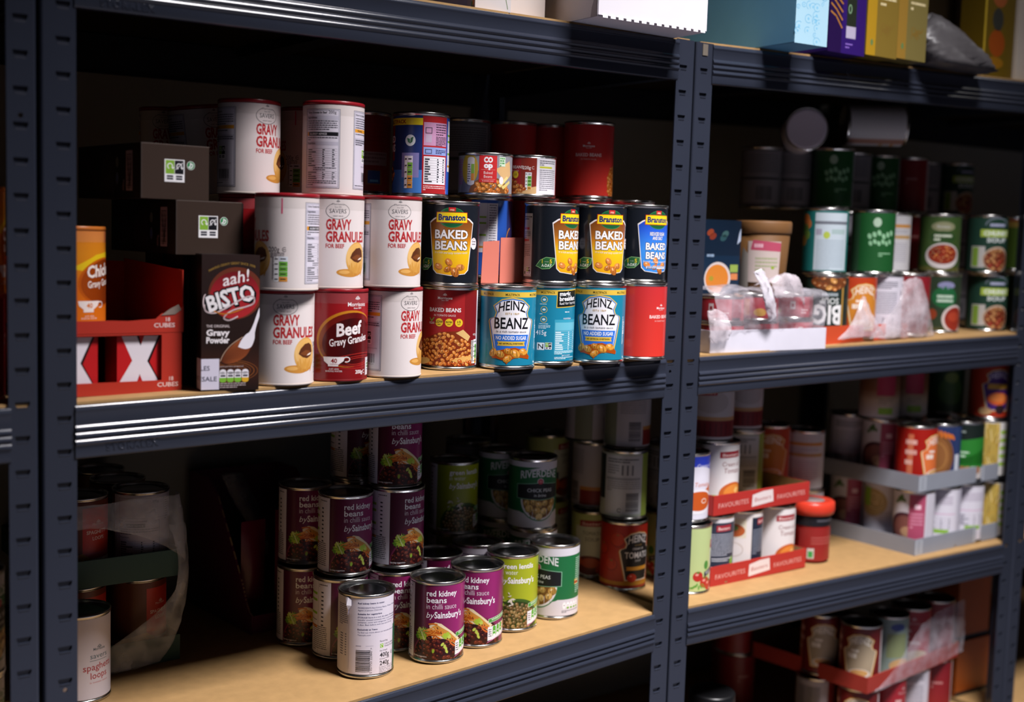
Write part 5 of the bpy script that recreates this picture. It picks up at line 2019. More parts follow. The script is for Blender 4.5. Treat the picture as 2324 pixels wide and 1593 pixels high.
TINS = [
    ('savers',262,31,-397,110,-21,'cream gravy granules drum standing right beside the upright brown gravy powder box'),
    ('beef',336,34,-396,110,-7,'dark red beef gravy granules drum between two cream drums on the middle shelf'),
    ('savers',410,28,-394,110,7,'cream gravy drum on the shelf between the red beef drum and the baked beans tins'),
    ('savers',259,17,-287,110,-124,'cream gravy drum turned sideways showing 200g and green traffic light panel, in second layer'),
    ('savers',331,39,-286,110,-20,'cream gravy drum stacked directly on top of the dark red beef gravy drum'),
    ('savers',404,25,-284,110,-15,'cream gravy drum in the second layer beside the black baked beans tin'),
    ('savers',335,50,-176,110,142,'cream gravy drum on the top layer with its back nutrition table facing out'),
    ('savers',247,96,-178,110,10,'cream gravy drum on the top layer standing on a plain red drum'),
    ('savers',355,150,-175,110,-145,'shaded cream gravy drum squeezed behind the two front drums of the top layer'),
    ('savers',221,285,-178,110,-31,'dim cream gravy drum at the far left of the top layer behind the dark boxes'),
    ('savers',238,200,-178,110,9,'cream gravy drum leaning to the left between two upright drums'),
    ('beef',250,98,-288,110,125,'plain red drum side mostly hidden behind the lying brown box'),
    ('bbm',513,55,-392,108,-39,'red baked beans tin with heaped beans picture in the bottom layer beside gravy drum'),
    ('heinz',582,20,-390,108,-27,'turquoise beans tin facing front at shelf edge with gold and white keystone label'),
    ('heinz',657,30,-388,108,-148,'turquoise beans tin turned to show black breakfast charity plate and nutrition table'),
    ('heinz',730,9,-387,108,-39,'turquoise beans tin with keystone label next to the plain red tin'),
    ('bbplain',806,7,-385,108,9,'bright plain red baked beans tin at the right end of the bottom layer'),
    ('branston',507,48,-284,108,-32,'black baked beans tin with full orange label on top of the red heaped beans tin'),
    ('branston',656,27,-280,108,12,'black baked beans tin turned right, showing green leaf badge and side text panel'),
    ('branston',731,15,-279,108,-14,'black baked beans tin with orange label second from the right in the stack'),
    ('branstonblue',806,12,-277,108,-2,'black reduced sugar baked beans tin with bright blue label by the post'),
    ('asda',617,125,-277,112,-166,'blue tin with white nutrition panel set back behind the pink card sleeve'),
    ('bbplain',703,130,-275,112,82,'dark red tin set back in shadow between the pink card and black tin'),
    ('greytin',623,127,-389,112,-106,'hidden tin in the back of the bottom layer under the blue tin'),
    ('greytin',709,132,-387,112,82,'hidden tin in the back of the bottom layer under the dark red tin'),
    ('coop',585,85,-166,57,-30,'small short baked beans tin with red front panel and steaming beans picture'),
    ('morrsmall',666,92,-164,57,-57,'small short 220g red beans tin with yellow dot and white side panel'),
    ('asda',485,90,-172,108,-67,'tall multipack tin with yellow band, dark blue side and pink instruction panel'),
    ('aldi',456,190,-169,110,-5,'dim dark red tin half hidden behind the top right gravy drum'),
    ('greytin',641,217,-164,112,-35,'dark grey tin in shadow behind the small short baked beans tin'),
    ('bbplain',716,205,-163,112,114,'dark red tin at the back directly behind the two short tins'),
    ('bbplain',792,202,-162,112,92,'narrow visible strip of dark red tin beside the tall lone red tin'),
    ('bbplain',800,126,-161,112,-40,'tall lone red baked beans tin crowning the right end of the stack'),
    ('bbplain',799,127,-273,112,60,'tin under the tall lone red tin, only its rim showing'),
    ('bbplain',873,110,-272,112,48,'tin with red edge peeking over the black tins near the post'),
    ('greytin',805,127,-385,112,60,'hidden tin in the back of the bottom layer'),
    ('greytin',879,110,-383,112,48,'hidden tin in the back of the bottom layer near the post'),
    ('kidney',401,237,-790,110,-15,'purple kidney bean tin at the bottom of the left rear stack'),
    ('kidney',408,249,-680,110,-11,'purple kidney bean tin on top of the left rear stack'),
    ('kidney',417,160,-789,110,12,'purple kidney bean tin turned to its white back panel behind the white tin'),
    ('kidney',426,166,-678,110,-3,'fully visible purple kidney bean tin on the second layer above the white tin'),
    ('kidney',489,137,-785,110,-8,'purple kidney bean tin hidden between the white tin and front purple tin'),
    ('kidney',500,152,-674,110,13,'purple kidney bean tin in the middle of the three high stack'),
    ('kidney',497,157,-564,110,-10,'purple kidney bean tin topping the three high stack, cut off by the beam'),
    ('kidney',479,232,-565,110,10,'dim purple kidney bean tin behind the top of the three high stack'),
    ('kidney',481,232,-675,110,10,'purple tin hidden in the rear stack, middle'),
    ('kidney',483,232,-785,110,10,'purple tin hidden in the rear stack, base'),
    ('tesco',412,81,-789,110,-30,'white kidney beans tin with barcode and torn paper label nearest the camera'),
    ('kidney',512,65,-783,110,-27,'lone purple kidney bean tin at the front beside the white barcode tin'),
    ('kidney',586,78,-779,110,-45,'purple kidney bean tin standing in front of the lime green lentil tin'),
    ('kidney',572,160,-780,110,6,'open looking dark lid of purple tin behind the front purple pair'),
    ('whitetext',650,170,-775,110,-35,'tin with white text label and dark lid behind the front kidney tins'),
    ('lentils',660,95,-774,110,-35,'lime green lentils tin on the board between purple and dark green tins'),
    ('lentils',653,240,-665,110,-16,'dim lime green lentils tin in the second layer at the rear'),
    ('lentils',657,245,-775,110,-16,'lentils tin at the rear beneath the dim lime green tin'),
    ('riverdene',739,98,-770,110,-78,'dark green chick peas tin with white bands at the right end of shelf front'),
    ('riverdene',757,180,-659,110,-18,'dark green chick peas tin in the second layer with its window facing front'),
    ('riverdene',755,258,-659,110,-14,'dim green chick peas tin behind the facing chick peas tin'),
    ('riverdene',762,180,-768,110,-38,'green tin base layer supporting the facing chick peas tin'),
    ('riverdene',759,258,-768,110,-37,'green tin at the base of the rear chick peas stack'),
    ('greytin',755,350,-659,110,-35,'dark tin lid furthest back in the lentil and chick pea group'),
    ('greytin',759,350,-768,110,-35,'hidden tin under the furthest back dark lid'),
    ('htomato',915,142,-766,110,-3,'red tomato soup tin with black keystone label seen just left of the centre post'),
    ('baxback',921,154,-656,110,-42,'white and green soup tin showing barcode and nutrition table above the tomato soup tin'),
    ('baxters',920,222,-766,110,-49,'pale green soup tin with red name strip left of the tomato soup tin'),
    ('baxwhite',928,234,-656,110,-101,'white soup tin with barcode and red corner stacked left of the nutrition table tin'),
    ('palegreen',1022,160,-767,110,-104,'pale green soup tin half hidden behind the centre post on the board'),
    ('baxback',1033,166,-657,110,-84,'pale soup tin in the second layer half hidden behind the centre post'),
    ('baxters',903,330,-656,110,21,'dim pale green tin with red spot deep behind the chick peas tins'),
    ('baxters',907,330,-766,110,21,'hidden pale green tin deep behind the chick peas tins'),
    ('baxwhite',914,240,-546,110,20,'dim white and red tin in the third layer under the beam, left one'),
    ('baxwhite',929,160,-546,110,-22,'dim white and red tin in the third layer under the beam, right one'),
    ('palegreen',992,77,-767,110,-15,'pale green tin with tomato picture just right of the centre post'),
    ('cobw',999,94,-657,110,-20,'blue and white cream of tomato soup tin just right of the centre post'),
    ('baxdark',1067,99,-765,110,-36,'white soup tin with charcoal text panel at left of lower red tray'),
    ('baxnavy',1142,104,-766,110,-48,'white soup tin with navy side stripe in the middle of lower red tray'),
    ('baxcream',1223,104,-767,110,-19,'white cream of tomato soup tin at the right of lower red tray'),
    ('baxcream',1074,101,-646,110,-16,'white cream of tomato soup tin at the left of the upper red tray'),
    ('baxback',1209,170,-648,110,-48,'grey white tin with barcode standing in the half empty upper red tray'),
    ('heinzor',1307,196,-649,110,-39,'orange soup tin with cream keystone at the back of the upper red tray'),
    ('whiteor',1380,177,-661,110,-50,'white tin with orange heading text just beyond the upper red tray'),
    ('whitetext',1387,178,-771,110,-40,'white tin low down between the red lidded pot and the red trays'),
    ('baxred',1059,104,-536,110,-46,'white and dark red soup tin on top of the upper tray beside the post'),
    ('baxred',1201,170,-538,110,-27,'dim red soup tin on top of the grey white barcode tin'),
    ('soupw',1560,62,-770,113,-112,'white tin with purple soup bowl and pink stripe at corner of lower grey tray'),
    ('soupwt',1642,62,-771,113,-56,'white tin with lime line second along the front of lower grey tray'),
    ('soupwt',1717,62,-772,113,-27,'white tin with faint pink writing third along the front of lower grey tray'),
    ('pasta',1799,62,-773,113,-58,'pasta tin with yellow strands at the right end of lower grey tray'),
    ('soupw2',1580,142,-771,113,-97,'white tin with noodle bowl picture on the left side of lower grey tray'),
    ('soupw',1576,222,-771,113,-102,'white tin with dark purple bowl deepest in the lower grey tray'),
    ('heinzor2',1555,62,-651,113,10,'glossy red soup tin at the front corner of the upper grey tray'),
    ('brownbean',1630,62,-652,113,-56,'navy tin with brown bean picture second along the front of upper grey tray'),
    ('greenblack',1705,62,-653,113,-57,'black and green tin third along the front of the upper grey tray'),
    ('pasta',1786,62,-654,113,-58,'pasta tin with yellow strands at the right end of upper grey tray'),
    ('soupw',1562,142,-651,113,-102,'white tin with dark soup bowl beside the glossy red tin'),
    ('whitetext',1565,222,-651,113,-52,'dim white tin with small text deepest in the upper grey tray'),
    ('soupwp',1546,142,-538,113,-73,'white and brown soup tin with pink panel, left one above the grey trays'),
    ('soupwp',1634,142,-539,113,-74,'white and brown soup tin with pink panel, right one above the grey trays'),
    ('greytin',1637,142,-652,113,-55,'hidden tin in the upper grey tray behind the glossy red tin'),
    ('darkgreen',1752,142,-540,113,-36,'very dark tin in shadow left of the purple labelled soup tin'),
    ('greytin',1765,142,-653,113,-56,'hidden tin in the upper grey tray behind the black and green tin'),
    ('hpurple',1785,66,-541,113,-28,'red soup tin with purple keystone label on the stack by the far post'),
    ('redshort',1010,45,-381,41,-16,'short red tin in the white tray under torn film, left of the lower layer'),
    ('redshort',1089,45,-379,41,-78,'short red tin in the white tray under film, middle of the lower layer'),
    ('redshort',1171,45,-378,41,-19,'short red tin in the white tray under film, right of the lower layer'),
    ('redshort',1008,45,-340,41,-66,'short red tin in the white tray, left of the upper layer by the post'),
    ('redshort',1086,45,-338,41,12,'short red tin in the white tray, middle of the upper layer'),
    ('redshort',1168,45,-337,41,-39,'short red tin in the white tray, right of the upper layer with gold dot'),
    ('redshort',1093,121,-379,41,-16,'short red tin in the second row of the white tray, lower left'),
    ('redshort',1176,121,-378,41,-78,'short red tin in the second row of the white tray, lower middle'),
    ('redshort',1090,121,-338,41,-16,'short red tin in the second row of the white tray, upper left'),
    ('redshort',1173,121,-337,41,-78,'short red tin in the second row of the white tray, upper middle'),
    ('bigsoup',1277,62,-376,110,-41,'dark green soup tin standing upside down with big inverted white lettering'),
    ('heinzor',1352,62,-375,110,-22,'orange red soup tin with cream keystone in the orange tray under torn film'),
    ('whitetext',1428,62,-374,110,-53,'tin with white printed text panel in the middle of the orange tray'),
    ('redplain',1504,62,-373,110,96,'red tin behind clouded film at the right end of the orange tray'),
    ('greensoup2',1643,92,-374,110,-41,'dark green soup tin with red soup bowl on the board right of orange tray'),
    ('chunky',1767,73,-372,110,-38,'dark green chunky soup tin on the board at the right end of the shelf'),
    ('darkgreen',1896,72,-370,110,-39,'dark green tin partly hidden at the far right edge of the middle shelf'),
    ('teal',1277,70,-266,110,-41,'teal and silver tin with white nutrition table on top of the upside down tin'),
    ('greytin',1444,160,-267,110,-32,'narrow dark grey tin sliver left of the bright green tin'),
    ('greytin',1454,160,-377,110,-32,'hidden tin behind the orange tray'),
    ('greendot',1402,68,-265,110,-43,'bright green tin with white dot in the second layer above the orange tray'),
    ('whiteor',1541,136,-265,110,-44,'white tin with two orange bands in the second layer beside bright green tin'),
    ('whiteor',1552,136,-375,110,-44,'hidden white tin behind the orange tray'),
    ('redplain',1690,205,-263,110,-44,'narrow red tin in the second layer above the orange tray'),
    ('greytin',1604,240,-374,110,-43,'hidden tin on the board at the back of the right bay'),
    ('greytin',1932,262,-369,110,-46,'hidden tin on the board at the back near the far post'),
    ('greytin',1919,262,-260,110,-46,'hidden tin in the second layer at the back near the far post'),
    ('greytin',1593,240,-265,112,-42,'hidden tin in the second layer at the back of the right bay'),
    ('redplain',1701,205,-373,110,-44,'hidden red tin at the back under the narrow red tin'),
    ('greensoup',1640,98,-264,110,-46,'olive soup tin with white oval plate, stacked on the other olive tin'),
    ('chunky',1754,73,-262,110,-38,'dark green chunky soup tin stacked on its twin at the right end'),
    ('yellowred',1976,152,-259,110,-39,'tin with yellow and red edge showing behind the stacked chunky soup tins'),
    ('greensoup',1990,152,-368,110,-39,'hidden tin behind the chunky soup tins'),
    ('greytin',1325,263,-155,110,-48,'dim grey tin at the left end of the high back row'),
    ('greytin',1400,255,-154,110,-49,'dim grey tin second from left in the high back row under the lying tin'),
    ('darkgreen',1526,330,-152,110,-50,'very dark green tin set deep between grey and green tins in high row'),
    ('greendot',1438,191,-153,110,-51,'dim green tin with white dot in the high row above the teal tin'),
    ('greytin',1559,245,-151,110,-52,'grey tin between the two green tins of the high row'),
    ('greendot',1647,245,-151,110,-53,'green tin with white dot in the high row above the bright green tin'),
    ('redplain',1733,240,-150,110,-54,'dark red tin in the high row above the narrow red tin'),
    ('greytin',1845,288,-151,110,-55,'dim grey striped tin in the high row right of the dark red tin'),
    ('chunky',1914,257,-150,110,-26,'dark green chunky soup tin topmost above the olive soup tins'),
    ('loops',82,212,-799,110,22,'white spaghetti loops tin at the lower left front against the post'),
    ('hoops',191,310,-796,112,10,'brown and red spaghetti tin at the right of the lower green tray'),
    ('hoops',110,312,-797,112,3,'brown spaghetti tin mostly hidden behind the white spaghetti loops tin'),
    ('hoopback',195,312,-679,112,-20,'spaghetti tin showing white nutrition back panel in the upper green tray'),
    ('hoops',113,314,-680,112,3,'brown and red spaghetti tin beside the post in the upper green tray'),
    ('hoops',190,388,-679,112,1,'spaghetti tin in the second row of the upper green tray, dark lid only'),
    ('hoops',187,464,-679,112,2,'spaghetti tin in the third row of the upper green tray, dark lid only'),
    ('hoops',191,388,-796,112,1,'hidden spaghetti tin in the second row of the lower green tray'),
    ('hoops',187,464,-796,112,2,'hidden spaghetti tin in the third row of the lower green tray'),
    ('chicken',36,92,-331,110,29,'orange chicken gravy granules drum standing in the upper red carton by the post'),
    ('heinzcream',1445,76,-1007,113,-53,'dark red soup tin with cream keystone at the front corner of the bottom red tray'),
    ('heinzcream',1431,155,-1007,113,-42,'dim red soup tin with cream keystone left side of the bottom red tray'),
    ('greengrey',1536,84,-1007,113,-25,'grey green soup tin in the bottom red tray between two red tins'),
    ('redsoup',1616,92,-1007,113,-45,'bright red soup tin with white writing in the bottom red tray'),
    ('redplain',1701,98,-1007,113,94,'pinkish red tin under clear film at right end of the bottom red tray'),
    ('heinzcream',1447,76,-1125,113,-53,'red soup tin with cream label under the corner of the bottom red tray'),
    ('barwhite',1425,155,-1125,113,-61,'tin with striped barcode side under the left of the bottom red tray'),
    ('redsoup',1539,84,-1125,113,5,'pink red tin under the front of the bottom red tray'),
    ('whitetext',1626,92,-1125,113,-56,'grey white tin under the front of the bottom red tray'),
    ('redplain',1706,98,-1125,113,-47,'red tin under the right end of the bottom red tray'),
    ('redplain',1388,330,-1013,112,-28,'very dark red tin in deep shade left of the bottom red tray'),
    ('redplain',1396,330,-1125,112,-28,'hidden dark red tin in deep shade'),
    ('redplain',1462,415,-1013,112,-27,'very dark red tin furthest back in the bottom bay'),
    ('redplain',1469,415,-1125,112,-27,'hidden dark red tin furthest back in the bottom bay'),
    ('riverdene',-82,60,-692,112,47,'green and white tin sliver at the left picture edge on the lower shelf'),
    ('riverdene',-83,60,-802,110,47,'hidden tin under the green and white tin at the left edge'),
    ('chicken',-76,70,-293,110,77,'orange drum sliver at the left picture edge on the middle shelf'),
    ('redplain',-77,70,-405,112,77,'dark red tin sliver under the orange drum at left edge'),
]
for row in TINS:
    kind, x, y, z, h, rot, label = row
    tin(kind, x, y, z, h, rot, label, tilt=-7 if 'leaning to the left' in label else None)


# ------------------------------------------------------------------ the two lying tins on the high row
def lying(kind, x, y, z, h, label, axis_rot, flip=1):
    t = tin(kind, x, y, z, h, 0, label)
    t.rotation_mode = 'XYZ'
    # axis horizontal: lid towards (sin, -cos) of axis_rot
    t.matrix_world = Matrix.Translation(P(x, y, z)) @ Matrix.Rotation(math.radians(axis_rot), 4, 'Z') @ Matrix.Rotation(flip * PI / 2, 4, 'X') @ Matrix.Rotation(math.radians(40), 4, 'Z')
    return t


lt = lying('whitetext', 1310, 150, -18, 110, 'tin lying on its side on the high row with its round pale end facing out', -44, -1)
MB().lathe([(.00001, -.0006), (.030, -.0006), (.0335, -.0012), (.0345, .0008), (.00001, .0008)], 48).build('end_cap', mat('pale_plastic_cap', 'd2c8d6', .35, 0, .5), lt)
lying('whiteor', 1466, 196, 3, 110, 'dim white tin with orange bands lying sideways on the high row', 52)


# ------------------------------------------------------------------ cartons
def carton(name, label, cat, x, y, z, w, d, h, rot, color, arts=(), group=None, rough=.4, part='carton', bev=.0012):
    """closed carton; x, y = front left bottom corner; arts: (face, art)"""
    t = thing(name, label, cat, P(x, y, z), math.radians(rot), group)
    m = mat('carton_' + color, color, rough, 0, .4, bump=.05, bscale=90, var=.04, vscale=15)
    MB().box(0, 0, 0, w / 1000, d / 1000, h / 1000).build(part, m, t, bevel=bev)
    W, D, H = w / 1000, d / 1000, h / 1000
    for face, a, nm in arts:
        o, ux, uy = {'front': ((0, 0, 0), (1, 0, 0), (0, 0, 1)), 'left': ((0, D, 0), (0, -1, 0), (0, 0, 1)),
                     'right': ((W, 0, 0), (0, 1, 0), (0, 0, 1)), 'top': ((0, 0, H), (1, 0, 0), (0, 1, 0))}[face]
        lay(a, nm, o, ux, uy, INK_CARD, t)
    return t


def art_bisto():
    a = Art(65, 152)
    a.rect(0, 0, 65, 152, grad_v([(0, '1c100e'), (26, '3c1e14'), (48, '241410'), (90, '241614'), (152, '2a1c1a')]), 0, 12)
    for k in range(5):
        a.ring(30, 22, 34 - k * 4, 13 - k * 1.8, .8, ('7a4420', '8f5224')[k % 2], 1, 40)
    a.ell(38, 109, 31, 29, '6a3020', 1, 40, 20)
    a.ell(37, 107, 28, 26, grad_v([(85, 'b0282c'), (110, 'a01e28'), (134, '6a141c')]), 2, 40, 20)
    a.text('MAKING GRAVY GREAT SINCE 1908', 34, 133, 2.6, 'a8843c', 3, w=52, warp=lambda x, y: (x, y - x * x * .009 + 8), rot=6)
    a.text('aah!', 38, 120, 12.5, 'f0e6e8', 4, bold=.012, sh=.25, rot=13, w=30)
    wp = lambda x, y: (x, y * (1 + .10 * math.cos(x / 14)) - x * x * .0008)
    for dx, dy in ((0, 0), (.9, -.7)):
        a.text('BISTO', 34.5 + dx, 95.5 + dy, 17.5, '101014', 4.5, bold=.075, rot=15.5, w=58, warp=wp)
    a.text('BISTO', 34.5, 96, 16.6, 'f2ecee', 5.2, bold=.035, rot=15.5, w=54.5, warp=wp)
    # ribbon flourish
    pts = smooth([(3, 96), (5, 89), (14, 87), (26, 92), (38, 99), (50, 105), (58, 105), (58, 98), (49, 94), (37, 91), (28, 86), (25, 81), (31, 79), (40, 83)], 7)
    a.line(pts, 1.7, 'ead4d6', 6)
    a.line(smooth([(14, 89), (24, 86), (36, 88), (46, 92)]), 1.2, 'd8862c', 6.3)
    a.ring(4.5, 99, 3.2, 9, 1.2, 'ead4d6', 6, 20, 90, 270)
    a.text('THE ORIGINAL', 5.5, 71, 2.9, 'd8c8c8', 3, 'l', .01, w=26)
    a.text('Gravy', 5.5, 62, 6.4, 'f0e8ea', 3, 'l', .04, w=26)
    a.text('Powder', 5.5, 53.6, 6.4, 'f0e8ea', 3, 'l', .04, w=26)
    # spoon pouring
    a.poly(smooth([(20, 33), (26, 45), (35, 54), (46, 61), (55, 62), (59, 54), (55, 44), (47, 36), (36, 31), (26, 29), (20, 33)], 4)[:-1], '3a1a12', 3)
    a.poly(smooth([(22, 33), (28, 44), (36, 52), (45, 57), (55, 51), (51, 40), (41, 33), (29, 30), (22, 33)], 4)[:-1], grad_u([(20, '4a1e10'), (40, '9a5028'), (56, '7a3a1e')]), 3.4)
    a.poly(smooth([(41, 49), (45, 57), (50, 63), (54, 66), (58, 74), (61.5, 84), (65, 93), (65, 84), (62, 74), (60, 65), (59.6, 58), (56, 49), (49, 46.5), (41, 49)], 4)[:-1], 'ece6ee', 4)
    a.line(smooth([(21, 33), (26, 43), (34, 52), (46, 60)]), .7, 'c8a890', 4.2)
    # nutrition strip
    a.text('1 pack portion prepared', 33, 26.5, 1.6, 'c8b8b8', 3, w=28)
    for k in range(4):
        x = 20.5 + k * 8.4
        a.rect(x, 11, x + 7.6, 21, 'ece8ee', 4)
        a.ell(x + 3.8, 21, 3.8, 3, 'ece8ee', 4, 14)
        a.rect(x, 11, x + 7.6, 14.5, '7fb83a' if k < 3 else 'dca82c', 4.4)
        a.ell(x + 3.8, 11.4, 3.8, 2.2, '7fb83a' if k < 3 else 'dca82c', 4.3, 14)
        a.rect(x + 1.2, 15.6, x + 6.6, 17.6, '4a4650', 4.6)
        a.rect(x + 2, 20.4, x + 5.6, 21, '6a6670', 4.6)
    a.para(21, 50, 8.6, 3, 2.2, 1.0, 'b8a8a8', 3, 6)
    # over-sticker wrapping round the corner
    a.rect(0, 1.5, 20, 36, 'dad4e4', 7)
    a.text('SALES', 9.5, 23, 5.0, '34344a', 8, 'r', .012, w=19)
    a.text('NOT FOR RESALE', 17.5, 11, 5.0, '34344a', 8, 'r', .012, w=62)
    a.it = [(p if min(q[0] for q in p) >= 0 else clip(p, 0, 0, True), c, L) for p, c, L in a.it]
    a.it = [(clip(p, 0, 65, False), c, L) for p, c, L in a.it if len(p) >= 3]
    a.it = [i for i in a.it if len(i[0]) >= 3]
    return a


def art_side_dark(D, H, sticker=False):
    a = Art(D, H)
    a.rect(0, 0, D, H, '100c0d', 0)
    for k in range(10):
        a.rect(6 + k * 4.4, H - 60, 7.4 + k * 4.4, H - 60 + 36 + (k * 7) % 17, '3a3234', 1)
    if sticker:
        a.rect(D - 20, 1.5, D, 36, 'b8b2c4', 2)
        a.text('NOT F', D - 10, 11, 5, '34344a', 3, w=17)
    return a


carton('gravy_powder_box', 'upright dark brown gravy powder box with white over-sticker at shelf edge', 'box', 152, 7, -399.5, 65, 53, 152, -9.6, '1c1210',
       [('front', art_bisto(), 'printed_front'), ('left', art_side_dark(53, 152, True), 'printed_side')], 'gravy powder boxes')


def art_end():
    a = Art(80, 60)
    a.rect(0, 0, 80, 60, '3a2c25', 0)
    a.recycle(27, 19, 23.5, 1)
    a.dot_sign(58, 38, 4.8, 1)
    a.line([(0, 59.6), (80, 59.6)], .7, '6a5e58', 1)
    a.line([(.4, 0), (.4, 60)], .7, '4a403c', 1)
    return a


def art_long():
    a = Art(155, 60)
    a.rect(0, 0, 155, 60, '0f0c10', 0)
    a.rect(136, 8, 153, 52, 'a8a0ac', 1)
    for k in range(20):
        a.rect(138, 11 + k * 1.9, 151, 11 + k * 1.9 + (.6, 1.1, .8)[k % 3], '2a2630', 2)
    a.line([(139, 46), (146, 14), (150, 40), (143, 10)], 1.2, '1a1a24', 3)
    a.text('400g', 131, 14, 4.6, '8a8490', 1, 'c', .0, rot=90)
    a.ell(112, 40, 4, 6, '5a6a64', 1, 20)
    a.ell(112, 22, 4, 7, '4a5a78', 1, 20)
    a.ell(112, 22, 2.2, 4, '3a5aa0', 2, 16)
    rn = random.Random(3)
    for k in range(14):
        x = 66 + k * 2.7
        a.rect(x, 8, x + 1.2, rn.uniform(30, 54), '39343e', 1)
    a.rect(98, 6, 103, 18, '2a2a4a', 1)
    for k in range(12):
        x = 8 + k * 4
        a.rect(x, 12, x + 1.4, rn.uniform(30, 54), '2a262e', 1)
    return a


for x, y, z, lab, r_ in ((133, 34, -249, 'dark brown box lying on its back, lower of two, with recycling mark on its end', 4), (95, 38, -188.5, 'dark brown box lying on its back, upper of two, with recycling mark on its end', 4)):
    carton('gravy_powder_box', lab, 'box', x, y, z, 83 if z < -200 else 80, 175, 60, r_, '241c1a', [('front', art_end(), 'printed_end'), ('left', art_long(), 'printed_side')], 'gravy powder boxes')
# upright boxes of the same kind carrying the two lying ones
for x, y, lab in ((154, 66, 'upright dark box behind the gravy powder box, mostly hidden'), (152, 124, 'hidden upright dark box carrying the lying boxes')):
    carton('gravy_powder_box', lab, 'box', x, y, -400.5, 70, 55, 150.5, 0, '1c1210', [('front', art_side_dark(70, 150), 'printed_front'), ('left', art_side_dark(55, 150), 'printed_side')], 'gravy powder boxes')


# ------------------------------------------------------------------ red stock cube cartons
def plate(mb, pts, t, axis, at):
    """flat cut sheet: outline pts in a plane, thickness t; axis 'y' = XZ plane at y=at, 'x' = YZ plane at x=at"""
    tri = tessellate_polygon([[Vector((p[0], p[1], 0)) for p in pts]])
    n = len(pts)
    f = (lambda p, o: (p[0] / 1000, (at + o) / 1000, p[1] / 1000)) if axis == 'y' else (lambda p, o: ((at + o) / 1000, p[0] / 1000, p[1] / 1000))
    vs = [f(p, 0) for p in pts] + [f(p, t) for p in pts]
    mb.add(vs, list(tri) + [tuple(i + n for i in q[::-1]) for q in tri] + [(i, (i + 1) % n, n + (i + 1) % n, n + i) for i in range(n)])
    return mb


RED_CARD = mat('red_carton_board', 'b23224', .42, 0, .4, bump=.04, bscale=80, var=.04, vscale=12)
KRAFT = mat('brown_cardboard', '9a7a52', .8, 0, .2, bump=.15, bscale=160, var=.06, vscale=40)
GREY_CARD = mat('grey_inner_board', '8a7a70', .8, 0, .2, bump=.1, bscale=160)


def cubes_text(t, x, z, y):
    a = Art(40, 20)
    a.text('18', 22, 9.4, 4.2, 'eac8c4', 1, bold=.02)
    a.text('CUBES', 18, 2.8, 4.6, 'eac8c4', 1, bold=.02, w=24)
    lay(a, 'printed_words', (x / 1000, y / 1000, z / 1000), (1, 0, 0), (0, 0, 1), INK_CARD, t)


def cube_carton(label, x, y, z, W, D, H, opened):
    t = thing('stock_cube_carton', label, 'carton', P(x, y, z), 0, 'red stock cube cartons')
    T = 1.2
    sh = MB()
    sh.box(0, T / 1000, 0, W / 1000, D / 1000, T / 1000)
    sh.box(0, T / 1000, T / 1000, T / 1000, D / 1000, H / 1000)
    if opened:
        plate(sh, [(T, T), (D, T), (D, H + 2), (T, H - 5)], T, 'x', W - T)
        plate(sh, [(0, T), (W, T), (W, H - 2), (0, H + 3)], T, 'y', D - T)
    else:
        sh.box((W - T) / 1000, T / 1000, T / 1000, W / 1000, D / 1000, H / 1000)
        sh.box(0, (D - T) / 1000, T / 1000, W / 1000, D / 1000, H / 1000)
        sh.box(0, T / 1000, (H - T) / 1000, W / 1000, D / 1000, H / 1000)
    sh.build('shell', RED_CARD, t)
    if opened:
        fp = plate(MB(), [(0, 0), (W, 0), (W, 30), (W - 4, 26), (W - 8, 25), (W - 16, 22), (W - 25, 21), (W - 32, 15), (W - 48, 14.2), (W - 62, 13.2), (W - 80, 14.0), (0, 13.6)], T, 'y', 0)
        fp.build('front_panel', RED_CARD, t)
        plate(MB(), [(W - 26, 19), (W - 16, 26), (W - 6, 31), (W - 3, 25), (W - 10, 20)], .5, 'y', -.7).build('torn_edge', GREY_CARD, t)
        cubes_text(t, W - 40, 3, -.1)
    else:
        fp = MB()
        outer = [(0, 0), (W, 0), (W, H), (0, H)]
        win = [(W - 23, H - 2), (W - 23, 14), (3, 14), (3, H - 2)]
        tri = tessellate_polygon([[Vector((p[0], p[1], 0)) for p in l] for l in (outer, win)])
        fl = outer + win
        fp.add([(p[0] / 1000, 0, p[1] / 1000) for p in fl], tri)
        fp.add([(p[0] / 1000, T / 1000, p[1] / 1000) for p in fl], [q[::-1] for q in tri])
        for lp in (outer, win):
            fp.add([(p[0] / 1000, o / 1000, p[1] / 1000) for o in (0, T) for p in lp], [(i, (i + 1) % 4, 4 + (i + 1) % 4, 4 + i) for i in range(4)])
        fp.build('front_panel', RED_CARD, t)
        cubes_text(t, W - 34, 4, -.1)
    return t


cube_carton('red stock cube carton on the shelf with white X packs behind its cut-out window', -7, 33, -402.3, 147, 190, 66.5, False)
cube_carton('open red carton with torn front edge stacked on the carton of X packs', -7, 33, -335.3, 149, 190, 74, True)


def art_x():
    a = Art(62, 62)
    a.rect(0, 0, 62, 62, 'c01c20', 0)
    a.poly([(10, 62), (29, 62), (33, 50), (37, 62), (58, 62), (43, 33), (60, 6), (44, 0), (32, 22), (20, 0), (-2, 2), (22, 35)], '1c0a0c', 1)
    a.poly([(6, 62), (26, 62), (31, 51), (36, 62), (55, 62), (40, 34), (56, 10), (54, 4), (46, 1), (38, 2), (30, 20), (22, 2), (12, 0), (3, 1), (2, 10), (20, 35)], 'e6dee6', 2)
    return a


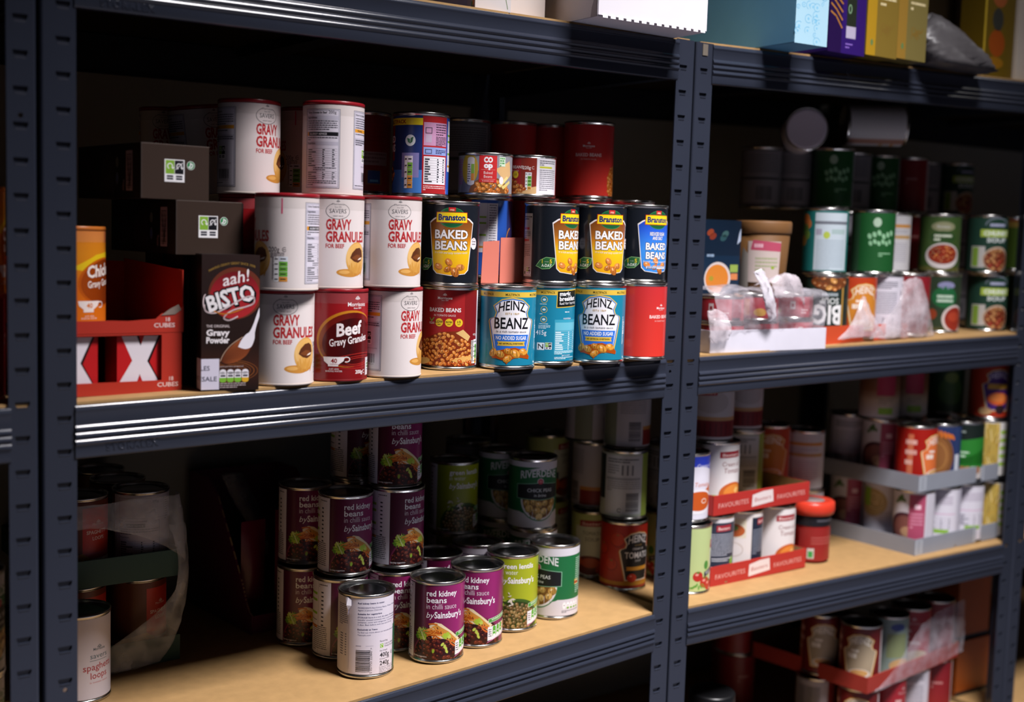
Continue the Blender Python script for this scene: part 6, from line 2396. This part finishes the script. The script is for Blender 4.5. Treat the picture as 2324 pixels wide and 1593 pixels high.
for i, (x, lab) in enumerate(((-4, 'stock cube pack with half a white X beside the post'), (69, 'stock cube pack with a full white X in the lower red carton'))):
    carton('stock_cube_pack', lab, 'box', x, 38.5, -401, 52, 40, 62, 0, 'a81a1c', [], 'stock cube packs', .35, 'pack')
    o = [c for c in COL.objects if c.get('label') == lab][0]
    a = art_x()
    a.it = [([(p[0] * .84, p[1]) for p in q], c, L) for q, c, L in a.it]
    lay(a, 'printed_front', (0, 0, 0), (1, 0, 0), (0, 0, 1), INK_CARD, o)


# ------------------------------------------------------------------ pink card sleeve among the baked bean tins
PINK = mat('pink_card', 'd87a68', .6, 0, .3, bump=.05, bscale=90, var=.03, vscale=20)
t = thing('card_sleeve', 'plain pink folded card sleeve standing between the black baked beans tins', 'card', P(566, 58, -281.5), math.radians(-6))
pm = MB()
plate(pm, [(-2, 0), (24.5, 0), (25, 57), (0, 55)], .8, 'y', 0)
pm.build('narrow_panel', PINK, t)
pm = plate(MB(), [(0, 0), (46, 1), (45, 62), (0, 61)], .8, 'y', 0).build('wide_panel', PINK, t)
pm.location = (.0262, -.001, 0)
pm.rotation_euler = (0, 0, math.radians(14))


# ------------------------------------------------------------------ trays
def tray(label, x, y, z, w, d, h, rot, color, group, thick=1.6, inner=None, name='cardboard_tray', rim=True):
    t = thing(name, label, 'tray', P(x, y, z), math.radians(rot), group)
    m = mat('tray_' + color, color, .5, 0, .35, bump=.08, bscale=70, var=.05, vscale=14)
    W, D, H, T = w / 1000, d / 1000, h / 1000, thick / 1000
    b = MB().box(T, T, 0, W - T, D - T, T * .8)
    b.build('base', inner or KRAFT, t)
    for n, c in (('front_wall', (0, 0, 0, W, T, H)), ('back_wall', (0, D - T, 0, W, D, H)), ('side_wall', (0, T, 0, T, D - T, H)), ('side_wall', (W - T, T, 0, W, D - T, H))):
        MB().box(*c).build(n, m, t, bevel=.0004)
    e = T + .0003
    ln = MB()
    ln.add([(e, e, T), (W - e, e, T), (W - e, e, H - .0006), (e, e, H - .0006), (e, D - e, T), (W - e, D - e, T), (W - e, D - e, H - .0006), (e, D - e, H - .0006)],
           [(0, 3, 2, 1), (4, 5, 6, 7), (0, 4, 7, 3), (1, 2, 6, 5)])
    ln.build('lining', inner or KRAFT, t, recalc=False)
    return t


def fav_art(w, h):
    a = Art(w, h)
    a.text('FAVOURITES', w * .2, h * .36, 7.6, 'e0a8a0', 1, w=w * .30, rot=1)
    a.text('FAVOURITES', w * .8, h * .36, 7.6, 'e0a8a0', 1, w=w * .30, rot=1)
    a.poly([(w * .385, h * .16), (w * .61, h * .28), (w * .60, h * .9), (w * .5, h * .88), (w * .39, h * .76)], 'e2d4d2', 1)
    a.text('Baxters', w * .497, h * .42, 6.6, 'b05a58', 2, w=w * .17, sh=.1, rot=3)
    return a


for z, lab in ((-768.5, 'red favourites tray on the board holding white soup tins'), (-652.5, 'red favourites tray stacked on the lower tins, half empty, brown inside')):
    t = tray(lab, 1030, 61, z + .8, 236, 160, 33, 1.0, 'b0302a', 'red soup trays')
    lay(fav_art(236, 33), 'printed_front', (0, 0, 0), (1, 0, 0), (0, 0, 1), INK_CARD, t)

GREYT = mat('grey_inner_tray', '7a7e88', .6, 0, .3, bump=.08, bscale=70)
for z, lab in ((-774, 'grey cardboard tray on the board holding a ring of white soup tins'), (-657, 'grey cardboard tray stacked on the white soup tins, nearly at the far post')):
    t = tray(lab, 1513, 22, z + 1.6, 318, 245, 31, 1.2, '8e929c', 'grey soup trays', inner=GREYT)
    for x in (1, 188):
        a = Art(24, 31)
        a.rect(0, 3, 22, 28, 'b4b8c0', 1)
        for k in range(4):
            a.rect(4, 6 + k * 5.5, 18, 9 + k * 5.5, '8a8e98', 2)
        lay(a, 'printed_mark', (x / 1000, 0, 0), (1, 0, 0), (0, 0, 1), INK_CARD, t)

tray('white cardboard tray at the post holding two layers of short red tins', 951, 8, -383.6, 252, 176, 34, -2.5, 'd2cfda', 'shrink wrapped trays')
tray('orange red tray lip under torn film holding soup tins in the middle of the shelf', 1229, 20, -379.8, 292, 82, 30, 4.2, 'c24a2a', 'shrink wrapped trays')
for z, lab in ((-799.5, 'dark green cardboard tray on the board under the spaghetti tins'), (-682.5, 'dark green cardboard tray stacked on the lower spaghetti tins')):
    tray(lab, 66, 264, z + .5, 166, 245, 36, 0, '2e5048', 'green spaghetti trays', inner=mat('green_inner_tray', '2a4640', .6, 0, .3))
tray('red cardboard tray with clear film full of soup tins low down by the far post', 1411, 31, -1011.2, 326, 250, 30, 5.6, 'a4382e', 'shrink wrapped trays')


# ------------------------------------------------------------------ clear shrink film
def film_mat(name, tint, alpha, rough=.16):
    if name in MATS:
        return MATS[name]
    m = bpy.data.materials.new(name)
    m.use_nodes = True
    nt = m.node_tree
    b = nt.nodes['Principled BSDF']
    b.inputs['Base Color'].default_value = lin(tint) + (1,)
    b.inputs['Roughness'].default_value = rough
    b.inputs['Specular IOR Level'].default_value = .8
    co = nt.nodes.new('ShaderNodeTexCoord')
    n = nt.nodes.new('ShaderNodeTexNoise')
    n.inputs['Scale'].default_value = 38
    n.inputs['Detail'].default_value = 6
    r = nt.nodes.new('ShaderNodeMapRange')
    r.inputs['From Min'].default_value, r.inputs['From Max'].default_value = .35, .75
    r.inputs['To Min'].default_value, r.inputs['To Max'].default_value = alpha * .5, min(1, alpha * 1.7)
    bp = nt.nodes.new('ShaderNodeBump')
    bp.inputs['Strength'].default_value = .7
    bp.inputs['Distance'].default_value = .003
    nt.links.new(co.outputs['Object'], n.inputs['Vector'])
    nt.links.new(n.outputs['Fac'], r.inputs['Value'])
    nt.links.new(r.outputs['Result'], b.inputs['Alpha'])
    nt.links.new(n.outputs['Fac'], bp.inputs['Height'])
    nt.links.new(bp.outputs['Normal'], b.inputs['Normal'])
    MATS[name] = m
    return m


FILM = film_mat('clear_shrink_film', 'e6e0ea', .14)
FILM_STREAK = film_mat('streaky_shrink_film', 'd8d8de', .26)
FILM_MILKY = film_mat('milky_shrink_film', 'e2d8de', .36)
FILM_WHITE = film_mat('bunched_white_film', 'e4e0e8', .95, .3)


def sheet(rows, crumple, seed, sub=6):
    """crumpled film through a net of control points (mm); returns a mesh builder"""
    rn = random.Random(seed)
    R, Cn = len(rows), len(rows[0])
    nr, nc = (R - 1) * sub + 1, (Cn - 1) * sub + 1

    def cr(p0, p1, p2, p3, t):
        return tuple(.5 * (2 * b + (c - a) * t + (2 * a - 5 * b + 4 * c - d) * t * t + (-a + 3 * b - 3 * c + d) * t ** 3) for a, b, c, d in zip(p0, p1, p2, p3))

    def row(pts, n):
        out = []
        for i in range(n):
            f = i / sub
            k = min(int(f), len(pts) - 2)
            g = lambda j: pts[max(0, min(len(pts) - 1, j))]
            out.append(cr(g(k - 1), g(k), g(k + 1), g(k + 2), f - k))
        return out
    cols = [row(r, nc) for r in rows]
    grid = [row([cols[r][c] for r in range(R)], nr) for c in range(nc)]
    vs = []
    for c in range(nc):
        for r in range(nr):
            p = grid[c][r]
            vs.append(tuple((q + rn.gauss(0, crumple) * .45) / 1000 for q in p))
    fs = [(c * nr + r, (c + 1) * nr + r, (c + 1) * nr + r + 1, c * nr + r + 1) for c in range(nc - 1) for r in range(nr - 1)]
    return MB().add(vs, fs, 0, True)


def film(label, rows, origin, crumple=1.2, seed=1, m=None, name='shrink_film', sub=6):
    mb = sheet([[tuple(a - b for a, b in zip(p, origin)) for p in r] for r in rows], crumple, seed, sub)
    o = mb.build(name, m or FILM, None, recalc=False)
    o.location = P(*origin)
    md = o.modifiers.new('thickness', 'SOLIDIFY')
    md.thickness = .00025
    return tag(o, label, 'film', 'torn clear shrink film')


# around the green spaghetti trays
film('torn clear film hanging over the upper spaghetti tins and down past the green trays', [
    [(70, 262, -572), (120, 260, -574), (180, 258, -570), (226, 262, -572), (238, 300, -574)],
    [(70, 258, -592), (120, 257, -588), (180, 256, -600), (232, 260, -606), (242, 300, -612)],
    [(70, 258, -606), (120, 256, -604), (190, 255, -628), (236, 261, -660), (243, 300, -676)]], (150, 262, -600), 1.0, 3, FILM_STREAK)
film('twisted strip of clear film falling from the upper green tray to the lower one', [
    [(214, 258, -610), (226, 258, -612), (240, 268, -612)],
    [(226, 256, -660), (238, 258, -664), (246, 272, -668)],
    [(216, 255, -706), (232, 256, -706), (242, 266, -702)],
    [(176, 254, -738), (204, 252, -740), (230, 256, -742)],
    [(128, 256, -768), (172, 253, -772), (214, 255, -776)],
    [(104, 258, -796), (150, 252, -796), (200, 254, -792)]], (190, 262, -700), .9, 5, FILM_STREAK)
# over the white tray of short red tins
film('sheet of clear film torn open over the short red tins in the white tray', [
    [(960, 100, -294), (1010, 90, -290), (1060, 80, -293), (1110, 84, -290), (1160, 96, -293), (1202, 100, -294)],
    [(958, 22, -290), (1008, 14, -283), (1058, 6, -292), (1112, 4, -286), (1166, 2, -288), (1206, 6, -292)],
    [(958, 6, -318), (1006, -2, -312), (1060, 2, -322), (1112, -4, -316), (1166, -1, -316), (1208, 4, -318)],
    [(960, 2, -350), (1008, 4, -352), (1060, 0, -349), (1112, 2, -353), (1164, 0, -351), (1206, 4, -350)]], (1080, 40, -300), 2.0, 7, FILM, sub=7)
film('white bunched twist of film sticking up over the short red tins', [
    [(1020, -8, -262), (1034, -10, -256), (1048, -4, -262)],
    [(1032, -14, -284), (1044, -16, -280), (1058, -10, -284)],
    [(1042, -14, -312), (1056, -18, -308), (1070, -10, -312)],
    [(1058, -10, -336), (1066, -13, -334), (1076, -8, -336)]], (1045, 0, -300), 1.8, 9, FILM_WHITE)
film('milky bulge of film on top of the short red tins beside the twist', [
    [(1064, 30, -284), (1090, 24, -276), (1120, 26, -280), (1146, 32, -290)],
    [(1066, 0, -276), (1094, -6, -264), (1124, -4, -268), (1146, 4, -284)],
    [(1072, -8, -302), (1096, -14, -300), (1122, -12, -300), (1144, -4, -312)]], (1100, 20, -285), 2.2, 11, FILM_MILKY)
film('milky film corner hanging beside the post over the white tray', [
    [(945, 10, -320), (958, 4, -318), (975, 2, -326)],
    [(943, 4, -345), (960, -4, -340), (985, -2, -346)],
    [(945, 2, -368), (962, -3, -366), (980, 0, -364)]], (960, 10, -345), 1.8, 12, FILM_MILKY)
# orange tray
film('peak of clear film rising at the left front of the orange tray', [
    [(1322, 24, -304), (1326, 22, -300), (1332, 24, -306)],
    [(1292, 14, -340), (1320, 10, -336), (1352, 14, -342)],
    [(1246, 10, -372), (1310, 8, -368), (1380, 14, -370)]], (1320, 20, -340), 1.5, 13, FILM_MILKY)
film('large torn flap of milky film across the right end of the orange tray', [
    [(1436, 26, -276), (1466, 24, -270), (1496, 28, -276), (1520, 40, -300)],
    [(1420, 20, -310), (1456, 16, -306), (1500, 20, -312), (1534, 36, -340)],
    [(1372, 15, -344), (1440, 12, -342), (1500, 17, -346), (1542, 34, -362)],
    [(1330, 10, -372), (1430, 13, -372), (1500, 20, -374), (1552, 36, -374)]], (1450, 25, -330), 1.6, 15, FILM_MILKY)
# bottom tray
film('clear film stretched over the right side of the low red tray of tins', [
    [(1575, 40, -915), (1630, 46, -902), (1680, 50, -896), (1740, 58, -896)],
    [(1490, 32, -978), (1590, 38, -960), (1680, 44, -955), (1744, 58, -955)],
    [(1420, 24, -1008), (1540, 34, -1004), (1650, 44, -1002), (1738, 56, -998)]], (1600, 50, -970), 1.6, 17, FILM)


# ------------------------------------------------------------------ tubs and cartons on the right bay
def tub(name, label, x, y, z, parts):
    """parts: (part name, lathe profile in mm, material)"""
    t = thing(name, label, 'tub', P(x, y, z))
    for n, prof, m in parts:
        MB().lathe([(max(r, .01) / 1000, h / 1000) for r, h in prof], 64).build(n, m, t)
    return t


REDPOT = mat('red_plastic_pot', 'a02420', .32, 0, .5, var=.05, vscale=20)
REDCAP = mat('red_plastic_cap', 'cc3a26', .3, 0, .5)
t = tub('gravy_tub', 'red plastic tub with wide red screw lid between the red and grey trays', 1321, 104, -769.5, [
    ('tub_body', [(0, 0), (29, 0), (30.5, 2), (34, 66), (34.5, 78), (0, 78)], REDPOT),
    ('screw_lid', [(0, 106), (25, 106), (27, 107.5), (36.5, 107.5), (40, 105), (40.5, 92), (39, 86), (36, 84), (0, 84)], REDCAP)])
a = Art(220, 20)
a.rect(-110, 0, 110, 20, '16161c', 0)
a.rect(-20, 8, 24, 12, '4a4a52', 1)
put('neck_band', wrap(a, 'neck_band', 35.0, 66), t)
a = Art(200, 56)
a.rect(-50, 0, 50, 56, '8f2422', 0)
for k in range(3):
    a.rect(-28, 40 - k * 5, 22, 41.6 - k * 5, 'b05a54', 1)
a.rect(-34, 4, -22, 22, 'c8c0bc', 1)
a.rect(-32, 6, -24, 17, '3a9a4a', 2)
a.rect(26, 2, 48, 50, 'b0a0a0', 1)
put('label', wrap(a, 'label', 34.4, 5), t)
MB().lathe([(.00001, .1072), (.022, .1072), (.0225, .1062), (.00001, .1062)], 48).build('lid_insert', mat('grey_lid_insert', '8a7a78', .4), t)

KRAFTPOT = mat('brown_paper_tub', '664524', .6, 0, .3, bump=.1, bscale=120, var=.06, vscale=20)
t = tub('soup_tub', 'brown paper soup tub with thick rim behind the bunched film', 1152, 95, -298.5, [
    ('tub_body', [(0, 0), (36, 0), (37, 2), (43, 96), (0, 96)], KRAFTPOT),
    ('rim', [(0, 96), (44, 96), (45.5, 99), (45.5, 114), (44, 117), (42, 117), (41, 112), (0, 112)], mat('brown_paper_rim', '765230', .55, 0, .3))])
a = Art(240, 84)
a.rect(-34, 14, 18, 80, 'c0b0aa', 0)
a.poly([(-30, 66), (18, 64), (18, 78), (-26, 82)], 'b04a62', 1)
a.para(-24, 12, 76, 1, 5, 6, 'd8a8b4', 2, 3, 1.3)
a.para(-22, 14, 54, 4, 6, 3, '9aa07a', 1, 4)
a.ell(6, 38, 3, 2.4, '8aa02c', 2, 12)
a.poly([(-60, 4), (-34, 0), (-34, 60), (-44, 70)], 'a09890', 1)


def coneplace(u, v, t_):
    r = 38 + v / 96 * 5.6 + .5
    an = (u - 8) / 40 - .35
    R = (r + t_) / 1000
    return (R * math.sin(an), -R * math.cos(an), (4 + v) / 1000), (math.sin(an), -math.cos(an), 0)


put('label', mesh_from_art(a, 'label', coneplace, INK, du=3.2, normal=True), t)

a = Art(84, 116)
a.rect(0, 0, 84, 116, '10263c', 0)
a.rect(0, 60, 84, 116, '0e1e30', .5)
a.para(8, 60, 62, 1, 4, 4, '8aa0b8', 1, 4, 1.3)
for x, y, c in ((14, 96, '8a3c24'), (20, 90, '7a3020'), (48, 94, '3a5a5a'), (44, 88, '2a4a50')):
    a.ell(x, y, 8, 5, c, 1, 14, 20)
a.ell(34, 24, 30, 26, 'c8bcb8', 1, 32)
a.ell(33, 24, 26, 22, 'c8782a', 2, 32)
a.ell(20, 24, 5, 4, '9a8a2a', 3, 14)
a.poly([(40, 0), (62, 8), (60, 16), (46, 10)], '241a18', 3)
a.rect(62, 34, 80, 46, '8aa04a', 2)
a.rect(64, 22, 80, 32, 'c87a4a', 2)
a.poly([(76, 78), (84, 84), (84, 104), (80, 96)], 'a8b4c8', 2)
carton('soup_carton', 'dark blue carton with orange soup bowl picture standing by the centre post', 'carton', 1003, 82, -299, 84, 50, 114, 1, '10263c', [('front', a, 'printed_front')])


# ------------------------------------------------------------------ goods on the top shelf, seen from below
WHITE_CORR = mat('white_corrugated_board', 'd2ced4', .7, 0, .25, bump=.12, bscale=60, var=.02, vscale=20)
t = thing('white_carton', 'large white corrugated carton overhanging the top shelf edge near the centre', 'carton', P(653, -56, 65.2), math.radians(-3.3))
MB().box(0, 0, 0, .188, .30, .26).build('carton_body', WHITE_CORR, t, bevel=.002)
fl = MB()
for k in range(14):
    fl.box(.008 + k * .0128, -.0016, -.0012, .016 + k * .0128, .0004, .0016)
fl.build('cut_edge', mat('cut_white_edge', 'efeaf0', .8), t)
a = Art(300, 250)
a.rect(0, 0, 300, 250, 'c9c2c6', 0)
a.poly([(286, 0), (300, 0), (300, 30), (294, 26), (288, 12)], '8a8088', 1)
a.rect(298.6, 0, 300, 250, '4a4448', 1)
lay(a, 'side_print', (0, .30, 0), (0, -1, 0), (0, 0, 1), INK_CARD, t)

a = Art(66, 200)
a.rect(0, 0, 66, 200, '9cc0d0', 0)
rn = random.Random(6)
for k in range(34):
    x, y, r = rn.uniform(4, 62), rn.uniform(4, 110), rn.uniform(3.5, 8)
    a.ring(x, y, r, r * .9, .9, '6aa8c8', 1 + k * .02, 18, rn.uniform(0, 90), rn.uniform(200, 360))
    a.ell(x, y, r * .3, r * .3, '7ab2ce', 1 + k * .02, 8)
carton('tissue_box', 'pale blue carton with patterned end overhanging the top shelf right of the post', 'carton', 1016, -68, 72.5, 66, 330, 210, -4, '66a6cc', [('front', a, 'printed_end')])
a = Art(84, 220)
a.rect(0, 0, 84, 220, '2c1460', 0)
a.rect(0, 0, 30, 220, '200c3e', 1)
for k in range(4):
    a.line([(4, 96 - k * 12), (16, 84 - k * 10), (30, 74 - k * 12)], 2.6, 'a8702c', 2)
a.rect(40, 40, 62, 84, '22281e', 1)
a.rect(40, 24, 62, 42, 'aea6bc', 2)
a.ring(47, 68, 4, 7, 1.4, '8ab08a', 2, 16)
a.para(40, 76, 150, 6, 4, 1.6, '7a5ab0', 1, 4)
a.para(40, 56, 16, 2, 5, 2, '8a6ac0', 1, 5)
carton('chocolate_carton', 'deep purple carton with gold swirl on the top shelf beside the pale blue carton', 'carton', 1133, -32, 77, 82, 200, 240, -2, '2c1460', [('front', a, 'printed_front')])
for i, (x, w, lab) in enumerate(((1219, 76, 'mustard yellow carton on the top shelf next to the purple carton'), (1297, 74, 'yellow carton on the top shelf right of its mustard yellow neighbour'))):
    a = Art(w, 220)
    a.rect(0, 0, w, 220, '7a6428' if i == 0 else '726638', 0)
    a.rect(0, 0, w * .3, 220, 'a8821e' if i == 0 else '8f6e2c', 1)
    a.para(w * .4, w * .9, 92, 2, 9, 4, 'd8c89a', 2, 3 + i)
    for k in range(4):
        a.ring(w * .6 + (k % 2) * 9, 36 + k * 5, 11, 8, 2.2, '7a6028', 2 + k * .05, 18, k * 60, 200 + k * 60)
    a.ell(w * .18, 20, 3, 5, '5a7a4a', 2, 12)
    if i:
        a.ell(w * .1, 190, 7, 12, '2a5a8a', 2, 16)
    carton('biscuit_carton', lab, 'carton', x, -36, 81 + i * 3, w, 180, 240, -1, '7a6428' if i == 0 else '726638', [('front', a, 'printed_front')], 'yellow cartons on the top shelf')
a = Art(96, 250)
a.rect(0, 0, 96, 250, '6a540f', 0)
a.rect(0, 0, 6, 250, 'c8a832', 1)
a.ell(44, 150, 24, 22, 'a85a2c', 1, 24)
a.ell(42, 106, 17, 20, '3a3a34', 1, 24)
a.ell(42, 64, 25, 24, 'a04a12', 1, 24)
a.ell(40, 30, 26, 10, '9a6a14', 1, 24)
carton('cereal_carton', 'yellow carton with stacked dark circles at the far right of the top shelf', 'carton', 1622, 22, 90.5, 96, 50, 260, 0, '6a540f', [('front', a, 'printed_front')], 'yellow cartons on the top shelf')
carton('pale_carton', 'pale carton cut off by the picture edge on the top right shelf', 'carton', 1720, 16, 94.5, 70, 180, 240, 0, 'c8bcae')
carton('brown_carton', 'dim brown carton behind the grey bag on the top right shelf', 'carton', 1440, 120, 86, 240, 180, 250, 0, '3c3020')
# slumped grey carrier bag
bag = MB()
rn = random.Random(12)
seg, rows_ = 40, 12
vs = []
for j in range(rows_ + 1):
    f = j / rows_
    hh = 92 * f
    for k in range(seg):
        an = 2 * PI * k / seg
        rad = (1 - f ** 1.6) ** .5 if f < 1 else 0
        wob = 1 + .10 * math.sin(5 * an + 4 * f) + .06 * math.sin(11 * an + 2 * j)
        x = 100 * rad * wob * math.cos(an) - 40 * f
        y = 70 * rad * wob * math.sin(an) * (.9 + .1 * rad)
        vs.append((x / 1000, y / 1000, hh * (.9 + .1 * math.cos(3 * an)) / 1000))
fs = [(j * seg + k, j * seg + (k + 1) % seg, (j + 1) * seg + (k + 1) % seg, (j + 1) * seg + k) for j in range(rows_) for k in range(seg)]
bag.add(vs, fs + [tuple(range(seg))[::-1]], 0, True)
o = bag.build('carrier_bag', mat('grey_plastic_bag', '454244', .4, 0, .5, bump=.5, bscale=40), None)
o.location = P(1486, 8, 87)
tag(o, 'slumped grey plastic bag between yellow cartons on the top right shelf', 'bag')

a = Art(46, 120)
a.rect(0, 0, 46, 120, 'e2dad8', 0)
a.ell(23, 34, 19, 17, '5a6ab8', 1, 32)
a.ell(23, 34, 18.2, 16.2, 'e8e2e2', 2, 32)
a.beans(23, 34, 15, 13, 34, 5.4, ['9a6a42', 'b08050', '8a5a36', 'c09a68'], 3, 4)
a.line([(38, 22), (42, 4)], 1, '8a9a7a', 1)
b_ = Art(60, 120)
b_.rect(0, 0, 60, 120, 'b8aca8', 0)
b_.rect(34, 9, 42, 15, '5a9a4a', 1)
b_.rect(42, 9, 54, 15, 'c8803a', 1)
b_.rect(34, 3, 54, 9, '8a6a5a', 1)
b_.para(34, 56, 19, 1, 3, 1.6, '4a4040', 1, 3)
carton('cereal_carton', 'white cereal carton with bowl picture, only its base seen at the top edge', 'carton', 516, 20, 63.6, 46, 60, 200, -24, 'd8d0ce', [('front', a, 'printed_front'), ('left', b_, 'printed_side')])
carton('blue_carton', 'periwinkle blue carton, only a corner seen at the top edge', 'carton', 380, 6, 61.8, 46, 150, 200, 0, '6a74c8')
carton('plain_carton', 'plain off white carton beside the big white carton at the top edge', 'carton', 574, 30, 64.5, 62, 200, 200, 0, 'cfc4be')


# ------------------------------------------------------------------ dark purple display carton on the lower shelf
PURP = mat('plum_printed_board', '5e1a44', .5, 0, .35, bump=.06, bscale=80, var=.05, vscale=14)
zb = -793.5
t = thing('display_carton', 'dark plum cardboard display carton with slanting cut side in the shade', 'carton', P(348, 290, zb), math.radians(4))
D_, W_, H_ = 196, 150, 205
MB().box(0, 0, 0, W_ / 1000, D_ / 1000, .002).build('base', KRAFT, t)
side = [(0, 0), (D_, 0), (D_, H_), (D_ - 60, H_), (D_ - 90, 182), (34, 74), (18, 44), (8, 31), (0, 28)]
plate(MB(), side, 3, 'x', 0).build('side_wall', PURP, t)
edge = MB()
ep = [(D_ - 90, 182), (34, 74), (18, 44), (8, 31), (0, 28)]
for (y0, z0), (y1, z1) in zip(ep, ep[1:]):
    n = 6
    for k in range(n):
        ya, za = y0 + (y1 - y0) * k / n, z0 + (z1 - z0) * k / n
        yb, zb_ = y0 + (y1 - y0) * (k + .6) / n, z0 + (z1 - z0) * (k + .6) / n
        edge.add([(x / 1000, y / 1000, z / 1000) for y, z in ((ya, za), (yb, zb_)) for x, dz in ((.2, .3), (2.8, .3))] +
                 [(x / 1000, y / 1000, (z - 2) / 1000) for y, z in ((ya, za), (yb, zb_)) for x in (.2, 2.8)], [(0, 1, 3, 2), (0, 2, 6, 4), (1, 5, 7, 3), (0, 4, 5, 1), (2, 3, 7, 6)])
edge.build('fluted_edge', mat('fluted_board', 'd0b488', .8, 0, .2), t)
plate(MB(), side, 3, 'x', W_ - 3).build('side_wall', PURP, t)
MB().box(.0032, 0, 0, (W_ - 3.2) / 1000, .003, .028).build('front_lip', PURP, t)
MB().box(.0032, (D_ - 3) / 1000, 0, (W_ - 3.2) / 1000, D_ / 1000, H_ / 1000).build('back_wall', PURP, t)
for i, (px, py, col, lab) in enumerate(((356, 330, '701638', 'dark red packet leaning inside the plum display carton, left one'), (404, 318, '781c40', 'dark red packet with green leaf picture inside the plum display carton'))):
    q = thing('food_packet', lab, 'packet', P(px, py, zb + 2.2), math.radians(6), 'packets in the plum display carton')
    mb = MB()
    N, Mh = 10, 12
    w, h = (40, 150) if i == 0 else (62, 165)
    vs, fs = [], []
    for s_ in (-1, 1):
        for j in range(Mh + 1):
            for k in range(N + 1):
                u, v = k / N, j / Mh
                dp = 9 * (math.sin(PI * u) * math.sin(PI * min(1, max(0, v))) + .05) * s_
                vs.append((w * u / 1000, (14 + dp) / 1000, h * v / 1000))
    o_ = (N + 1) * (Mh + 1)
    for j in range(Mh):
        for k in range(N):
            a0 = j * (N + 1) + k
            fs.append((a0, a0 + 1, a0 + N + 2, a0 + N + 1))
            fs.append((o_ + a0, o_ + a0 + N + 1, o_ + a0 + N + 2, o_ + a0 + 1))
    mb.add(vs, fs, 0, True)
    mb.build('pouch', mat('packet_film_%d' % i, col, .35, 0, .5, bump=.3, bscale=60), q)
    if i == 1:
        a = Art(62, 120)
        rn = random.Random(2)
        for k in range(26):
            a.ell(rn.uniform(26, 56), rn.uniform(20, 110), rn.uniform(3, 7), rn.uniform(2, 4), ('8a8a2c', '5a6a24', '3a2c1c')[k % 3], k * .05, 9, rn.uniform(0, 180))

        def bulge(u, v, t_):
            return (u / 1000, (14 - 9 * (math.sin(PI * u / 62) * math.sin(PI * (v + 20) / 165) + .05) - .5 - t_) / 1000, (v + 20) / 1000), (0, -1, 0)
        put('printed_front', mesh_from_art(a, 'printed_front', bulge, INK_GLOSS, du=5), q)
film('limp grey film bag end hanging from the plum display carton', [
    [(356, 420, -585), (372, 416, -583), (390, 420, -585)],
    [(366, 400, -620), (384, 396, -616), (402, 402, -620)],
    [(384, 380, -660), (398, 376, -658), (412, 382, -662)],
    [(394, 366, -700), (402, 364, -700), (410, 368, -702)]], (385, 395, -640), 1.2, 21, film_mat('dim_grey_film', '8a8a92', .6))


# ------------------------------------------------------------------ orange boxes at the bottom of the right bay
for x, y, z, w, d, h, lab in ((1922, 118, -1010, 104, 150, 126, 'orange box with dark writing on its side, upper one by the far post'), (1920, 112, -1124.5, 110, 160, 113, 'orange box, lower one under its twin by the far post')):
    a = Art(w, h)
    a.rect(0, 0, w, h, 'a8521c', 0)
    a.rect(0, 0, w, 8, '1c1a20', 1)
    s_ = Art(d, h)
    s_.rect(0, 0, d, h, '96481a', 0)
    s_.para(20, 60, h - 20, 8, 9, 5, '2a1a14', 1, 4)
    s_.rect(70, 20, 96, 60, 'b8a89a', 1)
    carton('orange_box', lab, 'box', x - 110, y, z, w, d, h, -3, 'a8521c', [('front', a, 'printed_front'), ('left', s_, 'printed_side')], 'orange boxes')


# ------------------------------------------------------------------ black lidded jars low down beside the centre post
for (jx, jy, jh, lab) in ((1048, 62, 184, 'dark jar with black screw lid low down just right of the centre post'), (846, 92, 166, 'dark jar with black screw lid low down just left of the centre post')):
    tub('lidded_jar', lab, jx, jy, -1124.6, [
        ('jar_body', [(0, 0), (34, 0), (36.5, 3), (36.5, jh - 30), (33, jh - 22), (0, jh - 22)], mat('brown_jar_glass', '3a1c18', .2, 0, .5)),
        ('screw_lid', [(0, jh - 21.5), (37, jh - 21.5), (37.5, jh - 19), (37.5, jh - 3), (36, jh), (30, jh - .6), (0, jh - .6)], mat('black_plastic_lid', '121214', .35, 0, .5))])['group'] = 'black lidded jars'
